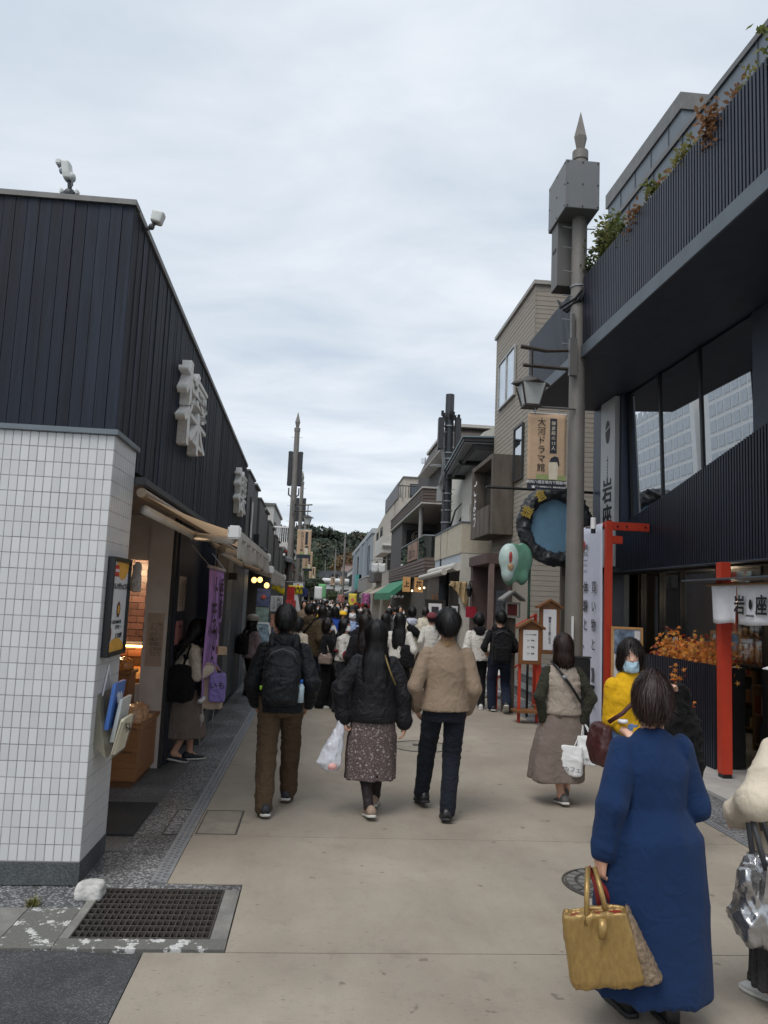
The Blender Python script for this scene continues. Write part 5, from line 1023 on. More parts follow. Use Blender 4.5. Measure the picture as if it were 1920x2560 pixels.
for k, pts in enumerate(([(3.22, 10.4, 6.1), (3.2, 10.2, 5.92), (3.34, 9.98, 5.98), (3.46, 9.97, 6.15), (3.5, 10.0, 6.4)], [(3.26, 10.45, 6.1), (3.25, 10.2, 5.88), (3.38, 9.97, 5.95), (3.48, 9.96, 6.15), (3.53, 10.02, 6.4)], [(3.54, 10.02, 6.5), (3.56, 9.99, 6.1), (3.53, 10.0, 5.8)], [(3.3, 10.5, 6.1), (3.29, 10.2, 5.86), (3.42, 9.965, 5.96), (3.5, 9.965, 6.2)])): MB().tube(pts, .018, 6).build('cable', BLK, mp_, True)
for z in (6.18, 5.98): MB().lathe((PX_, PY_, z), [(.118, 0), (.118, .02)], 20).build('strap_band', STEEL, mp_)
a_ = lamp_arm(mp_, PX_ - .1, PY_ - .06, 4.98, -1, .72); lantern(mp_, (a_[0], a_[1], 5.0), .95)
MB().box(3.29, 3.33, 9.96, 10.06, 5.35, 5.75).build('clamp', PBOXD, mp_)
MB().box(3.34, 3.352, 9.90, 9.96, 1.20, 1.62).build('number_plate', PAPERW, mp_)
# flag on the pole
FLAGM = fabric('flag_tan', (182, 156, 130), bump=.15, var=.1, scale=3, wrinkle=.15); FNAVY = M('flag_navy', (.018, .024, .036), .7); FGREEN = M('flag_green', s2l(140, 150, 100), .8, var=.2); FFACE = M('flag_pale_figure', s2l(206, 196, 176), .8, var=.12)
def event_flag(x0, x1, y_, z0, z1, label, detail, rod_to):
    t = thing('event_flag', label, 'flag', ((x0 + x1) / 2, y_, z0), group='event flags on the street poles'); w_, h_ = x1 - x0, z1 - z0
    wav = lambda u, v: y_ + .012 * w_ * math.sin(u * 6 + v * 3)
    MB().sheet(lambda u, v: (x0 + w_ * u, wav(u, v), z1 - h_ * v), 12, 16).build('cloth', FLAGM, t, True, solid=.003)
    def patch(u0, u1, v0, v1, mat, name, lift): MB().sheet(lambda u, v: (x0 + w_ * (u0 + (u1 - u0) * u), wav(u0 + (u1 - u0) * u, v0 + (v1 - v0) * v) - lift, z1 - h_ * (v0 + (v1 - v0) * v)), 6, 6).build(name, mat, t, True)
    patch(0, 1, .87, 1.0, FNAVY, 'lower_band', .004); patch(.57, .75, .06, .52, FNAVY, 'title_plate', .004); patch(.22, 1, .80, .868, FGREEN, 'robe_print', .004)
    def shape(pts, mat, name, lift): MB().add([(x0 + w_ * u, wav(u, v) - lift, z1 - h_ * v) for u, v in pts], [tuple(range(len(pts)))]).build(name, mat, t)
    shape([(.56, .86), (.54, .66), (.58, .62), (.78, .62), (.80, .68), (.78, .86)], FFACE, 'face_print', .006); shape([(.56, .635), (.60, .585), (.70, .555), (.80, .57), (.83, .66), (.80, .69), (.77, .63)], FNAVY, 'hat_print', .008)
    yy = y_ - .012 * w_ - .006
    for k, ch in enumerate('大河ドラマ館'): text(ch, (x0 + w_ * .35, yy, z1 - h_ * (.12 + k * .12)), (1, 0, 0), (0, 0, 1), h_ * .115, INK, t, depth=.001)
    if detail:
        for k, ch in enumerate(('鎌', '倉', '殿', 'の', '13', '人')): text(ch, (x0 + w_ * .66, yy - .002, z1 - h_ * (.125 + k * .066)), (1, 0, 0), (0, 0, 1), h_ * .058, FFACE, t, depth=.001)
        text('鶴岡八幡宮境内で開館中', (x0 + w_ * .5, yy - .002, z1 - h_ * .905), (1, 0, 0), (0, 0, 1), h_ * .048, PAPERW, t, depth=.001); text('大河ドラマ館開館のため、鎌倉市観光協会', (x0 + w_ * .55, yy - .002, z1 - h_ * .965), (1, 0, 0), (0, 0, 1), h_ * .024, PAPERW, t, depth=.001)
        shape([(.12, .985), (.2, .985), (.16, .945)], PAPERW, 'triangle_mark', .012)
    MB().tube([(x0 - .06, y_, z1 + .09), (rod_to, y_, z1 + .09)], .016 if detail else .02, 6).build('rod', PBOXD, t)
    for u in (.18, .80): MB().tube([(x0 + w_ * u, y_, z1 + .09), (x0 + w_ * u, y_, z1 - .01)], .008, 6).build('hook', STEEL, t)
    MB().tube([(x0 - .0, y_, z1 + .005), (x1, y_, z1 + .005)], .008, 6).build('top_wire', PAPERW, t)
event_flag(2.71, 3.24, 9.98, 3.28, 4.32, 'large tan event flag on the pole with the equipment box', True, 3.36)
# low dark cabinet by the pole
t = thing('utility_cabinet', 'low black cabinet standing before the pole foot by white banner', 'cabinet', (3.45, 9.93, 0)); MB().box(3.30, 3.585, 9.90, 9.965, 0, 1.08).build('body', BLK, t, bevel=.008); MB().box(3.29, 3.595, 9.89, 9.972, 1.082, 1.105).build('lid', M('cabinet_lid', (.03, .033, .036), .5), t, bevel=.004)
t = thing('security_camera', 'small white camera fixed on the pole above white banner', 'camera', (3.56, 9.98, 2.75)); MB().tube([(3.60, 9.9, 2.78), (3.60, 9.9, 2.93)], .036, 10).build('housing', PAPERW, t, R(40)); MB().tube([(3.52, 9.97, 2.80), (3.60, 9.93, 2.80)], .015, 6).tube([(3.60, 9.9, 2.72), (3.60, 9.9, 2.779)], .03, 10).build('mount', BLK, t)
# ------------------------------------------------------------------ right: forecourt with steps, ring sign and notice boards
DECK = M('grey_deck', (.14, .145, .145), .7, var=.15, stretch=(8, 1, 1)); DOLD = M('old_timber', (.10, .082, .065), .8, var=.35, scale=5, stretch=(1, 1, .3)); WALN = M('board_walnut', s2l(120, 78, 40), .6, var=.2, scale=5, stretch=(1, 1, .4))
stp = thing('deck_steps', 'grey boarded steps leading up to the shop between buildings', 'steps', (4.5, 14.2, 0))
for k in range(3):
    x0 = 3.93 + k * .32; MB().box(x0, 6.5, 13.25 + k * .05, 16.1, k * .17 + .013, (k + 1) * .17).build('riser', DECK, stp)
    for q in range(2): MB().box(x0 - .02 + q * .16, x0 + .132 + q * .16, 13.22 + k * .05, 16.1, (k + 1) * .17 + .001, (k + 1) * .17 + .026).build('tread_board', DECK, stp)
rs = thing('ring_sign', 'dark carved ring sign with gold letters and blue disc behind pole', 'sign', (3.9, 12.55, 2.4))
S = Solid(.022); cx, cz = 3.9, 3.08
for k in range(28):
    a, b_ = 2 * math.pi * k / 28, 2 * math.pi * (k + 1) / 28; rr = .53; S.cap((cx + rr * math.cos(a), 12.55, cz + rr * 1.06 * math.sin(a)), (cx + rr * math.cos(b_), 12.55, cz + rr * 1.06 * math.sin(b_)), .11, .11, .03)
link('ring', S.mesh('ring', folds(.03, 7, 7, 4), .02), rs, -rs.location, M('dark_carved_stone', (.022, .025, .028), .45, var=.5, scale=8, bump=.8, bscale=25))
MB().add([(cx + .45 * math.cos(2 * math.pi * k / 32), 12.56, cz + .48 * math.sin(2 * math.pi * k / 32)) for k in range(32)], [tuple(range(32))]).build('disc', M('sign_blue', s2l(96, 132, 156), .5, var=.1), rs, solid=.04)
GOLD = M('sign_gold', s2l(196, 168, 84), .4, .5, var=.2)
for ch, a in (('鎌', 160), ('倉', 122)): text(ch, (cx + .53 * math.cos(R(a)), 12.425, cz + .56 * math.sin(R(a))), (math.cos(R(a - 90)), 0, math.sin(R(a - 90))), (math.cos(R(a)), 0, math.sin(R(a))), .2, GOLD, rs, depth=.012, weight=.012)
MB().tube([(2.75, 12.7, 3.70), (4.6, 12.7, 3.70)], .025, 6).build('beam', BLK, rs); MB().tube([(4.2, 12.62, 3.55), (4.2, 12.7, 3.7)], .02, 6).build('hanger', BLK, rs)
MB().box(4.05, 4.15, 12.6, 12.7, 0, 2.5).build('support_post', DOLD, rs)
ap = thing('apple_sign', 'green apple shaped hanging sign with pale painted face', 'sign', (3.12, 12.1, 2.0))
S = Solid(.014); S.ell((3.06, 12.0, 2.44), (.21, .12, .27), .05); S.ell((3.19, 12.05, 2.46), (.20, .13, .27), .05); S.ell((3.02, 12.0, 2.2), (.13, .1, .16), .05); S.ell((3.2, 12.03, 2.2), (.12, .1, .15), .05); S.ell((3.12, 11.98, 2.02), (.07, .16, .09), .03, 's'); S.ell((3.14, 12.0, 2.75), (.05, .14, .06), .03, 's')
link('body', S.mesh('body'), ap, -ap.location, M('apple_green', s2l(92, 140, 116), .35, var=.25, scale=3, coat=.3))
S = Solid(.012); S.ell((2.99, 11.965, 2.46), (.165, .125, .24), .05); S.ell((2.97, 11.96, 2.24), (.10, .10, .15), .05)
link('painted_face', S.mesh('painted_face'), ap, -ap.location, M('apple_pale', s2l(178, 198, 192), .4, var=.15, scale=6)); MB().blob((2.985, 11.855, 2.47), (.04, .02, .10)).build('red_paint', M('apple_red_paint', s2l(160, 62, 58), .5, var=.5, scale=20), ap, True); MB().blob((2.99, 11.86, 2.33), (.05, .02, .07)).build('ochre_paint', M('apple_ochre_paint', s2l(170, 140, 104), .5, var=.4, scale=20), ap, True)
MB().tube([(3.36, 12.1, 1.2), (3.36, 12.1, 2.62)], .022, 8).build('post', M('post_green', s2l(58, 88, 74), .5), ap, True); MB().tube([(3.36, 12.1, 0), (3.36, 12.1, 1.2)], .02, 8).build('post_base', BLK, ap, True); MB().tube([(3.36, 12.1, 2.5), (3.2, 12.06, 2.5)], .015, 6).build('arm', BLK, ap)
def notice_board(x0, x1, y_, z0, z1, label, lines, red=True):
    t = thing('notice_board', label, 'notice board', ((x0 + x1) / 2, y_, 0)); w_ = x1 - x0; xc = (x0 + x1) / 2
    MB().box(x0, x1, y_, y_ + .06, z0, z1).build('panel', WALN, t, bevel=.004)
    MB().prism([(x0 - .05, y_ - .05, z1 - .02), (xc, y_ - .05, z1 + .10), (x1 + .05, y_ - .05, z1 - .02), (x1 + .05, y_ - .05, z1 + .015), (xc, y_ - .05, z1 + .135), (x0 - .05, y_ - .05, z1 + .015)], (0, .16, 0)).build('roof', WALN, t)
    MB().prism([(x0, y_, z1 + .001), (x1, y_, z1 + .001), (xc, y_, z1 + .09)], (0, .05, 0)).build('gable', WALN, t)
    MB().box(x0 + w_ * .16, x1 - w_ * .16, y_ - .004, y_ - .001, z0 + .06, z1 - .03).build('sheet', PAPERW, t)
    for (b_, zf, sz, vert) in lines: text(b_, (xc, y_ - .006, z0 + (z1 - z0) * zf), (1, 0, 0), (0, 0, 1), sz, INK, t, vert)
    for xx in (x0 + .03, x1 - .03): MB().box(xx - .02, xx + .02, y_ + .061, y_ + .10, 0, z0 + .3).build('leg', VERM if red else WALN, t)
    MB().box(x0 - .06, x1 + .06, y_ - .1, y_ + .2, .16, .19).build('foot_shelf', WALN, t)
notice_board(3.05, 3.385, 11.45, .86, 1.40, 'lower walnut notice board with small printed price sheet', [('ミュージアム案内', .82, .022, False), ('１F　売店', .66, .026, False), ('２F　足湯', .48, .026, False), ('３F　茶屋', .3, .026, False)])
notice_board(3.49, 3.80, 11.9, 1.00, 1.72, 'taller walnut notice board with vertical writing beside the pole', [('鎌倉ふらり館こちら', .5, .05, True)])
lt = thing('shrine_lantern', 'small grey roofed lantern box on an old timber post', 'lantern', (3.16, 12.5, 0)); MB().box(3.08, 3.26, 12.5, 12.66, 0, 1.52).build('post', DOLD, lt, bevel=.01); MB().box(3.07, 3.31, 12.42, 12.66, 1.53, 1.56).box(3.07, 3.31, 12.42, 12.66, 1.75, 1.78).box(3.07, 3.095, 12.42, 12.445, 1.561, 1.749).box(3.285, 3.31, 12.42, 12.445, 1.561, 1.749).box(3.07, 3.31, 12.63, 12.66, 1.561, 1.749).build('box_frame', M('weathered_grey_wood', (.22, .215, .2), .8), lt); MB().box(3.1, 3.28, 12.5, 12.52, 1.565, 1.745).build('red_panel', M('dim_red', s2l(110, 44, 40), .7, var=.5, scale=30), lt)
MB().prism([(3.0, 12.36, 1.80), (3.19, 12.36, 1.94), (3.38, 12.36, 1.80), (3.38, 12.36, 1.83), (3.19, 12.36, 1.97), (3.0, 12.36, 1.83)], (0, .36, 0)).build('roof', M('weathered_grey_wood', (.22, .215, .2), .8), lt)
rl = thing('red_handrail', 'red painted sloping handrail of the deck steps', 'handrail', (3.9, 13.4, 0))
for z in (.5, .85, 1.2): MB().tube([(3.05, 12.9, z), (3.9, 13.6, z + .38)], .018, 6).build('rail', VERM, rl)
for x_, y_ in ((3.05, 12.9), (3.9, 13.6)): MB().box(x_ - .025, x_ + .025, y_ - .025, y_ + .025, 0, 1.25 if x_ < 3.5 else 1.6).build('post', VERM, rl)

# ------------------------------------------------------------------ generic parts of street buildings (front faces -x)
def window(par, x, y0, y1, z0, z1, frame, glass=None, split=1, depth=.05, name='window', curtain=None, face='x'):
    glass = glass or GLASSD; f = .04
    if face == 'x':
        bx_ = lambda a, b_, c, d, e_=0, g=depth: MB().box(x - g, x + e_, a, b_, c, d)
    else:
        bx_ = lambda a, b_, c, d, e_=0, g=depth: MB().box(a, b_, x - g, x + e_, c, d)
    w_ = MB()
    for q in ((y0, y1, z1 - f, z1), (y0, y1, z0, z0 + f), (y0, y0 + f, z0 + f, z1 - f), (y1 - f, y1, z0 + f, z1 - f)): w_.v, w_.f = (lambda m: (w_.v + m.v, w_.f + [tuple(i + len(w_.v) for i in ff) for ff in m.f]))(bx_(*q))
    for k in range(1, split): yy = y0 + (y1 - y0) * k / split; m = bx_(yy - f / 2, yy + f / 2, z0 + f, z1 - f); n0 = len(w_.v); w_.v += m.v; w_.f += [tuple(i + n0 for i in ff) for ff in m.f]
    o = w_.build(name, frame, par); 
    bx_(y0 + f, y1 - f, z0 + f, z1 - f, -.015, .025).build('pane', glass, o); bx_(y0 + f, y1 - f, z0 + f, z1 - f, -.001, .006).build('pane_backing', curtain or M('dim_room', (.03, .032, .036), .8), o)  # without a curtain, a dark sheet stands in for the room's shade
    return o
ALU = M('aluminium_frame', (.42, .42, .41), .45, .4); DKF = M('dark_frame', (.03, .03, .03), .5)
# beige-grey ribbed siding building
SID = M('ribbed_siding', (.31, .275, .23), .75, var=.12, scale=4, stretch=(1, 1, 12), dirt=.12)
def ribs(par, x0, x1, y0, y1, z0, z1, p, mat, face, name='siding_course', d=.009):
    z = z0
    while z < z1 - .01:
        zt_ = min(z + p, z1)
        if face == 'x': MB().prism([(x0, y0, z), (x0 - d, y0, z + .004), (x0 - d * .55, y0, zt_ - .006), (x0, y0, zt_)], (0, y1 - y0, 0)).build(name, mat, par)
        else: MB().prism([(x0, y0, z), (x0, y0 - d, z + .004), (x0, y0 - d * .55, zt_ - .006), (x0, y0, zt_)], (x1 - x0, 0, 0)).build(name, mat, par)
        z = zt_
sd_ = thing('siding_building', 'beige grey building with fine horizontal siding and box window', 'building', (6, 18, 0))
MB().box(4.52, 9, 16.22, 20.0, 0, 8.9).build('wall', SID, sd_); ribs(sd_, 4.52, 0, 16.2, 20.0, 2.9, 8.4, .11, SID, 'x'); ribs(sd_, 4.5, 9, 16.22, 0, .3, 8.4, .11, SID, 'y'); ribs(sd_, 4.52, 0, 16.2, 20.0, 8.412, 8.88, .11, SID, 'x'); ribs(sd_, 4.5, 9, 16.22, 0, 8.412, 8.88, .11, SID, 'y')
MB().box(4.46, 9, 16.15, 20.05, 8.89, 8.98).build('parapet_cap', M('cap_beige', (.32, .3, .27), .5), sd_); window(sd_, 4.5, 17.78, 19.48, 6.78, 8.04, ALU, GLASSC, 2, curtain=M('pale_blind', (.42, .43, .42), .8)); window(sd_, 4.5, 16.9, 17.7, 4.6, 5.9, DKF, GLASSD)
bw = thing('box_window', 'weathered timber box bay with white brush lettering on siding wall', 'bay window', (4.3, 19, 3.4))
for q in ((4.0, 4.5, 17.75, 17.95, 3.38, 5.30), (4.0, 4.5, 20.1, 20.3, 3.42, 5.36), (4.0, 4.5, 17.951, 20.099, 5.22, 5.34), (4.0, 4.5, 17.951, 20.099, 3.42, 3.52)): MB().box(*q).build('frame_board', DOLD, bw, bevel=.006)
for q in range(4): MB().box(3.96, 4.0, 17.97 + q * .52, 18.45 + q * .52, 3.4, 4.1).build('front_board', DOLD, bw, bevel=.006)
MB().box(4.3, 4.34, 17.951, 20.099, 4.1, 5.2).build('pane', GLASSD, bw); text('ごよう', (3.955, 19.6, 4.25), RT, (0, 0, 1), .42, PAPERW, bw, True, weight=.01)
# maroon entrance
MAR = M('maroon_render', (.085, .056, .050), .8, var=.12, bump=.15)
mr_ = thing('maroon_entrance', 'maroon rendered porch with canopy, wall lamp and roller shutter', 'building', (4.6, 19.5, 0))
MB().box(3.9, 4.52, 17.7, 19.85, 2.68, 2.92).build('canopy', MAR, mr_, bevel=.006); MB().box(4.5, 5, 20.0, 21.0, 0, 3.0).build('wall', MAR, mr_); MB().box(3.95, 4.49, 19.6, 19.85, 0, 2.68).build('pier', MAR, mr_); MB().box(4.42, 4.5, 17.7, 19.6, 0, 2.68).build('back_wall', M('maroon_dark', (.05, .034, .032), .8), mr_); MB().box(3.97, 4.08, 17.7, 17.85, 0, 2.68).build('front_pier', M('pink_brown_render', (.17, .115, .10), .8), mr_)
for k in range(22): MB().box(4.39, 4.42, 17.95, 18.8, .1 + k * .09, .1 + k * .09 + .084).build('shutter_slat', M('shutter_grey', (.10, .115, .13), .5, .3), mr_)
wlp = thing('wall_lamp', 'black coach lamp on the maroon porch wall', 'wall lamp', (3.87, 19.5, 1.9)); MB().lathe((3.86, 19.5, 1.9), [(.03, 0), (.05, .03), (.085, .2), (.1, .21), (.04, .27), (.015, .36)], 8).build('lantern', BLK, wlp); MB().tube([(3.86, 19.5, 2.22), (3.86, 19.5, 2.3), (3.96, 19.6, 2.28)], .012, 6).build('bracket', BLK, wlp)
solo('crimson_notice', MB().box(3.80, 4.07, 19.585, 19.598, 1.38, 1.66), M('crimson_sheet', s2l(150, 30, 48), .5, var=.1), 'square crimson sheet on the maroon pier', 'panel')
# cream building with flat parapet box, awning and gable
CRM = M('cream_render', (.47, .42, .33), .8, var=.08, bump=.12, dirt=.25); CRM2 = M('pale_render', (.50, .475, .42), .8, var=.08, dirt=.2)
cb_ = thing('cream_shop', 'cream rendered shop with boxed parapet and metal roof with deep eaves', 'building', (5, 24, 0))
MB().box(3.9, 4.7, 21.03, 25.96, 3.12, 3.97).build('parapet_panel', CRM, cb_, bevel=.006); MB().box(3.87, 4.75, 21.0, 25.99, 3.972, 4.0).build('parapet_cap', M('cap_blue_grey', (.14, .18, .22), .5), cb_); MB().box(3.93, 3.98, 21.06, 25.96, 2.86, 3.118).build('lower_band', M('band_white', (.42, .46, .5), .6), cb_); MB().box(3.92, 4.7, 21.04, 21.3, .0, 3.118).build('wall', CRM2, cb_); MB().box(3.89, 3.899, 23.4, 23.43, 3.12, 3.97).build('panel_joint', M('joint_brown', (.3, .25, .19), .8), cb_)
MB().box(4.5, 9, 22.5, 27.5, 2.4, 5.4).prism([(4.5, 22.5, 5.401), (9, 22.5, 5.401), (9, 22.5, 9), (4.75, 22.5, 6.9)], (0, 5, 0)).build('gable_wall', CRM2, cb_)
MB().box(4.37, 4.499, 22.45, 23.6, 4.02, 4.68).build('bay', CRM2, cb_); window(cb_, 22.44, 4.70, 4.98, 4.05, 4.85, ALU, GLASSC, 1, face='y', curtain=M('blue_blind', s2l(150, 166, 196), .7))
UND = M('eave_panel_grey', (.26, .27, .29), .7)
rf = MB().hexa([(3.74, 20.15, 6.02), (5.6, 20.15, 6.05), (5.6, 24.6, 5.86), (3.98, 24.6, 5.83), (3.74, 20.15, 6.06), (5.6, 20.15, 6.09), (5.6, 24.6, 5.9), (3.98, 24.6, 5.87)]).build('roof', UND, cb_)
MB().hexa([(3.70, 20.08, 6.07), (5.6, 20.08, 6.10), (5.6, 24.7, 5.91), (3.94, 24.7, 5.88), (3.70, 20.08, 6.16), (5.6, 20.08, 6.24), (5.6, 24.7, 6.0), (3.94, 24.7, 5.97)]).build('roof_edge', DKF, rf); MB().hexa([(3.66, 20.04, 6.165), (6, 20.04, 6.26), (6, 24.8, 6.1), (3.9, 24.8, 5.98), (3.66, 20.04, 6.2), (6, 20.04, 6.32), (6, 24.8, 6.16), (3.9, 24.8, 6.02)]).build('roof_sheet', M('roof_blue_metal', (.20, .27, .30), .45, .3, var=.1), rf)
for yy, z in ((20.2, 6.02), (22.2, 5.93), (24.3, 5.84)): MB().box(3.98, 5.5, yy, yy + .16, z - .12, z - .004).build('rafter', DKF, cb_)
MB().hexa([(4.0, 20.37, 5.91), (4.08, 20.37, 5.91), (4.18, 24.29, 5.74), (4.1, 24.29, 5.74), (4.0, 20.37, 6.005), (4.08, 20.37, 6.005), (4.18, 24.29, 5.82), (4.1, 24.29, 5.82)]).build('purlin', DKF, cb_); MB().box(4.6, 4.68, 20.37, 24.29, 5.74, 5.82).build('purlin', DKF, cb_)
CAWN = M('cream_awning_metal', (.50, .48, .43), .5, var=.08, dirt=.2)
aw = thing('shop_awning', 'rolled cream awning cassette above the art shop', 'awning', (3.6, 23.5, 2.5)); MB().tube([(3.5, 21.4, 2.58), (3.5, 26.4, 2.54)], .085, 10).build('front_roll', CAWN, aw, R(40)); MB().tube([(3.84, 21.2, 2.74), (3.84, 26.4, 2.74)], .12, 10).build('cassette', CAWN, aw, R(40)); MB().hexa([(3.5, 21.5, 2.60), (3.84, 21.5, 2.74), (3.84, 26.3, 2.74), (3.5, 26.3, 2.58), (3.5, 21.5, 2.61), (3.84, 21.5, 2.75), (3.84, 26.3, 2.75), (3.5, 26.3, 2.59)]).build('canopy', CAWN, aw)
dr = thing('shop_drape', 'tan cloth drape gathered beside the art shop doorway', 'curtain', (3.85, 21, 1.5)); MB().sheet(lambda u, v: (3.6 + .5 * u + .02 * math.sin(u * 24 + v * 5), 20.95 + .03 * math.cos(u * 19), 2.32 - (.12 + .66 * u ** 1.4) * v), 26, 12).build('cloth', fabric('drape_tan', (172, 148, 112)), dr, True, solid=.004)
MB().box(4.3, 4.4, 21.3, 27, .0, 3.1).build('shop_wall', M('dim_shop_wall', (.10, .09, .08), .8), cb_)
def framed(x0, x1, y_, z0, z1, label, seed, mount=.18, stand=True):
    t = thing('framed_picture', label, 'picture', ((x0 + x1) / 2, y_, z0)); f = .05
    MB().box(x0, x1, y_, y_ + .04, z0, z0 + f).box(x0, x1, y_, y_ + .04, z1 - f, z1).box(x0, x0 + f, y_, y_ + .04, z0 + f + .001, z1 - f - .001).box(x1 - f, x1, y_, y_ + .04, z0 + f + .001, z1 - f - .001).build('frame', M('picture_frame_dark', (.03, .026, .022), .5), t)
    MB().box(x0 + f, x1 - f, y_ + .02, y_ + .035, z0 + f, z1 - f).build('mount', M('picture_mount_brown', (.06, .05, .045), .8), t); a, b_ = (x1 - x0) * mount, (z1 - z0) * mount
    MB().box(x0 + a, x1 - a, y_ + .012, y_ + .019, z0 + b_, z1 - b_).build('inner_mount', PAPERW, t); MB().box(x0 + a * 1.8, x1 - a * 1.8, y_ + .006, y_ + .011, z0 + b_ * 1.8, z1 - b_ * 1.8).build('print', M('print_%d' % seed, ((.05, .04, .05), (.15, .2, .2), (.2, .12, .08))[seed % 3], .5, var=.8, scale=14), t)
framed(2.87, 3.42, 20.5, 1.22, 1.80, 'large dark framed picture with white mount outside the art shop', 0); framed(3.62, 3.9, 21.0, 1.35, 1.72, 'smaller framed print on the art shop door side', 1); framed(3.6, 3.88, 21.0, .85, 1.25, 'lowest framed print beside the art shop doorway', 2)
solo('display_easel', MB().tube([(2.92, 20.56, 0), (3.1, 20.62, 1.95)], .018, 6).tube([(3.38, 20.56, 0), (3.2, 20.62, 1.95)], .018, 6).tube([(3.15, 20.95, 0), (3.15, 20.62, 1.9)], .018, 6).box(2.85, 3.45, 20.46, 20.55, 1.17, 1.2), WALN, 'wooden easel carrying the large framed picture', 'easel')
# dark telecom mast rising behind the parapet
TEL = M('mast_charcoal', (.042, .046, .052), .5, .2, var=.1)
tm = thing('telecom_mast', 'charcoal telecom mast with cables and antenna boxes behind cream parapet', 'mast', (4.85, 24.9, 0)); mx_, my = 4.05, 24.7
tm.location = (mx_, my, 0); MB().tube([(mx_, my, 0), (mx_, my, 8.6)], [.17, .145], 16).build('shaft', TEL, tm, R(40))
for dx in (-.3, .26): MB().box(mx_ + dx - .09, mx_ + dx + .09, my - .3, my - .05, 6.7, 7.75).build('antenna_box', M('antenna_dark', (.03, .032, .036), .5), tm, bevel=.01)
for k, z in enumerate((4.3, 4.7, 5.0, 5.25, 5.9, 6.4, 6.6, 7.5)): MB().lathe((mx_, my, z), [(.18, 0), (.18, .04)], 14).build('band', STEEL, tm)
for k in range(3): MB().tube([(mx_ - .2 - .04 * k, my - .2, 7.7), (mx_ - .25 - .05 * k, my - .25, 7.0), (mx_ - .15 - .03 * k, my - .25, 6.3), (mx_ - .12 - .05 * k, my - .22, 5.9), (mx_ - .3, my - .2, 5.6), (mx_ - .16, my - .2, 5.2), (mx_ - .12, my - .2, 4.4)], .022, 6).build('cable', M('cable_grey', (.16, .165, .17), .5), tm, True)
for z in (6.15, 6.2): MB().tube([(mx_ - .62, my - .1, z), (mx_ + .3, my - .1, z)], .016, 6).build('cross_arm', STEEL, tm)
pegs(tm, mx_, my - .1, (4.9, 5.4, 5.8, 6.3, 6.8, 7.3)); MB().box(mx_ - .34, mx_ - .19, my - .16, my - .02, 5.0, 5.5).build('junction_box', M('junction_grey', (.3, .31, .31), .5), tm); MB().tube([(mx_ + .1, my - .2, 4.1), (mx_ + .25, my - .22, 4.7), (mx_ + .45, my - .22, 4.95), (mx_ + .55, my - .22, 4.7), (mx_ + .4, my - .22, 4.35)], .03, 6).build('cable_loop', BLK, tm, True)
for k in range(12): a = k * .6; MB().box(mx_ - .3 + .05 * k, mx_ - .22 + .05 * k, my - .2 + .1 * math.sin(a), my - .1 + .1 * math.sin(a), 7.72 + .12 * math.cos(a * 1.7), 7.88 + .12 * math.cos(a * 1.7)).build('connector', BLK, tm)
# brown lap-clad building with glass balcony
LAP = M('brown_lap', (.105, .078, .066), .7, var=.25, scale=3, stretch=(1, 1, 9), rnd=.2); BRD = M('brown_dark_wall', (.05, .043, .04), .7)
bb = thing('brown_lap_building', 'brown lap clad building with open gallery and glass balcony', 'building', (6, 36, 0))
ribs(bb, 3.94, 0, 29.6, 43, 5.62, 6.14, .13, LAP, 'x', 'lap_board', .04); ribs(bb, 3.9, 6.4, 29.64, 0, 5.62, 6.14, .13, LAP, 'y', 'lap_board', .04); MB().box(3.94, 9, 29.64, 43, 5.58, 6.15).build('upper_band', LAP, bb); MB().box(3.86, 9, 29.55, 43.05, 6.15, 6.22).build('band_cap', M('cap_cream', (.42, .4, .37), .6), bb); MB().box(3.86, 9, 29.55, 43.05, 5.54, 5.60).build('band_foot', M('cap_cream', (.42, .4, .37), .6), bb)
ribs(bb, 3.94, 0, 28.4, 43, 2.74, 3.38, .13, LAP, 'x', 'lap_board', .04); ribs(bb, 3.9, 4.7, 28.44, 0, 2.74, 3.38, .13, LAP, 'y', 'lap_board', .04); MB().box(3.94, 9, 28.44, 43, 2.70, 3.39).build('lower_band', LAP, bb)
MB().box(5.6, 9, 29.7, 43, 0, 5.58).build('inner_wall', BRD, bb); MB().box(3.98, 5.6, 37.5, 43, 3.39, 5.54).build('gallery_wall', M('grey_board', (.085, .08, .078), .75, var=.2, stretch=(1, 8, .2)), bb); MB().box(4.1, 9, 28.5, 43, 0, 2.7).build('shop_wall', M('dim_shop_wall', (.10, .09, .08), .8), bb)
for yy, xx in ((31, 4.05), (29.8, 5.3)): MB().tube([(xx, yy, 3.39), (xx, yy, 5.56)], .09, 12).build('column', M('column_grey', (.28, .27, .26), .5), bb, R(40))
MB().box(3.97, 3.985, 29.2, 37.4, 3.42, 4.25).build('glass_panel', glass_mat('balcony_glass', (.62, .66, .68), .12), bb); MB().box(3.985, 5.3, 29.2, 29.215, 3.42, 4.25).build('glass_panel', MATS['balcony_glass'], bb); MB().tube([(5.3, 29.2, 4.28), (3.98, 29.2, 4.28), (3.98, 37.4, 4.28)], .03, 6).build('handrail', STEEL, bb)
t = thing('balcony_sign', 'pale brown balcony sign board of the upstairs shop', 'sign', (3.95, 32.5, 3.45)); MB().box(3.93, 3.962, 31.2, 34.3, 3.46, 4.2).build('board', M('sign_tan', s2l(150, 120, 106), .6), t); text('日比カフェ', (3.925, 32.7, 3.72), RT, (0, 0, 1), .46, INK, t); text('鎌', (3.925, 32.7, 4.05), RT, (0, 0, 1), .2, INK, t)
t = thing('round_emblem_sign', 'round white outline emblem on the dark gallery wall', 'sign', (4.7, 37.4, 4.6)); MB().box(4.2, 5.5, 37.42, 37.48, 4.5, 5.2).build('board', BLK, t)
mb = MB(); 
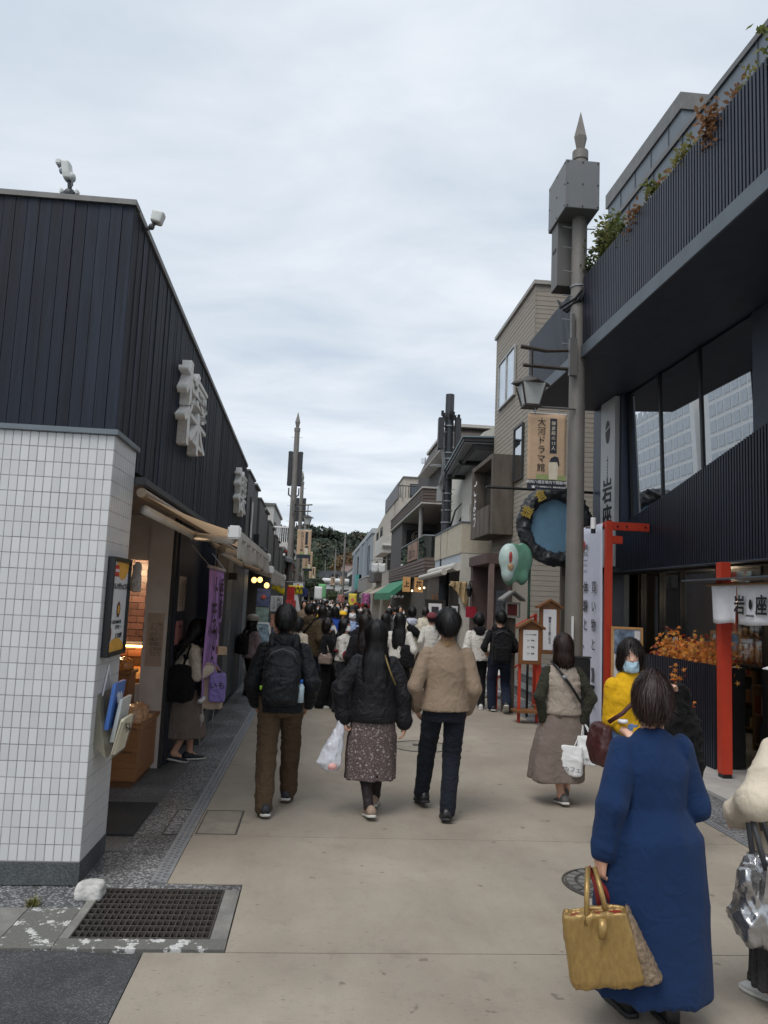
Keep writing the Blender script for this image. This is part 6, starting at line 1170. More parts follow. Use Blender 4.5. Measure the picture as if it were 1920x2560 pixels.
for k in range(24): a, b_ = 2 * math.pi * k / 24, 2 * math.pi * (k + 1) / 24; mb.quad((4.75 + .30 * math.cos(a), 37.4, 4.86 + .30 * math.sin(a)), (4.75 + .27 * math.cos(a), 37.4, 4.86 + .27 * math.sin(a)), (4.75 + .27 * math.cos(b_), 37.4, 4.86 + .27 * math.sin(b_)), (4.75 + .30 * math.cos(b_), 37.4, 4.86 + .30 * math.sin(b_)))
mb.build('ring', PAPER, t); text('日米', (4.75, 37.39, 4.86), (1, 0, 0), (0, 0, 1), .26, PAPER, t)
MB().box(5.0, 9, 30.0, 40, 6.22, 8.3).build('top_storey', BRD, bb); window(bb, 29.99, 5.3, 6.0, 6.3, 7.3, ALU, GLASSC, 3, face='y', curtain=M('pale_blind', (.42, .43, .42), .8)); window(bb, 29.99, 6.05, 7.0, 6.3, 7.3, ALU, GLASSC, 2, face='y', curtain=M('pale_blind', (.42, .43, .42), .8))
MB().hexa([(4.5, 28.6, 7.65), (9, 28.6, 7.65), (9, 36, 7.65), (4.5, 36, 7.65), (4.9, 29.6, 8.62), (9, 29.6, 8.62), (9, 35.4, 8.62), (4.9, 35.4, 8.62)]).build('roof', M('roof_brown', (.075, .062, .055), .7, var=.2), bb); MB().box(4.8, 9, 29.3, 35.6, 8.62, 8.74).build('roof_cap', M('cap_cream', (.42, .4, .37), .6), bb); MB().box(4.46, 9, 28.55, 36, 7.6, 7.65).build('eave_edge', M('cap_cream', (.42, .4, .37), .6), bb)
for k, (x0, x1, ch) in enumerate(((3.18, 3.46, '上'), (3.62, 3.94, '茶'))):
    t = thing('wooden_shop_sign', ('tan timber sign panel farther out over the street below lap boards', 'tan timber sign panel tucked against the brown building')[k], 'sign', ((x0 + x1) / 2, 28.9, 2.1)); MB().box(x0, x1, 28.9, 29.05, 2.08, 2.64).build('board', M('tan_timber', s2l(196, 150, 96), .6, var=.12), t); text(ch, ((x0 + x1) / 2, 28.89, 2.36), (1, 0, 0), (0, 0, 1), .24, INK, t, weight=.02)  # board is a plain tan colour with slight variation
for k, (x, z) in enumerate(((3.50, 2.12), (3.78, 2.22), (3.95, 2.25))):
    t = thing('bare_bulb', ('bare warm bulb at the end of the row under the timber sign', 'bare warm bulb in the middle of the row under the timber sign', 'bare warm bulb nearest the wall under the timber sign')[k], 'light bulb', (x, 28.6, z)); MB().blob((x, 28.6, z), .035, 8, 6).build('bulb', M('bulb_glow', (1, .72, .4), .4, emit=4, var=0), t, True); MB().tube([(x, 28.6, z + .03), (x, 28.7, z + .2)], .006, 4).build('wire', BLK, t)
# green awning shop front
GAW = M('green_awning', s2l(62, 128, 100), .8, var=.1)
ga = thing('green_awning', 'green cloth awning with scalloped front under brown building', 'awning', (3.5, 38, 2.2)); MB().hexa([(3.1, 33.5, 2.05), (4.0, 33.5, 2.72), (4.0, 42, 2.72), (3.1, 42, 2.05), (3.1, 33.5, 2.065), (4.0, 33.5, 2.735), (4.0, 42, 2.735), (3.1, 42, 2.065)]).build('canopy', GAW, ga); MB().sheet(lambda u, v: (3.1 + .015 * math.sin(u * 30), 33.5 + 8.5 * u, 2.05 - .3 * v), 40, 2).build('valance', GAW, ga, solid=.01); MB().add([(3.1, 33.49, 2.06), (4.0, 33.49, 2.73), (4.0, 33.49, 2.55), (3.1, 33.49, 1.78)], [(0, 1, 2, 3)]).build('end_panel', GAW, ga, solid=.01); text('マタハナ', (3.45, 33.47, 1.9), (1, 0, 0), (0, 0, 1), .16, PAPERW, ga)
# beige flats, grey sign box, grey-blue block and lower shops beyond
BEI = M('beige_flat_wall', (.44, .40, .345), .8, var=.08, dirt=.2); GBL = M('grey_blue_wall', (.25, .285, .315), .6, var=.08); TER = M('terrace_white', (.52, .51, .48), .7, dirt=.2)
bf = thing('beige_flats', 'beige block of flats with stepped roof terraces and satellite dish', 'building', (6, 53, 0))
MB().box(4.35, 9, 46, 63, 0, 6.9).prism([(4.35, 46, 6.901), (4.35, 63, 6.901), (4.35, 58, 7.3), (4.35, 46, 8.0)], (4.6, 0, 0)).build('wall', BEI, bf); MB().box(4.8, 9, 45.5, 52, 7.6, 9.1).build('penthouse', BEI, bf); MB().box(4.75, 9, 45.4, 52.1, 9.1, 9.18).build('penthouse_cap', CAP, bf); window(bf, 45.49, 5.2, 6.4, 7.9, 8.75, DKF, GLASSD, 2, face='y')
MB().box(4.3, 4.36, 43.5, 52, 7.6, 8.5).build('terrace_fence', M('fence_grey', (.13, .13, .135), .6), bf); MB().box(4.36, 9, 43.4, 45.4, 6.2, 7.6).build('terrace', BEI, bf)
for k in range(20): MB().box(4.4 + k * .16, 4.43 + k * .16, 43.42, 43.46, 7.6, 8.3).build('railing_bar', DKF, bf)
MB().tube([(4.3, 43.44, 8.3), (7.5, 43.44, 8.3)], .03, 4).build('railing', DKF, bf)
for y0, z0 in ((54, 5.7), (57.5, 5.6), (47, 3.6), (50.5, 3.6), (57, 3.4)): window(bf, 4.35, y0, y0 + 1.6, z0, z0 + 1.2, DKF, GLASSD, 2)
MB().box(3.72, 4.34, 46.5, 52, 4.85, 5.6).build('balcony', TER, bf); MB().box(3.72, 4.34, 46.5, 52, 4.6, 4.84).build('balcony_slab', TER, bf); MB().tube([(3.75, 46.4, 5.05), (4.6, 46.4, 5.05)], .09, 8).tube([(4.4, 46.3, 5.05), (4.4, 46.3, 5.9)], .09, 8).build('drain_pipe', TER, bf, R(40)); MB().box(3.8, 4.34, 53, 58, 3.0, 3.9).build('balcony', M('balcony_dark', (.08, .075, .07), .6), bf)
dsh = thing('satellite_dish', 'white satellite dish on the beige roof terrace', 'satellite dish', (4.75, 43.3, 8.2)); MB().lathe((0, 0, 0), [(.02, -.10), (.25, -.05), (.42, .04)], 16).build('dish', M('dish_white', (.6, .6, .58), .5), dsh, True).rotation_euler = (R(70), 0, R(-25)); dsh.location = (4.55, 43.2, 8.15); MB().tube([(0, .1, -.1), (0, .15, -.7)], .03, 6).build('stand', STEEL, dsh, local=True)
ant = thing('tv_antenna', 'thin roof antenna on the beige penthouse', 'antenna', (6.2, 46.5, 9.18)); MB().tube([(6.2, 46.5, 9.18), (6.2, 46.5, 10.6)], .03, 5).build('mast', STEEL, ant)
for k in range(5): MB().tube([(5.9 + .02 * k, 46.2 + .12 * k, 10.45 - .05 * k), (6.5 - .02 * k, 46.2 + .12 * k, 10.45 - .05 * k)], .015, 4).build('element', STEEL, ant)
fl_ = thing('pair_of_flags', 'two small white flags on an arm below the beige balcony', 'flag', (3.6, 45, 3.6)); MB().tube([(4.35, 46, 4.2), (2.9, 44.5, 4.0)], .02, 5).build('arm', STEEL, fl_)
for k in range(2): MB().sheet(lambda u, v: (3.05 + .42 * k + .38 * u, 44.7, 3.85 - .55 * v + .03 * math.sin(u * 9)), 6, 4).build('cloth', PAPERW, fl_, True, solid=.01)
gx = thing('grey_box_sign', 'grey boxed shop fascia with small lettering and black dot', 'shop sign', (4.3, 66, 2.4)); GRB = M('fascia_warm_grey', (.235, .225, .21), .7, var=.05); MB().box(3.9, 6.2, 62, 76, 2.38, 3.55).build('fascia', GRB, gx, bevel=.02); MB().box(3.86, 6.2, 61.9, 76, 3.551, 3.62).build('cap', M('cap_cream', (.42, .4, .37), .6), gx)
text('イマジャナリカルサロン', (4.85, 61.97, 3.2), (1, 0, 0), (0, 0, 1), .17, M('ink_dim', (.09, .085, .08), .7), gx, depth=.004); text('SALON DE KAMAKURA', (4.85, 61.97, 2.62), (1, 0, 0), (0, 0, 1), .13, M('ink_dim', (.09, .085, .08), .7), gx, depth=.004); MB().add([(4.7 + .13 * math.cos(2 * math.pi * k / 16), 61.97, 2.92 + .13 * math.sin(2 * math.pi * k / 16)) for k in range(16)], [tuple(range(16))]).build('dot', INK, gx)
MB().box(4.2, 9, 63.5, 76, 0, 2.38).build('shop_front', M('dim_shop_wall', (.10, .09, .08), .8), gx)
gb = thing('grey_blue_block', 'grey blue metal clad block with tall narrow windows', 'building', (6, 80, 0)); MB().prism([(4.3, 63.2, 0), (4.3, 99, 0), (4.3, 99, 7.2), (4.3, 63.2, 7.2)], (4.6, 0, 0)).build('wall', GBL, gb); MB().box(4.2, 9, 63, 99.1, 7.2, 7.6).build('roof_edge', M('roof_edge_grey', (.35, .38, .4), .5), gb)
for y0 in (66, 71, 79, 84, 92): window(gb, 4.3, y0, y0 + 2.2, 3.9, 6.4, DKF, GLASSD, 1)
for y0 in (69, 77, 90): MB().box(4.05, 4.3, y0, y0 + 1.0, 3.3, 7.0).build('fin', GBL, gb)
def shop_row(name, label, x0, x1, y0, y1, z, mat, wins, roof=None, side=-1, g=None):
    t = thing(name, label, 'building', ((x0 + x1) / 2, (y0 + y1) / 2, 0), group=g); MB().box(x0, x1, y0, y1, 0, z).build('wall', mat, t); MB().box(x0 - .1, x1 + .1, y0 - .1, y1 + .1, z, z + .12).build('parapet_cap', roof or CAP, t)
    xf = x0 if side < 0 else x1
    for (a, b_, c, d) in wins:
        if side < 0: window(t, xf, a, b_, c, d, DKF, GLASSD)
        else: MB().box(xf, xf + .05, a, b_, c, d).build('window', DKF, t)
    return t
shop_row('white_shop_house', 'low whitish shop house with row of slim windows beyond the grey block', 4.4, 9, 99.6, 120, 5.6, TER, [(100 + k * 2.2, 101.2 + k * 2.2, 3.4, 5.0) for k in range(8)]); shop_row('red_roof_house', 'pinkish house with reddish top floor behind the far poles', 3.9, 9, 121, 136, 7.0, M('pink_render', (.36, .27, .24), .8), [(122 + k * 3, 124 + k * 3, 3.5, 5.2) for k in range(4)], M('red_roof_metal', (.2, .07, .06), .6))
wv = thing('white_round_house', 'white house with rounded roof edge closing the street end', 'building', (3, 112, 0)); S = Solid(.25); S.BIG = 1.0; S.stack([(0, 3.4, 114, 3.0, 3.5), (3.9, 3.4, 114, 3.0, 3.5)], .2, ex=5, rnd=.5); link('wall', S.mesh('wall'), wv, -wv.location, M('round_white', (.62, .63, .63), .7)); S = Solid(.25); S.stack([(3.85, 3.3, 114, 3.5, 4), (4.5, 3.3, 114, 3.6, 4.1)], .2, ex=5, rnd=.3); link('roof_edge', S.mesh('roof_edge'), wv, -wv.location, M('round_white', (.62, .63, .63), .7)); MB().box(1.2, 2.2, 110.3, 110.45, 1.6, 3.0).box(3.2, 4.4, 110.3, 110.45, 1.6, 3.0).build('window', DKF, wv); MB().box(-.2, 7, 119, 126, 0, 5.9).build('dark_upper_block', M('slate_block', (.06, .065, .075), .6), wv); MB().box(1.0, 3.0, 118.9, 119, 4.7, 5.4).build('window', GLASSD, wv)
for k, (xa, ya, yb, z, mt, lb) in enumerate(((3.2, 45, 52, 2.15, M('awning_tan_far', (.34, .30, .25), .8), 'tan cloth awning over the shops below beige flats'), (3.3, 53, 61, 2.2, M('awning_olive_far', (.26, .24, .16), .8), 'olive striped awning next along the right hand shops'), (3.2, 77, 98, 2.3, M('awning_dark_far', (.05, .05, .055), .8), 'dark awning below the grey blue block'), (3.0, 100, 118, 2.3, M('awning_cream_far', (.42, .4, .36), .8), 'cream awning below the far white shop house'))):
    a = thing('far_awning', lb, 'awning', (xa, ya, 2)); MB().hexa([(xa, ya, z - .1), (4.4, ya, z + .5), (4.4, yb, z + .5), (xa, yb, z - .1), (xa, ya, z - .06), (4.4, ya, z + .54), (4.4, yb, z + .54), (xa, yb, z - .06)]).build('canopy', mt, a); MB().box(xa - .02, xa + .02, ya, yb, z - .35, z - .1).build('valance', mt, a)
t = thing('teal_sign', 'teal boxed sign on the wall of grey blue block', 'sign', (4.1, 78, 2.7)); MB().box(3.75, 4.29, 77, 80, 2.75, 4.2).build('board', M('teal_paint', s2l(80, 150, 146), .6), t, bevel=.02)
# ------------------------------------------------------------------ left: grey metal row, souvenir stalls, far shops
GPAN = M('grey_cladding', (.10, .102, .105), .5, .3, var=.2, scale=3, stretch=(4, 4, .4), rnd=.15); GPAND = M('dark_cladding', (.03, .033, .038), .55, .2, var=.15)
gm = thing('grey_metal_row', 'row of grey metal clad shops stepping down along the left side', 'building', (-3, 20, 0))
MB().box(-6, -1.42, 13.12, 30, 2.3, 3.3).build('wall', GPAND, gm)
y, k = 13.14, 0
while y < 28:
    w_ = (1.25, .9, 1.5, 1.1)[k % 4]; zt_ = 3.82 - (y - 13) * .045 + (.06 if k % 2 else 0)
    MB().box(-1.42, -1.30 + (.0 if k % 2 else .025), y, y + w_, 2.5, zt_).build('panel', GPAN, gm); MB().box(-1.44, -1.25, y - .02, y + w_ + .02, zt_, zt_ + .035).build('parapet_cap', CAP, gm)
    MB().box(-1.44, -1.33, y + w_, y + w_ + .32, 2.4, zt_ - .05).build('recess_panel', GPAND, gm); y += w_ + .32; k += 1
for a, b_ in ((13.1, 14.3), (14.45, 15.2), (22, 28)): MB().box(-1.5, -1.36, a, b_, 0, 2.5).build('shop_front', GREYM if a == 14.45 else BLACKWALL, gm)
MB().box(-3.2, -3.0, 15.2, 22, 0, 2.5).build('back_wall', M('dim_shop_wall', (.10, .09, .08), .8), gm); MB().box(-3.0, -1.4, 21.9, 22, 0, 2.5).build('side_wall', M('dim_shop_wall', (.10, .09, .08), .8), gm)
t = thing('plaque_sign', 'slim white wave edged plaque on the first grey metal shop', 'shop sign', (-1.27, 13.9, 2.7)); MB().box(-1.30, -1.255, 13.75, 14.25, 2.66, 3.45).build('board', BLK, t); MB().prism([(-1.25, 13.85, 2.75), (-1.25, 14.15, 2.72), (-1.25, 14.10, 3.0), (-1.25, 14.17, 3.25), (-1.25, 14.08, 3.4), (-1.25, 13.9, 3.38), (-1.25, 13.95, 3.1), (-1.25, 13.88, 2.95)], (-.004, 0, 0)).build('white_shape', LET, t)
t = thing('round_shop_light', 'dark rounded bracket light on the grey metal shop wall', 'wall light', (-1.2, 15.4, 2.6)); MB().box(-1.3, -1.2, 15.2, 15.3, 2.5, 2.9).build('bracket', BLK, t); MB().lathe((-1.15, 15.5, 2.5), [(.09, 0), (.11, .1), (.05, .18)], 10).build('shade', BLK, t)
# souvenir shop: lamps, posters, flags
GLB = M('stall_lamp_glow', (1, .58, .18), .4, emit=2.2, var=0)
for k, (yy, z, xx) in enumerate(((15.9, 2.02, -1.3), (16.4, 2.04, -1.22), (16.5, 1.93, -1.08))): t = thing('stall_lamp', ('round amber stall lamp first in the row over the souvenirs', 'round amber stall lamp between two others over the souvenirs', 'lowest round amber stall lamp over the souvenirs')[k], 'lamp', (xx, yy, z)); MB().blob((xx, yy, z), (.055, .055, .06), 10, 8).build('globe', GLB, t, True); MB().tube([(xx, yy, z + .05), (xx, yy, 2.4)], .008, 4).build('cable', BLK, t)
def poster_y(name, x0, x1, y_, z0, z1, mat, label, txt=None, tcol=None, cat='poster', var=None, backing=True):
    t = thing(name, label, cat, ((x0 + x1) / 2, y_, z0)); MB().box(x0, x1, y_, y_ + .02, z0, z1).build('panel', mat, t)
    for (b_, fx, fz, sz, vert) in (txt or []): text(b_, (x0 + (x1 - x0) * fx, y_ - .004, z0 + (z1 - z0) * fz), (1, 0, 0), (0, 0, 1), sz, tcol or INK, t, vert)
    return t
PJ = lambda nm, rgb, v=.5, sc=9: M(nm, s2l(*rgb), .5, var=v, scale=sc)
YEL = M('banner_yellow', s2l(214, 190, 40), .7, var=.15); REDP = M('banner_red', s2l(178, 36, 36), .6, var=.25, scale=7)
poster_y('landscape_poster', -1.30, -1.02, 16.9, 1.48, 1.86, PJ('poster_dusk', (96, 110, 150)), 'dusk landscape poster at the souvenir shop corner'); MB().blob((-1.16, 16.89, 1.68), (.06, .01, .05)).build('sun_print', PJ('print_coral', (210, 110, 96), .3), bpy.data.objects['landscape_poster'], True)
poster_y('landscape_poster', -1.31, -1.03, 16.9, 1.10, 1.46, PJ('poster_sage', (150, 176, 168)), 'pale green landscape poster below the dusk poster')
poster_y('product_sign', -1.08, -.80, 18.2, 1.36, 1.72, PAPERW, 'white product sign with dark vertical characters at souvenir shop', [('和雑', .72, .55, .13, True), ('くつろぎ', .3, .5, .075, True)], cat='sign')
poster_y('pattern_panel', -1.04, -.80, 18.0, .80, 1.30, M('washi_pattern', s2l(206, 150, 124), .6, var=.8, scale=30), 'tall pink patterned paper panel among the souvenirs', cat='panel')
poster_y('red_banner', -.80, -.60, 20.5, 1.55, 1.98, REDP, 'deep red banner hanging in the souvenir shop front', cat='banner'); poster_y('red_poster', -.78, -.56, 19.6, 1.22, 1.64, M('poster_red_white', s2l(196, 66, 62), .6, var=.7, scale=12), 'red and white food poster beside the souvenir stall')
poster_y('red_banner', -.88, -.62, 18.9, .55, 1.15, M('red_gold_print', s2l(170, 52, 44), .6, var=.6, scale=9), 'low red banner with golden prints at the stall foot', cat='banner')
for k, (x0, x1, yy, z0, z1, lb) in enumerate(((-1.18, -.84, 20.0, 1.90, 2.20, 'tilted yellow cloth flag hanging above the souvenir stall'), (-.90, -.46, 24.0, 1.80, 2.06, 'yellow arch printed banner above the shop beside far pole'))):
    t = thing('yellow_banner', lb, 'banner', ((x0 + x1) / 2, yy, z0)); MB().sheet(lambda u, v: (x0 + (x1 - x0) * u, yy + .02 * math.sin(u * 8), z1 - (z1 - z0) * v - .16 * u * (k == 0)), 12, 4).build('cloth', YEL, t, True, solid=.006)
    if k == 0: text('でこ', (x0 + .16, yy - .03, z0 + .08), (1, 0, -.45), (0, 0, 1), .17, M('ink_olive', (.16, .14, .02), .7), t)
    else:
        for q in range(4):
            mb = MB(); mb.tube([(x0 + .07 + q * .11 + .05 * math.cos(a), yy - .03, z0 + .04 + .17 * math.sin(a)) for a in np.linspace(0.1, 2.4, 8)], .016, 5); mb.build('arch_print', INK, t)
sh_t = thing('souvenir_table', 'low table crowded with souvenir boxes before the stall', 'table', (-1.05, 17.3, 0)); MB().box(-1.35, -.85, 16.6, 18.6, .72, .76).build('table_top', WOODL, sh_t)
for q in ((-1.33, 16.62), (-.9, 16.62), (-1.33, 18.54), (-.9, 18.54)): MB().box(q[0], q[0] + .04, q[1], q[1] + .04, 0, .72).build('leg', WOODL, sh_t)
rg = random.Random(9)
for k in range(14): xx = rg.uniform(-1.3, -.95); yy = 16.65 + k * .13; solo('souvenir_box', MB().box(xx, xx + rg.uniform(.06, .14), yy, yy + .1, .762, .762 + rg.uniform(.08, .3)), rg.choice(wares), 'small coloured souvenir box on the crowded stall table', 'box', group='souvenir boxes on the stall table', bevel=.004)
t = thing('picture_stand', 'white edged leaning picture stand beside the girl in the cap', 'display stand', (-.95, 15.6, .5)); MB().hexa([(-1.1, 15.5, .72), (-.85, 15.5, .72), (-.85, 15.53, .72), (-1.1, 15.53, .72), (-1.18, 15.7, 1.18), (-.93, 15.7, 1.18), (-.93, 15.73, 1.18), (-1.18, 15.73, 1.18)]).build('frame', PAPERW, t); MB().hexa([(-1.08, 15.49, .75), (-.87, 15.49, .75), (-.87, 15.50, .75), (-1.08, 15.50, .75), (-1.16, 15.685, 1.15), (-.95, 15.685, 1.15), (-.95, 15.695, 1.15), (-1.16, 15.695, 1.15)]).build('print', PJ('stand_print', (120, 140, 150), .8, 14), t); MB().box(-1.16, -.86, 15.5, 15.8, 0, .72).build('stand', M('stand_dark', (.05, .05, .05), .7), t)
shop_row('dark_snack_shop', 'dark timber snack shop with white paper notices behind left pole', -6, -1.45, 30, 41, 3.5, M('dark_timber_far', (.03, .026, .024), .7), [(31, 33, 2.2, 3.1), (35, 38, 2.2, 3.1)], side=1)
rg = random.Random(3)
for k in range(14): yy = 30.2 + rg.random() * 1.6; z = 1.5 + rg.random() * 1.9; xx = -1.44 + rg.random() * .3; solo('paper_notice', MB().box(xx, xx + .16 + rg.random() * .1, 29.9, 29.92, z, z + .16 + rg.random() * .14), PAPERW if k % 3 else REDP, 'small paper notice pinned to the dark snack shop front', 'notice', group='notices on the snack shop')
rfo = thing('eave_roof', 'grey tiled lean to roof above the snack shop behind left pole', 'roof structure', (-1.5, 30, 3)); MB().hexa([(-3.2, 28.4, 3.45), (-1.0, 28.4, 2.95), (-1.0, 34, 2.95), (-3.2, 34, 3.45), (-3.2, 28.4, 3.55), (-1.0, 28.4, 3.05), (-1.0, 34, 3.05), (-3.2, 34, 3.55)]).build('deck', M('roof_tile_grey', (.10, .11, .12), .6), rfo)
for q in range(14): MB().tube([(-3.2, 28.5 + q * .41, 3.57), (-1.0, 28.5 + q * .41, 3.07)], .06, 6).build('tile_row', M('roof_tile_grey', (.10, .11, .12), .6), rfo)
shop_row('white_balcony_house', 'white house with balcony rails above the left shop row', -6, -2.6, 42, 50, 6.6, TER, [(43, 45, 4.6, 5.8)], side=1); 
vb = thing('balcony_rail', 'white balcony railing rising above the grey metal roofs', 'railing', (-2.2, 36, 3.6))
for k in range(12): MB().box(-2.5 + .09 * k, -2.47 + .09 * k, 34.5, 34.53, 4.1, 4.75).build('bar', PAPERW, vb)
MB().box(-2.55, -1.42, 34.48, 34.56, 4.75, 4.82).build('top_rail', PAPERW, vb); MB().box(-2.55, -1.42, 34.4, 37, 3.3, 4.1).build('balcony_wall', TER, vb)
shop_row('low_brown_shop', 'low brown shop farther down on the left', -6, -1.6, 51, 70, 3.4, M('brown_far', (.10, .08, .065), .8), [(52 + 3 * k, 54 + 3 * k, 1, 2.6) for k in range(5)], side=1); shop_row('low_grey_shop', 'low grey shop near the far left end', -6, -1.7, 71, 100, 3.8, M('grey_far', (.15, .15, .15), .8), [(72 + 4 * k, 75 + 4 * k, 1, 2.8) for k in range(6)], side=1)
# poles with spear tips, lanterns and flags
def far_pole(x, y_, label, lamp=0, boxes=False, h=8.15):
    t = thing('street_pole', label, 'street pole', (x, y_, 0), group='spear tipped street poles'); MB().tube([(x, y_, 0), (x, y_, h)], [.145, .10], 16).build('shaft', POLE, t, R(40)); spire(t, x, y_, h, 1.05); pegs(t, x, y_, (4.6, 5.2, 5.6, 7.9))
    if lamp: a = lamp_arm(t, x, y_ - .1, 5.0, lamp, .75); lantern(t, a, .85)
    if boxes:
        for dx in (-.2, .19): MB().box(x + dx - .085, x + dx + .085, y_ - .05, y_ + .2, 6.0, 7.35).build('antenna_box', M('antenna_dark', (.03, .032, .036), .5), t, bevel=.02); MB().tube([(x + dx, y_, 5.9), (x + dx, y_, 5.65), (x + dx * .4, y_, 5.55)], .03, 6).build('cable', BLK, t)
        for z in (6.1, 6.7, 7.3): MB().tube([(x - .3, y_, z), (x + .3, y_, z)], .015, 4).build('bracket', STEEL, t)
    return t
far_pole(-1.12, 29.8, 'nearest spear tipped pole on the left with antenna boxes and lantern', 1, True); far_pole(-1.2, 44, 'second spear tipped pole on the left behind the first', 1, True); far_pole(-1.35, 66.4, 'third spear tipped pole on the left just showing its tip', 1)
far_pole(2.75, 85.4, 'tallest looking spear tipped pole on the far right side', 0, False, 8.2); far_pole(2.3, 110.5, 'spear tipped far pole with lantern left of the tallest one', 1); far_pole(1.2, 147, 'thin spear tipped pole near the street end', 0); far_pole(-.3, 184, 'faintest spear tipped pole at the street end', 0)
event_flag(-.88, -.34, 29.4, 3.18, 4.26, 'tan event flag on the nearest left pole', False, -1.05); event_flag(-.92, -.38, 43.6, 3.18, 4.26, 'tan event flag partly hidden below the first left flag', False, -1.15); event_flag(-.80, -.26, 66, 3.18, 4.26, 'smallest tan event flag low beside the left poles', False, -1.3); event_flag(1.45, 2.0, 92, 3.1, 4.2, 'far tan event flag before the white round house', False, 2.2); event_flag(2.6, 3.15, 92, 3.2, 4.3, 'far tan event flag beside the tallest right pole', False, 2.9)
t = thing('white_hanging_sign', 'small white hanging sign with orange mark beside left pole', 'sign', (-.62, 26, 1.9)); MB().box(-.83, -.50, 26, 26.03, 1.92, 2.17).build('board', PAPERW, t); MB().box(-.70, -.63, 25.99, 25.998, 2.06, 2.14).build('orange_mark', M('mark_orange', s2l(206, 130, 70), .6), t); text('Kamakura', (-.665, 25.99, 1.97), (1, 0, 0), (0, 0, 1), .06, INK, t); MB().tube([(-1.1, 26, 2.2), (-.48, 26, 2.2)], .012, 5).build('rod', STEEL, t)
t = thing('road_sign', 'round blue road sign on white post in the far crowd', 'road sign', (-.62, 33, 0)); MB().tube([(-.62, 33, 0), (-.62, 33, 2.2)], .03, 8).build('post', PAPERW, t); MB().add([(-.60 + .19 * math.cos(2 * math.pi * k / 20), 32.95, 1.93 + .19 * math.sin(2 * math.pi * k / 20)) for k in range(20)], [tuple(range(20))]).build('disc', M('sign_disc_blue', (.03, .06, .22), .4), t, solid=.015); MB().add([(-.60 + .14 * math.cos(2 * math.pi * k / 20), 32.93, 1.93 + .14 * math.sin(2 * math.pi * k / 20)) for k in range(20)], [tuple(range(20))]).build('disc_centre', M('sign_disc_navy', (.02, .03, .12), .4), t)
t = thing('street_banner', 'white and red vertical shop banner leaning by the left pole', 'banner', (-.62, 24, 1)); MB().sheet(lambda u, v: (-.72 + (.08 + .16 * v) * u, 24, 1.95 - .75 * v), 4, 8).build('cloth', PAPERW, t, solid=.006); MB().sheet(lambda u, v: (-.72 + .07 * u, 23.98, 1.6 - .4 * v), 2, 4).build('red_print', REDP, t); MB().tube([(-.73, 24, 0), (-.73, 24, 2.05)], .012, 5).build('pole', PAPERW, t)
for k, (x, yy, z0, z1, mt, lb) in enumerate(((1.62, 40, 1.35, 2.0, M('nobori_yellow', s2l(222, 200, 80), .7, var=.2), 'yellow vertical shop flag with pink dot in the right crowd'), (2.3, 40, 1.3, 2.05, M('nobori_purple', s2l(150, 84, 130), .7, var=.8, scale=8), 'purple patterned vertical shop flag on the right'), (1.2, 46, 1.2, 1.95, M('nobori_stripe', s2l(160, 110, 100), .7, var=.8, scale=5), 'red and blue striped cone shaped shop flag'), (.1, 95, 1.6, 3.4, M('nobori_green', s2l(110, 176, 120), .7, var=.3), 'pale green far shop banner near the street end'), (-.35, 90, 1.5, 3.0, PAPERW, 'white far shop banner near the street end'))):
    t = thing('shop_flag', lb, 'flag', (x, yy, 0)); w_ = .42 if yy < 60 else .9; MB().sheet(lambda u, v: (x + w_ * u, yy + .03 * math.sin(u * 7), z1 - (z1 - z0) * v), 6, 6).build('cloth', mt, t, True, solid=.006); MB().tube([(x - .02, yy, 0), (x - .02, yy, z1 + .05)], .015, 5).build('pole', STEEL, t)
    if k == 0: MB().add([(x + .2 + .09 * math.cos(2 * math.pi * q / 14), yy - .04, 1.68 + .09 * math.sin(2 * math.pi * q / 14)) for q in range(14)], [tuple(range(14))]).build('pink_dot', M('dot_pink', s2l(220, 120, 110), .6), t)
t = thing('stall_awning', 'bright red stall awning low in the right crowd', 'awning', (2.1, 36, 1.3)); MB().sheet(lambda u, v: (1.7 + .75 * u, 36 + .5 * v, 1.52 - .22 * v + .04 * math.sin(u * 12)), 14, 4).build('cloth', M('stall_red', s2l(206, 56, 40), .6, var=.15), t, True, solid=.01); MB().tube([(1.72, 36.4, 0), (1.72, 36.4, 1.4)], .02, 5).tube([(2.42, 36.4, 0), (2.42, 36.4, 1.4)], .02, 5).build('legs_frame', STEEL, t)
# ------------------------------------------------------------------ white apartment block across the roofs (seen mirrored in the coated glass)
ab = thing('white_apartment_block', 'white gridded apartment block mirrored in the coated windows', 'building', (-14, 38, 0)); WHB = M('white_block_render', (.80, .79, .76), .7, var=.05)
for (y0, y1, z1) in ((29.5, 37.2, 13.4), (37.9, 46, 12.6)):
    MB().box(-18, -10.05, y0, y1, 0, z1).build('wall', WHB, ab)
    for r_ in range(15):
        for c_ in range(int((y1 - y0 - .8) / .72)): MB().box(-10.05, -10.02, y0 + .5 + c_ * .72, y0 + 1.08 + c_ * .72, .8 + r_ * .82, 1.4 + r_ * .82).build('window', M('block_pane', (.50, .53, .55), .25), ab)
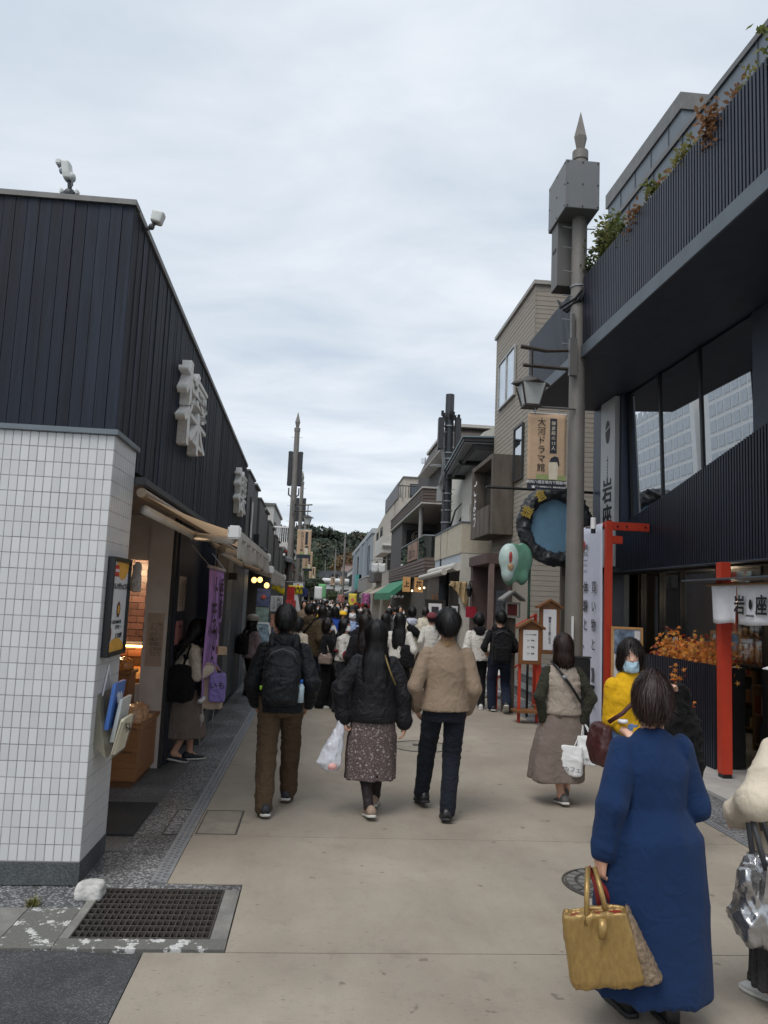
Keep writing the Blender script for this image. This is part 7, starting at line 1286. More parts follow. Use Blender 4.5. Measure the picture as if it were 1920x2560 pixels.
# ------------------------------------------------------------------ wooded hill and street-end trees
def hill_z(x, y):
    d = (y - 170) / 130; f = np.clip(d, 0, 1) ** .8
    return f * (22.5 + 4.5 * np.exp(-((x + 34) / 26) ** 2) - 5.0 * np.exp(-((x - 2) / 13) ** 2) * (y < 290) + 1.6 * np.sin(x * .07 + 1) + 1.2 * np.sin(x * .19 + y * .03))
mb = MB(); mb.sheet(lambda u, v: (-170 + 340 * u, 170 + 190 * v, float(hill_z(-170 + 340 * u, 170 + 190 * v)) - .5), 60, 24); structure('hill', mb, M('hill_earth', (.03, .04, .018), .95, space='World'), True)
def clump_mesh(seed, n, leaf, r=1.0):
    rg = np.random.default_rng(seed); V, F = [], []
    for k in range(n):
        d = rg.normal(size=3); d /= np.linalg.norm(d); d[2] = abs(d[2]) * 1.0 - .15; lobe = 1 + .28 * math.sin(d[0] * 5 + seed) * math.cos(d[1] * 4.3 + seed * 2) + .12 * math.sin(d[2] * 9 + seed)
        p = d * r * lobe * rg.uniform(.72, 1.0) * np.array([1, 1, .8]); nrm = d + rg.normal(size=3) * .55; nrm /= np.linalg.norm(nrm); u = np.cross(nrm, rg.normal(size=3)); u /= np.linalg.norm(u); v = np.cross(nrm, u); s_ = leaf * rg.uniform(.6, 1.4); i = len(V)
        V += [p - u * s_, p + v * s_ * .6, p + u * s_, p - v * s_ * .6]; F.append((i, i + 1, i + 2, i + 3))
    return V, F
FOREST = [M('forest_green_a', (.034, .046, .028), .8, var=.5, scale=.6, rnd=.0, space='World'), M('forest_green_b', (.024, .034, .023), .8, var=.5, scale=.5, space='World'), M('forest_olive', (.055, .056, .030), .8, var=.5, scale=.6, space='World'), M('forest_rust', (.075, .052, .034), .8, var=.4, scale=.6, space='World')]
rg = np.random.default_rng(4); groups = {0: ([], []), 1: ([], []), 2: ([], []), 3: ([], [])}; protos = [clump_mesh(s_, 230, .17) for s_ in range(4)]
cand = []
for k in range(1500):
    y_ = rg.uniform(172, 345); x_ = rg.uniform(-.38, .62) * y_ * .62
    if not (-75 < x_ < 70): continue
    cand.append((x_, y_))
for x_, y_ in cand:
    g = rg.choice(4, p=(.42, .33, .19, .06)); V, F = protos[rg.integers(4)]; sc = rg.uniform(2.4, 4.8); z = float(hill_z(x_, y_)) + sc * .35; a = rg.uniform(0, 6.28); ca, sa = math.cos(a), math.sin(a); Vg, Fg = groups[g]; o_ = len(Vg)
    Vg += [(x_ + (p[0] * ca - p[1] * sa) * sc, y_ + (p[0] * sa + p[1] * ca) * sc, z + p[2] * sc * 1.05) for p in V]; Fg += [tuple(i + o_ for i in f) for f in F]
for g, (Vg, Fg) in groups.items():
    me = bpy.data.meshes.new('hill_forest'); me.from_pydata(Vg, [], Fg); o = link('hill_forest', me, None, mat=FOREST[g]); o['kind'] = 'stuff'; tag(o, ('mid green tree crowns covering the far hill', 'dark green tree crowns covering the far hill', 'olive tree crowns scattered over the far hill', 'rusty autumn tree crowns dotted on the far hill')[g], 'forest')
def tree(x, y_, h, r, label, mat, seed, n=900, leaf=.10, z0=0):
    t = thing('street_tree', label, 'tree', (x, y_, z0), group='trees at the street end'); rg = random.Random(seed); MB().tube([(x, y_, z0), (x + .1, y_, z0 + h * .35), (x, y_, z0 + h * .6)], [.16, .12, .06], 8).build('trunk', DOLD, t); lb = MB(); V, F = clump_mesh(seed, n, leaf, 1.0); m2 = MB()
    for k in range(6):
        a = k * 1.05 + rg.random(); c = Vector((x + math.cos(a) * r * .5, y_ + math.sin(a) * r * .5, z0 + h * (.5 + .35 * rg.random()))); lb.tube([(x, y_, z0 + h * .38), c], [.05, .015], 5, False); s_ = r * rg.uniform(.5, .75); o_ = len(m2.v); m2.v += [(c.x + p[0] * s_, c.y + p[1] * s_, c.z + p[2] * s_ * 1.1) for p in V[: n * 4 // 2]]; m2.f += [tuple(i + o_ for i in f) for f in F[: n // 2]]
    me = bpy.data.meshes.new('crown'); me.from_pydata([(p[0] - x, p[1] - y_, p[2] - z0) for p in m2.v], [], m2.f); link('crown', me, t, mat=mat); lb.build('limb', DOLD, t)
LT = [M('tree_green', (.045, .065, .022), .7, var=.5, scale=2, space='World'), M('tree_dark', (.03, .045, .018), .7, var=.5, scale=2, space='World'), M('tree_rust', (.12, .075, .03), .7, var=.4, scale=2, space='World'), M('tree_light', (.08, .10, .03), .7, var=.5, scale=2, space='World')]
for k, (x, y_, h, r, m_, lb) in enumerate(((-1.2, 104, 5.5, 2.0, 1, 'dark tree left of the street end'), (-2.6, 112, 8, 2.8, 0, 'green tree behind the left far shops'), (-.6, 128, 6, 2.2, 1, 'dark tree at the bend of the street'), (-4.2, 90, 7, 2.6, 0, 'broad green tree above the left far shops'), (4.6, 118, 4.2, 1.8, 3, 'light green tree by the white round house'), (6.5, 150, 11, 4.5, 2, 'rust coloured tree behind the far right houses'), (2.4, 104, 2.6, 1.3, 0, 'low green tree before the white round house'), (9, 160, 12, 5, 1, 'dark tall tree behind the far right houses'), (-5, 150, 9, 4, 1, 'dark wide tree behind the street end'), (1.5, 160, 9, 4, 1, 'dark tree behind the white round house'))): tree(x, y_, h, r, lb, LT[m_], 50 + k)
# ------------------------------------------------------------------ people
BLKJ = fabric('jacket_black', (22, 24, 28), .6, .3, 260); BLKJ2 = fabric('jacket_black_quilted', (24, 24, 28), .55, .3, 200); BLKC = fabric('cloth_black', (20, 20, 23)); NAVT = fabric('trousers_navy', (24, 28, 38)); BRNT = fabric('trousers_brown', (78, 62, 46)); TANJ = fabric('jacket_tan', (140, 122, 104), .8, .2, wrinkle=.3); TANC = fabric('collar_tan', (140, 114, 84)); OLV = fabric('sleeve_olive', (48, 48, 38)); VEST = fabric('vest_beige', (158, 146, 134), .55, .15, wrinkle=.35); TAUP = fabric('skirt_taupe', (118, 106, 98), wrinkle=.25); YLW = fabric('sweater_yellow', (214, 166, 24), .85, .35, 500, var=.08, wrinkle=.3); DENIM = fabric('denim_pale', (104, 130, 172)); DENIMD = fabric('denim_dark', (30, 38, 56)); BLU = fabric('cardigan_blue', (21, 45, 82), .9, .4, 600, var=.08, wrinkle=.2); CRMC = fabric('coat_cream', (206, 194, 174), .85, .25, wrinkle=.2); GREYS = fabric('skirt_dark_grey', (60, 58, 58)); MAUVE = fabric('sweater_mauve', (150, 132, 136)); WHT = fabric('knit_white', (208, 204, 196), .9, .35); NVY = fabric('varsity_navy', (20, 24, 38)); CRSL = fabric('varsity_cream', (206, 196, 178)); OLC = fabric('coat_olive_brown', (76, 64, 46)); SUIT = fabric('suit_charcoal', (38, 38, 44)); SHB = fabric('shirt_blue', (150, 170, 206)); BLUJ = fabric('jacket_blue', (44, 76, 160)); PURP = fabric('top_purple', (84, 60, 92)); KHK = fabric('trousers_khaki', (124, 104, 82)); CRJ = fabric('jacket_ivory', (204, 196, 178)); TIGHTS = fabric('tights_black', (44, 36, 38), .6, .1); GREYT = fabric('trousers_charcoal', (46, 48, 52)); MSKB = fabric('mask_blue', (168, 196, 212), bump=.1); MSKP = fabric('mask_pink', (206, 182, 190), bump=.1)
def floral():
    m, t, b = _nt('skirt_floral'); N = t.nodes; L = t.links; tc = N.new('ShaderNodeTexCoord'); v = N.new('ShaderNodeTexVoronoi'); v.inputs['Scale'].default_value = 26; L.new(tc.outputs['Object'], v.inputs['Vector']); n = N.new('ShaderNodeTexNoise'); n.inputs['Scale'].default_value = 85; n.inputs['Detail'].default_value = 3; L.new(tc.outputs['Object'], n.inputs['Vector'])
    r = N.new('ShaderNodeMapRange'); r.inputs['From Min'].default_value = .10; r.inputs['From Max'].default_value = .34; r.inputs['To Min'].default_value = .62; r.inputs['To Max'].default_value = .42; L.new(v.outputs['Distance'], r.inputs[0]); s_ = N.new('ShaderNodeMath'); s_.operation = 'MULTIPLY_ADD'; s_.inputs[1].default_value = .9; L.new(n.outputs[0], s_.inputs[0]); L.new(r.outputs[0], s_.inputs[2])
    r2 = N.new('ShaderNodeMapRange'); r2.inputs['From Min'].default_value = .92; r2.inputs['From Max'].default_value = 1.08; L.new(s_.outputs[0], r2.inputs[0]); mi = N.new('ShaderNodeMix'); mi.data_type = 'RGBA'; mi.inputs['A'].default_value = (*s2l(84, 72, 70), 1); mi.inputs['B'].default_value = (*s2l(168, 158, 154), 1); L.new(r2.outputs[0], mi.inputs['Factor']); L.new(mi.outputs['Result'], b.inputs['Base Color']); b.inputs['Roughness'].default_value = .85; return m
FLOR = floral()
SNK = (M('sneaker_black', (.018, .02, .026), .6, var=.2), RUBBER); SNKW = (M('sneaker_white', (.55, .55, .53), .6), RUBBER); SHB_ = (M('shoe_black', (.012, .012, .014), .35), RUBBERK); SHBG = (M('shoe_beige', s2l(150, 128, 112), .6), RUBBER); SNKG = (M('sneaker_grey', (.12, .115, .11), .6, var=.2), RUBBER); BOOT = (M('boot_black', (.014, .014, .016), .4), RUBBERK, (.25, .095, .16))
def backpack(root, h, label, mat, w_=.30, hh=.44, ly=-.13, z1=.80, bottle=None):
    s = h / 1.65; zt_ = z1 * h; S = Solid(.011); S.stack([(zt_ - hh, 0, ly - .07, w_ * .46, .075), (zt_ - hh * .5, 0, ly - .085, w_ * .5, .095), (zt_ - .06, 0, ly - .065, w_ * .44, .075), (zt_, 0, ly - .05, w_ * .25, .05)], .02, ex=3.2, rnd=.03)
    P = Solid(.011); P.stack([(zt_ - hh * .95, 0, ly - .15, w_ * .38, .05), (zt_ - hh * .5, 0, ly - .165, w_ * .38, .05)], .02, ex=3.2, rnd=.03); st = []
    for sg in (-1, 1):
        m = MB(); n = 14; pts = [(sg * .095 * s, ly - .03, zt_ - .03), (sg * .10 * s, ly + .05, .838 * h + .012), (sg * .105 * s, ly + .15, .825 * h), (sg * .115 * s, ly + .23, .73 * h), (sg * .14 * s, ly + .16, .60 * h)]; m.tube(pts, [.022, .026, .026, .022, .014], 8); st.append(('strap', m, mat))
    zl = MB().tube([(-w_ * .4, ly - .15, zt_ - .12), (-w_ * .3, ly - .165, zt_ - .05), (0, ly - .15, zt_ - .015), (w_ * .3, ly - .165, zt_ - .05), (w_ * .4, ly - .15, zt_ - .12)], .006, 5)
    parts = [('front_pocket', P.mesh('front_pocket', folds(.005, 12, 12, 3)), mat)] + st + [('zip', zl, M('zip_grey', (.05, .05, .055), .4))]
    if bottle: parts += [('bottle', MB().lathe((w_ * .52, ly - .07, zt_ - hh * .95), [(.028, 0), (.03, .12), (.014, .15)], 10), M('bottle_clear', s2l(170, 190, 200), .1)), ('bottle_cap', MB().lathe((w_ * .52, ly - .07, zt_ - hh * .95 + .15), [(.016, 0), (.016, .03)], 10), M('bottle_cap_blue', (.02, .12, .5), .4)), ('tag', MB().box(-w_ * .56, -w_ * .5, ly - .1, ly - .06, zt_ - hh * .75, zt_ - hh * .68), M('tag_green', (.3, .55, .05), .6))]
    return at_person(root, 'backpack', S.mesh('backpack', folds(.007, 10, 10, 5)), mat, label, 'backpack', parts=parts)
def strap_across(pts, mat, root, name, label, cat='bag strap', r_=.012):
    return ('strap', MB().tube(pts, r_, 6), mat)
def carrier(root, c, w_, d, hh, rz, mat, label, hang, cat='shopping bag', txt=None, side=None, name='carrier_bag', bulge=.0, seed=1, hm=None):
    """open-topped carrier bag with two handles, centre of its base at c in the bearer's frame"""
    A = Matrix.Translation(c) @ Matrix.Rotation(rz, 4, 'Z'); S = Solid(.010); S.stack([(0, 0, 0, w_ * .48, d * .46), (hh * .5, 0, 0, w_ * .5 + bulge, d * .5 + bulge), (hh, 0, 0, w_ * .5, d * .32)], .01, ex=6, rnd=.012); S.stack([(hh - .03, 0, 0, w_ * .45, d * .22), (hh + .03, 0, 0, w_ * .45, d * .25)], .006, 's', ex=6)
    me = S.mesh(name, folds(.006, 14, 9, seed)); me.transform(A); parts = []
    for sg in (-1, 1):
        m = MB(); hp = A.inverted() @ Vector(hang); m.tube([(-w_ * .22, sg * d * .25, hh - .01), tuple(Vector((-w_ * .05, sg * .012, 0)) + Vector((hp.x, hp.y, hp.z - .02))), tuple(Vector((w_ * .05, sg * .012, 0)) + Vector((hp.x, hp.y, hp.z - .02))), (w_ * .22, sg * d * .25, hh - .01)], .005, 6); q = m.mesh('handle', True); q.transform(A); parts.append(('handle', q, hm or mat))
    if txt:
        for (b_, px_, pz, sz, mt) in txt:
            q = text_mesh(b_, sz, .001).copy(); q.materials.clear(); q.transform(A @ Matrix.Translation((px_, -d * .5 - .014 - bulge, pz)) @ Matrix.Rotation(R(90), 4, 'X')); parts.append(('lettering', q, mt))
    if side is not None: q = MB().box(w_ * .5 + .004, w_ * .5 + .010, -d * .42, d * .42, .02, hh - .03).mesh('side_panel'); q.transform(A); parts.append(('side_panel', q, side))
    return at_person(root, name, me, mat, label, cat, parts=parts)
# -- three walking side by side
p1, J = person('man in black hooded jacket and brown trousers walking away with black backpack', (-.25, 6.5), 0, 1.65, 0, feet=((-.085, -.24, 0, .12), (.09, .22, .01, .1)), hands=((-.215, .09, .83), (.215, .09, .83)), elbow=((-.45, -1, -.1), (.45, -1, -.1)), top=dict(mat=BLKJ, off=.030, hem=.475, sw=(.036, .034, .029), fold=.009), legs=dict(mat=BRNT, w=(.060, .049, .043), fold=.009), hair=('short', HAIR), shoes=SNK, hood=BLKJ)
backpack(p1, 1.65, 'black backpack on the man in brown trousers, blue capped bottle in its side', fabric('backpack_black', (24, 26, 30), .5, .4, 180), .30, .46, -.125, .80, True)
p2, J = person('woman with long black hair, black jacket and floral skirt walking away', (.5, 6.4), 0, 1.56, 0, fem=True, feet=((-.01, -.16, 0, .18), (.075, .24, .01, .05)), hands=((-.25, -.03, .80), (.275, .0, .775)), elbow=((-1, -.4, 0), (1, -.4, 0)), grip=(1.1, .5), top=dict(mat=BLKJ2, off=.042, hem=.475, sw=(.038, .036, .031), fold=.009, cuff=True), skirt=dict(mat=FLOR, hem=.30, r=(.215, .18), pleat=(7, .06, .8), fold=.012, cy=.03), hair=('verylong', HAIR), shoes=SHBG, legmat=TIGHTS)
def stockings(root, J, h, mat, z1=.55):
    S = Solid(.011)
    for i in (0, 1): k, a = J['knee', i], J['ank', i]; S.cap(k, a, .0365 * h, .0245 * h, .02); m = k * .68 + a * .32; S.cap(m + np.array([0, -.012, .03]), m + np.array([0, -.012, -.03]), .0355 * h, .0325 * h, .02); S.cap(a, a + np.array([0, .06, -.035]), .0245 * h, .02 * h, .02)
    link('tights', S.mesh('tights'), root, mat=mat)
stockings(p2, J, 1.56, TIGHTS)
S = Solid(.010); S.stack([(.36, -.32, -.08, .05, .035), (.42, -.34, -.08, .095, .05), (.55, -.31, -.07, .078, .045), (.68, -.265, -.05, .04, .035), (.80, -.255, -.03, .018, .014)], .02, rnd=.01)
at_person(p2, 'plastic_bag', S.mesh('plastic_bag', folds(.011, 16, 5, 8)), M('thin_plastic', (.62, .63, .68), .25, var=.1, scale=12, bump=.5, bscale=30, coat=.3), 'thin white plastic bag hanging from the left hand of woman in floral skirt', 'plastic bag', parts=[('pink_content', MB().blob((-.315, -.10, .40), (.045, .045, .035)), M('pink_packet', s2l(226, 170, 164), .5))])
at_person(p2, 'shoulder_strap', MB().tube([(.07, -.10, 1.28), (.11, -.155, 1.16), (.16, -.15, 1.05)], .007, 6), M('strap_ochre', s2l(120, 104, 60), .5), 'thin ochre bag strap across the back of black quilted jacket', 'strap')
p3, J = person('man in boxy tan jacket and black trousers walking away', (1.09, 6.38), 0, 1.68, 0, feet=((-.12, .28, .02, .15), (.03, -.14, 0, .12)), hands=((-.215, .10, .83), (.20, .10, .82)), elbow=((-.6, -1, -.1), (.35, -1, -.1)), top=dict(mat=TANJ, off=.030, hem=.505, sw=(.034, .032, .028), fold=.006, ff=(5, 4), flare=1.12), legs=dict(mat=NAVT, w=(.056, .044, .038), fold=.007), hair=('mush', HAIR), shoes=SHB_, collar=TANC)
# -- woman in quilted vest
p4, J = person('woman in quilted beige vest and long taupe skirt carrying shopping bags', (2.24, 6.9), R(-4), 1.49, 0, fem=True, feet=((-.01, -.12, 0, .15), (.09, .12, .01, .1)), hands=((-.2, -.04, .80), (.19, -.04, .80)), elbow=((-.8, -.8, 0), (1, -.3, 0)), grip=(.5, 1.2), top=dict(mat=OLV, off=.016, hem=.5, sw=(.034, .031, .026), name='sweater'), over=dict(mat=VEST, off=.040, hem=.52, sleeve=0, quilt=.062, amp=.014), skirt=dict(mat=TAUP, hem=.23, r=(.275, .23), pleat=(5, .07, .3), cx=-.05, cy=-.02, fold=.012), hair=('shoulder', HAIRB), shoes=SNKG)
at_person(p4, 'shoulder_bag_strap', MB().tube([(-.10, .02, 1.235), (-.08, -.115, 1.20), (.03, -.16, 1.05), (.13, -.15, .90)], .012, 6), BLK, 'black bag strap with buckle across the beige vest', 'strap', parts=[('buckle', MB().box(-.04, .0, -.17, -.155, 1.10, 1.13), STEEL)])
carrier(p4, (.02, -.15, .28), .26, .12, .26, R(-22), PAPERW, 'crumpled white paper bag hanging lowest beside the taupe skirt', (.17, -.04, .70), txt=[('カフェ', .05, .06, .05, INK)], seed=2); carrier(p4, (.19, -.14, .37), .19, .12, .25, R(-30), PAPERW, 'white paper bag with yellow side held above the other bag', (.19, -.04, .72), side=M('bag_yellow', s2l(232, 194, 40), .5, var=.05), txt=[('まめや', -.02, .05, .04, INK)], seed=4)
# -- woman in yellow sweater facing the camera
p5, J = person('woman in yellow sweater with pale blue mask under chin, facing camera', (2.33, 5.6), R(180), 1.52, 0, fem=True, feet=((-.09, .05, 0, 0), (.09, -.05, 0, 0)), hands=((-.27, .20, 1.27), (.10, .20, .93)), elbow=((-.9, -.3, -.6), (.25, -1, -.2)), grip=(.4, .5), top=dict(mat=YLW, off=.014, hem=.54, sw=(.036, .032, .027), sleeve=.62, fold=.007, name='sweater', neck=.062), legs=dict(mat=DENIM, w=(.062, .05, .042)), hair=('bob', HAIRD), shoes=SNKW, mask=(MSKB, .034), features=True, skin=SKIN2, turn=R(-14), nod=R(-6), stout=1.1)
S = Solid(.012); S.stack([(.45, -.30, .16, .13, .09), (.7, -.31, .17, .16, .1), (1.0, -.28, .16, .15, .09), (1.16, -.24, .15, .10, .07)], .03, rnd=.03); S.cap((-.17, .1, 1.13), (-.30, .17, 1.16), .07, .06, .04)
at_person(p5, 'folded_coat', S.mesh('folded_coat', folds(.02, 10, 8, 3)), fabric('coat_black_fur', (13, 13, 14), .95, .8, 120), 'black woolly coat draped over the forearm of woman in yellow', 'coat')
S = Solid(.011); S.stack([(.62, .24, .04, .06, .13), (.75, .25, .04, .065, .15), (.90, .23, .04, .04, .12)], .03, ex=3, rnd=.02)
at_person(p5, 'shoulder_bag', S.mesh('shoulder_bag', folds(.01, 12, 9, 6)), M('maroon_leather', s2l(66, 30, 30), .45, var=.2, bump=.2), 'maroon leather bag at the hip of the yellow sweater woman', 'bag', parts=[('strap', MB().tube([(-.10, .07, 1.24), (-.02, .135, 1.12), (.12, .15, .99), (.2, .10, .92)], .016, 6), M('maroon_leather', s2l(66, 30, 30), .45))])
at_person(p5, 'wrist_watch', MB().lathe((.115, .15, .925), [(.034, 0), (.036, .012), (.034, .024)], 14), PAPERW, 'white wrist watch worn by the yellow sweater woman', 'watch')
# -- woman in long blue cardigan
p6, J = person('woman with short brown hair in long blue cardigan carrying gold tote', (1.49, 3.35), R(3), 1.455, 0, fem=True, feet=((-.09, .09, 0, 0), (.09, -.05, 0, .1)), hands=((-.27, -.05, .78), (.13, .22, 1.05)), elbow=((-.5, -1, 0), (.4, -1, -.3)), grip=(1.25, .5), top=dict(mat=BLU, off=.024, hem=.095, flare=1.56, sw=(.038, .039, .032), sleeve=.9, cuff=True, fold=.016, ff=(6, 1.0), name='cardigan', neck=.056, hy=.0), skirt=dict(mat=BLKC, hem=.14, r=(.20, .17), pleat=(6, .05, .5)), hair=('round', HAIRB), shoes=BOOT, mask=WHITE_CLOTH, turn=R(-32), stout=1.04)
GOLDB = M('gold_foil_leather', s2l(156, 128, 78), .36, .45, var=.16, scale=60, stretch=(1, 1, .5), bump=.10, bscale=160); GUS = M('woven_gusset', s2l(122, 104, 84), .6, .1, var=.5, scale=60, bump=.5, bscale=70); REDL = M('red_lining', s2l(132, 34, 30), .6)
S = Solid(.008); S.xf = (rotm(R(4), R(-12), R(-24)), np.array([-.26, -.13, .36])); S.stack([(.185, -.24, -.13, .155, .045), (.22, -.24, -.13, .165, .06), (.42, -.24, -.13, .155, .055), (.515, -.24, -.13, .145, .05)], .01, ex=5, rnd=.012); S.stack([(.495, -.24, -.13, .13, .03), (.56, -.24, -.13, .13, .034)], .004, 's', ex=5)
me = S.mesh('gold_tote', folds(.010, 15, 2.2, 12)); S2 = Solid(.009); S2.xf = S.xf; S2.stack([(.19, -.06, -.105, .06, .075), (.35, -.08, -.11, .035, .06), (.52, -.095, -.11, .006, .035)], .01, rnd=.006); S3 = Solid(.009); S3.xf = S.xf; S3.stack([(.44, -.235, -.13, .125, .028), (.50, -.235, -.13, .128, .03)], .01, ex=5, rnd=.008)
h_ = []
for dx, mt in ((-.05, GOLDB), (.05, GOLDB)): h_.append(('handle', MB().tube([(-.30 + dx * 1.1 + .03, -.165, .46), (-.285 + dx * .7, -.15, .60), (-.265 + dx * .35, -.07, .68)], .013, 8), mt))
h_.append(('handle', MB().tube([(-.22, -.08, .46), (-.24, -.06, .60), (-.262, -.04, .67), (-.19, -.05, .58), (-.14, -.07, .46)], .011, 8), REDL))
tab = MB().tube([(-.262, -.195, .50), (-.268, -.21, .46), (-.274, -.212, .42)], [.022, .022, .014], 8)
gtb = at_person(p6, 'gold_tote_bag', me, GOLDB, 'crinkled gold tote bag held by the woman in the blue cardigan', 'tote bag', parts=[('gusset', S2.mesh('gusset', folds(.005, 20, 20, 3)), GUS), ('lining', S3.mesh('lining'), REDL), ('tab', tab, GOLDB)] + h_)
gtb.location.x -= .04; gtb.scale = (.88, .88, .88); gtb.location.z += .035
# -- woman at the right edge
p7, J = person('woman in cream coat and dark pleated skirt half outside the picture', (2.22, 3.47), R(25), 1.43, 0, fem=True, feet=((-.07, .05, 0, 0), (.09, -.1, 0, .1)), hands=((-.20, .19, .93), (.2, .1, .9)), elbow=((-1, -.6, -.5), (1, -.5, -.2)), grip=(1.2, .5), top=dict(mat=CRMC, off=.045, hem=.42, sw=(.046, .047, .038), fold=.010, ff=(6, 5), name='coat', flare=1.1), skirt=dict(mat=GREYS, hem=.10, r=(.24, .21), pleat=(22, .06, .5)), hair=('round', HAIRB), shoes=SNKW, mask=MSKP, turn=R(35), features=True)
SILV = M('silver_leather', (.42, .42, .43), .22, .85, var=.25, scale=14, bump=.8, bscale=22)
S = Solid(.009); S.xf = (rotm(0, R(6), R(-35)), np.array([-.2, -.02, .5])); S.stack([(.30, -.22, -.02, .11, .07), (.40, -.22, -.02, .15, .085), (.60, -.22, -.02, .125, .06), (.68, -.22, -.02, .10, .035)], .02, ex=3, rnd=.03); S.ell((-.33, -.06, .56), (.05, .04, .06), .02)
at_person(p7, 'silver_handbag', S.mesh('silver_handbag', folds(.016, 12, 7, 15)), SILV, 'crumpled silver leather handbag hanging from the cream sleeve', 'handbag', parts=[('handle', MB().tube([(-.30, -.06, .64), (-.29, .0, .80), (-.24, .06, .90), (-.21, .02, .82), (-.19, -.05, .64)], .012, 8), M('strap_charcoal', (.05, .05, .056), .4)), ('handle', MB().tube([(-.27, .02, .64), (-.25, .06, .82), (-.22, .1, .9), (-.17, .05, .8), (-.14, .02, .63)], .012, 8), M('strap_charcoal', (.05, .05, .056), .4)), ('clasp', MB().blob((-.24, -.115, .56), (.018, .012, .03)), GOLD), ('flap', MB().sheet(lambda u, v: (-.33 + .2 * u, -.085 - .05 * math.sin(u * 3.1) + .02 * v, .67 - .16 * v), 8, 6), SILV)])
# -- girl at the sweets counter
p9, J = person('girl in varsity jacket with cream sleeves at the sweets counter', (-1.33, 8.25), R(-72), 1.46, 0, fem=True, feet=((-.06, .10, 0, 0), (.06, -.12, .0, .2)), hands=((-.03, .30, 1.06), (.06, .29, 1.06)), elbow=((-.8, -.8, -.4), (.8, -.9, -.4)), lean=.05, nod=R(-24), top=dict(mat=NVY, off=.035, hem=.5, sleeve=0, fold=.01), over=dict(mat=CRSL, off=.03, hem=.66, sw=(.038, .036, .029), fold=.012, name='sleeves'), skirt=dict(mat=TAUP, hem=.27, r=(.20, .27), cy=.02, pleat=(5, .04, .5)), hair=('verylong', HAIR), shoes=SNK)
NV2 = MB().lathe((0, 0, .735), [(.155, 0), (.157, .012), (.155, .02)], 20); 
S = Solid(.013); S.stack([(.62, .17, -.10, .08, .17), (.8, .18, -.10, .09, .2), (.98, .17, -.09, .06, .15)], .03, rnd=.03)
at_person(p9, 'black_tote', S.mesh('black_tote', folds(.014, 9, 7, 2)), BLKC, 'slouchy black bag on the shoulder of girl in varsity jacket', 'bag', parts=[('strap', MB().tube([(.15, -.04, .97), (.16, .02, 1.18), (.15, -.12, 1.17), (.17, -.18, .97)], .012, 6), BLKC)])
carrier(p9, (.0, .30, .52), .24, .10, .32, R(80), M('paper_beige', s2l(198, 178, 156), .7, var=.06), 'beige paper bag carried by the girl at the counter', (.03, .29, 1.0)); carrier(p9, (.10, .33, .60), .17, .05, .32, R(80), M('plastic_violet', s2l(142, 126, 196), .35, var=.1), 'violet plastic bag carried in front of the beige paper bag', (.05, .29, 1.02), txt=[('いも', 0, .17, .08, INK)])
at_person(p9, 'wooden_box', MB().box(-.02, .12, .31, .40, 1.085, 1.165), M('sweet_box', s2l(196, 170, 136), .6), 'small pale box held up by the girl in varsity jacket', 'box', smooth=False)
# -- middle distance
p10, J = person('girl in beige cap and mauve sweater beside the souvenir stall', (-1.1, 13.7), R(-50), 1.34, 1, fem=True, feet=((-.07, .05, 0, 0), (.07, -.1, 0, 0)), hands=((-.06, .28, .98), (.08, .28, .98)), top=dict(mat=MAUVE, off=.04, hem=.47, sw=(.038, .034, .028), name='sweater'), legs=dict(mat=BLKC, w=(.07, .066, .062)), hair=('bob', HAIR), shoes=SNK, turn=R(-10)); backpack(p10, 1.34, 'black backpack on the girl in beige cap', BLKC, .26, .36, -.12, .79)
cp = MB(); cp.lathe((0, -.005, 1.275), [(.108, 0), (.118, .03), (.105, .075), (.06, .105), (.012, .115)], 18); vis = MB().sheet(lambda u, v: (.10 * math.sin((u - .5) * 2.4) * (1 + .15 * v), .09 * math.cos((u - .5) * 2.4) + .075 * v, 1.285 - .025 * v), 10, 4)
cpo = at_person(p10, 'peaked_cap', cp, fabric('cap_beige', (196, 182, 156)), 'beige peaked cap worn at the souvenir stall', 'cap', parts=[('visor', vis, fabric('cap_visor', (206, 198, 182)))])
p11, J = person('girl with brown bob, black top and flared black trousers holding beige bag', (.2, 12.4), R(-112), 1.40, 1, fem=True, feet=((-.06, .08, 0, 0), (.06, -.1, 0, 0)), hands=((-.08, .22, .98), (.12, .2, .9)), top=dict(mat=BLKC, off=.03, hem=.55, sw=(.035, .034, .028), name='top'), legs=dict(mat=BLKC, w=(.056, .05, .066)), hair=('bob', HAIRD), shoes=SNKW, mask=WHITE_CLOTH, features=True)
carrier(p11, (.19, .05, .70), .10, .22, .17, 0, M('bag_beige_leather', s2l(150, 132, 122), .5), 'small beige handbag of the girl in flared trousers', (.17, .05, 1.0), cat='handbag', name='small_handbag')
p12, J = person('girl with black hair in white sweater with dark red stripes', (.45, 12.0), R(-118), 1.42, 1, fem=True, feet=((-.06, .05, 0, 0), (.06, -.1, 0, 0)), hands=((-.07, .3, .98), (.09, .3, 1.02)), top=dict(mat=WHT, off=.035, hem=.54, sw=(.036, .034, .028), name='sweater'), legs=dict(mat=GREYT, w=(.062, .056, .052)), hair=('long', HAIR), shoes=SNKW, mask=WHITE_CLOTH)
STR = fabric('knit_dark_red', (110, 36, 42)); S = Solid(.014); S.stack([(.905, 0, .0, .192, .147), (.945, 0, 0, .192, .147)], .01); link('stripe_band', S.mesh('stripe_band'), p12, mat=STR)
for i in (0, 1): a, b_ = J['elb', i], J['wri', i]; S = Solid(.012); S.cap(a + (b_ - a) * .15, a + (b_ - a) * .35, .074, .07, .01); link('stripe_band', S.mesh('stripe_band'), p12, mat=STR)
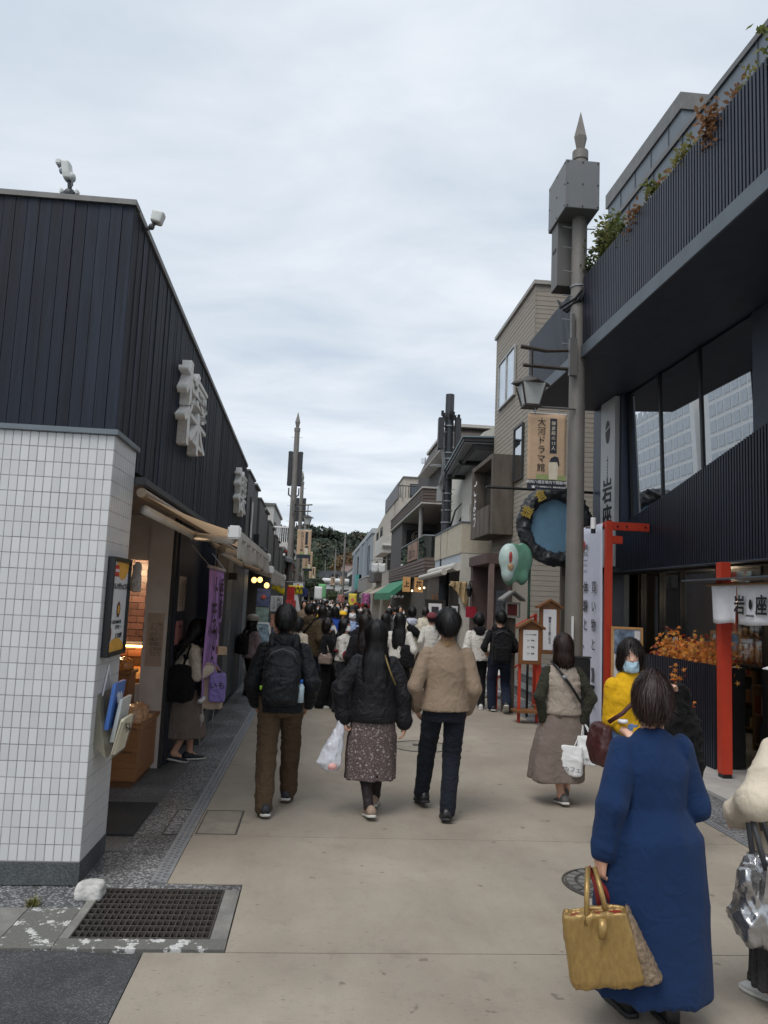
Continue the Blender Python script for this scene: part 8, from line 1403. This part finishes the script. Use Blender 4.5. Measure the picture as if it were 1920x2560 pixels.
p13, J = person('man in dark suit and open blue shirt wearing white mask, facing camera', (.62, 13.4), R(180), 1.61, 1, feet=((-.07, .12, 0, 0), (.07, -.12, 0, .2)), top=dict(mat=SHB, off=.016, hem=.55, name='shirt'), over=dict(mat=SUIT, off=.034, hem=.46), legs=dict(mat=SUIT), hair=('short', HAIR), shoes=SHB_, mask=WHITE_CLOTH, features=True)
S = Solid(.012); S.stack([(.95, 0, .115, .045, .02), (1.2, 0, .105, .07, .02), (1.33, 0, .07, .06, .03)], .02, rnd=.01); link('shirt_front', S.mesh('shirt_front'), p13, mat=SHB)
person('woman with long brown hair in black coat behind floral skirt woman', (.66, 10.4), R(4), 1.53, 1, fem=True, top=dict(mat=BLKC, off=.04, hem=.4, name='coat'), legs=dict(mat=BLKC), hair=('verylong', HAIRD), shoes=SHB_)
p15, J = person('woman with long black hair in white knit with black shoulder bag', (1.3, 12.0), R(-14), 1.545, 1, fem=True, hands=((-.24, .10, .88), (.2, .1, .9)), top=dict(mat=WHT, off=.035, hem=.55, sw=(.036, .034, .028), name='sweater'), skirt=dict(mat=BLKC, hem=.2, r=(.2, .17)), hair=('verylong', HAIR), shoes=SHB_)
S = Solid(.014); S.stack([(.72, .14, -.10, .13, .05), (.95, .13, -.10, .12, .055), (1.06, .12, -.1, .07, .03)], .02, rnd=.02); at_person(p15, 'shoulder_bag', S.mesh('shoulder_bag', folds(.01, 9, 9, 2)), BLKC, 'black shoulder bag on the woman in white knit', 'bag', parts=[('strap', MB().tube([(.06, -.09, 1.05), (.10, -.02, 1.30), (.16, -.08, 1.05)], .012, 6), BLKC)])
p16, J = person('man in ivory jacket with white hood and khaki trousers walking away', (1.93, 15.6), R(-6), 1.62, 1, feet=((-.06, -.05, 0, .1), (.08, .25, .05, .6)), top=dict(mat=CRJ, off=.05, hem=.46, sw=(.038, .036, .029)), legs=dict(mat=KHK, w=(.062, .054, .048)), hair=('short', HAIR), shoes=SNK, hood=fabric('hood_pale', (196, 200, 214)))
S = Solid(.014); S.xf = (rotm(0, R(-52), 0), np.array([.03, -.15, 1.15])); S.stack([(1.0, .03, -.17, .06, .05), (1.1, .03, -.18, .085, .06), (1.2, .03, -.18, .08, .06), (1.3, .03, -.17, .05, .04)], .02, rnd=.02); at_person(p16, 'sling_bag', S.mesh('sling_bag', folds(.007, 12, 12, 1)), BLKC, 'black sling bag across the back of the ivory jacket', 'bag', parts=[('strap', MB().tube([(-.12, .02, 1.36), (-.06, -.14, 1.27), (.1, -.17, 1.06), (.18, -.1, .96)], .014, 6), BLKC)])
p17, J = person('person in reddish knit hat and white top beside tan jacket man', (2.3, 15.4), 0, 1.52, 1, top=dict(mat=WHT, off=.03, hem=.5, name='sweater'), legs=dict(mat=GREYT), hair=('short', HAIRD), shoes=SNK)
at_person(p17, 'knit_hat', MB().lathe((0, -.02, 1.40), [(.10, 0), (.108, .04), (.09, .09), (.04, .125), (.01, .13)], 18), fabric('hat_rose', (120, 60, 68)), 'rose coloured knit hat in the crowd', 'hat')
person('person in white jacket with black hood walking away near art shop', (2.73, 12.9), R(6), 1.58, 1, feet=((-.06, .15, .02, .2), (.06, -.1, 0, 0)), top=dict(mat=WHT, off=.042, hem=.50, sw=(.036, .034, .028)), legs=dict(mat=BLKC, w=(.056, .046, .04)), hair=('mush', HAIR), shoes=SNKW, hood=BLKC)
p19, J = person('man in black shirt and dark jeans with black backpack walking away', (2.99, 12.45), R(-4), 1.64, 1, feet=((-.08, .12, 0, .1), (.11, -.22, .04, .55)), hands=((-.2, .1, .95), (.2, .1, .95)), top=dict(mat=BLKC, off=.02, hem=.52, sleeve=.55, name='shirt'), legs=dict(mat=DENIMD, w=(.06, .05, .044)), hair=('short', HAIR), shoes=SNK, mask=WHITE_CLOTH, turn=R(24)); backpack(p19, 1.64, 'black backpack with pale charms on the man in dark jeans', BLKC, .32, .52, -.12, .81)
p20, J = person('man in long olive brown coat and jeans looking right', (-.1, 13.9), R(-22), 1.62, 1, top=dict(mat=OLC, off=.05, hem=.42, sw=(.038, .036, .029), name='coat'), legs=dict(mat=DENIMD), hair=('short', HAIR), shoes=SNK, hood=OLC, turn=R(-30), mask=BLKC)
at_person(p20, 'shoulder_bag', MB().tube([(.10, .05, 1.36), (.06, -.14, 1.25), (-.1, -.17, 1.05), (-.2, -.08, .9)], .014, 6), BLKC, 'black bag strap across the olive brown coat', 'strap')
person('woman in black quilted coat with long brown hair in mid crowd', (.12, 15.2), 0, 1.57, 1, fem=True, top=dict(mat=BLKJ2, off=.05, hem=.36, quilt=.11, amp=.014, name='coat'), legs=dict(mat=BLKC), hair=('long', HAIRD), shoes=SHB_)
person('woman in pale top with brown bob in mid crowd', (.22, 16.0), R(8), 1.46, 1, fem=True, top=dict(mat=WHT, off=.03, hem=.5, name='sweater'), legs=dict(mat=GREYT), hair=('bob', HAIRD), shoes=SNK)
person('person in bright blue jacket with dark hair in mid crowd', (.42, 17.5), R(-10), 1.54, 1, fem=True, top=dict(mat=BLUJ, off=.035, hem=.5), legs=dict(mat=GREYT), hair=('bob', HAIR), shoes=SNK)
person('man in grey suit and white mask walking towards camera', (1.0, 15.6), R(180), 1.54, 1, top=dict(mat=SHB, off=.016, hem=.55, name='shirt'), over=dict(mat=fabric('suit_grey', (74, 76, 80)), off=.03, hem=.46), legs=dict(mat=SUIT), hair=('short', HAIRD), shoes=SHB_, mask=WHITE_CLOTH, features=True)
person('woman with black hair in purple top among the crowd', (1.22, 13.6), R(-8), 1.5, 1, fem=True, top=dict(mat=PURP, off=.025, hem=.5, name='top'), legs=dict(mat=BLKC), hair=('verylong', HAIR), shoes=SHB_)
person('person in cream jacket half hidden by the man with backpack', (-.28, 13.0), R(-30), 1.38, 1, fem=True, top=dict(mat=CRMC, off=.035, hem=.5), legs=dict(mat=GREYT), hair=('bob', HAIR), shoes=SNK, turn=R(-30))
# -- far crowd: six figures, copied and re-dressed
def crowd_base(**k): return person('figure in the far crowd', (0, 0, -50), 0, 1.6, 2, **k)[0]
arch = [crowd_base(top=dict(mat=BLKC, off=.04, hem=.47), legs=dict(mat=GREYT), hair=('short', HAIR), shoes=SNK), crowd_base(fem=True, top=dict(mat=WHT, off=.035, hem=.5), skirt=dict(mat=BLKC, hem=.3, r=(.19, .16)), hair=('long', HAIR), shoes=SNK), crowd_base(fem=True, top=dict(mat=OLC, off=.05, hem=.4), legs=dict(mat=DENIMD), hair=('bob', HAIRD), shoes=SNK), crowd_base(top=dict(mat=SUIT, off=.03, hem=.46), legs=dict(mat=SUIT), hair=('short', HAIRD), shoes=SHB_, mask=WHITE_CLOTH), crowd_base(fem=True, top=dict(mat=TANJ, off=.045, hem=.4), legs=dict(mat=BLKC), hair=('bob', HAIR), shoes=SNK, mask=WHITE_CLOTH), crowd_base(top=dict(mat=BLUJ, off=.04, hem=.48), legs=dict(mat=KHK), hair=('mush', HAIR), shoes=SNK, hood=BLUJ)]
TONES = [('black', BLKC), ('navy', NVY), ('white', WHT), ('charcoal', SUIT), ('olive', OLC), ('beige', TANJ), ('ivory', CRJ), ('blue', BLUJ), ('grey', fabric('coat_grey', (96, 96, 98))), ('dark red', fabric('coat_red', (120, 40, 40))), ('brown', BRNT)]
def copy_person(src, loc, rz, h, tone, label, cap=None):
    r = src.copy(); COL.objects.link(r); r.location = loc; r.rotation_euler = (0, 0, rz); r.scale = (h / 1.6,) * 3; r['label'] = label; r['group'] = 'people in the far crowd'
    for ch in src.children:
        c = ch.copy(); COL.objects.link(c); c.parent = r
        if ch.name.split('.')[0] in ('jacket', 'hood') and tone is not None: c.material_slots[0].link = 'OBJECT'; c.material_slots[0].material = tone
        for g in ch.children: d = g.copy(); COL.objects.link(d); d.parent = c
    return r
rg = random.Random(21); spots = []
def spot(y0, y1):
    for _ in range(60):
        y_ = rg.uniform(y0, y1); x_ = rg.uniform(-.6, 3.0)
        if all((x_ - a) ** 2 + ((y_ - b_) * .5) ** 2 > .30 for a, b_ in spots): spots.append((x_, y_)); return x_, y_
    return None
order = [(19.5, 24)] * 6 + [(24, 31)] * 9 + [(30, 45)] * 18 + [(45, 70)] * 22
for k, (a, b_) in enumerate(order):
    q = spot(a, b_)
    if q is None: continue
    ai = rg.randrange(6); away = ai not in (3, 4) and rg.random() < .75; tn, tm_ = rg.choices(TONES, weights=(7, 4, 3, 4, 2, 2, 2, 1, 3, 1, 2))[0]
    where = 'just beyond the walkers' if q[1] < 22 else 'amid the far crowd' if q[1] < 30 else 'deep in the crowd' if q[1] < 45 else 'at the crowd end'
    copy_person(arch[ai], (q[0], q[1], 0), (0 if away else R(180)) + rg.uniform(-.3, .3), rg.uniform(1.44, 1.64), tm_, 'person in %s %s %s %s %s' % (tn, 'top' if ai != 4 else 'coat', ('with short hair', 'with long hair', 'with bobbed hair', 'and white mask', 'with bob and mask', 'and hood')[ai], where, 'back turned' if away else 'facing camera'))
for x_, y_, h in ((.12, 19, 1.32), (.75, 22, 1.36)):
    t = thing('school_cap', 'yellow school cap on a child %s' % ('nearer in the crowd' if y_ < 20 else 'farther in the crowd'), 'cap', (x_, y_, h - .1)); MB().lathe((x_, y_, h - .09), [(.115, 0), (.12, .04), (.09, .09), (.02, .12)], 14).build('cap_dome', M('cap_yellow', s2l(232, 190, 50), .7), t, True); MB().box(x_ - .08, x_ + .08, y_ - .2, y_ - .08, h - .09, h - .075).build('cap_visor', M('cap_yellow', s2l(232, 190, 50), .7), t)
    copy_person(arch[2], (x_, y_, 0), R(180), h, BLUJ, 'child in blue jacket and yellow cap %s' % ('nearer in the crowd' if y_ < 20 else 'farther in the crowd'))
for a in arch:
    for c in list(a.children):
        for g in list(c.children): bpy.data.objects.remove(g)
        bpy.data.objects.remove(c)
    bpy.data.objects.remove(a)

# white wire display stand by the maroon porch
ws = thing('wire_stand', 'white wire display stand with prints beside the man in dark jeans', 'display stand', (3.35, 14.4, 0)); WIRE = M('white_wire', (.62, .62, .60), .4)
for x_, y_ in ((3.1, 14.3), (3.55, 14.3), (3.1, 14.6), (3.55, 14.6)): MB().tube([(x_, y_, 0), (x_, y_, .78)], .014, 6).build('leg', WIRE, ws)
for z in (.12, .42, .76): MB().box(3.09, 3.56, 14.29, 14.31, z, z + .02).build('rail', WIRE, ws); MB().box(3.12, 3.53, 14.32, 14.58, z, z + .012).build('shelf_board', WIRE, ws)
for k in range(3): MB().hexa([(3.13 + k * .14, 14.33, .44), (3.25 + k * .14, 14.33, .44), (3.25 + k * .14, 14.35, .44), (3.13 + k * .14, 14.35, .44), (3.13 + k * .14, 14.43, .66), (3.25 + k * .14, 14.43, .66), (3.25 + k * .14, 14.45, .66), (3.13 + k * .14, 14.45, .66)]).build('print', (PAPERW, M('stand_print', s2l(120, 140, 150), .5), PAPERW)[k], ws)
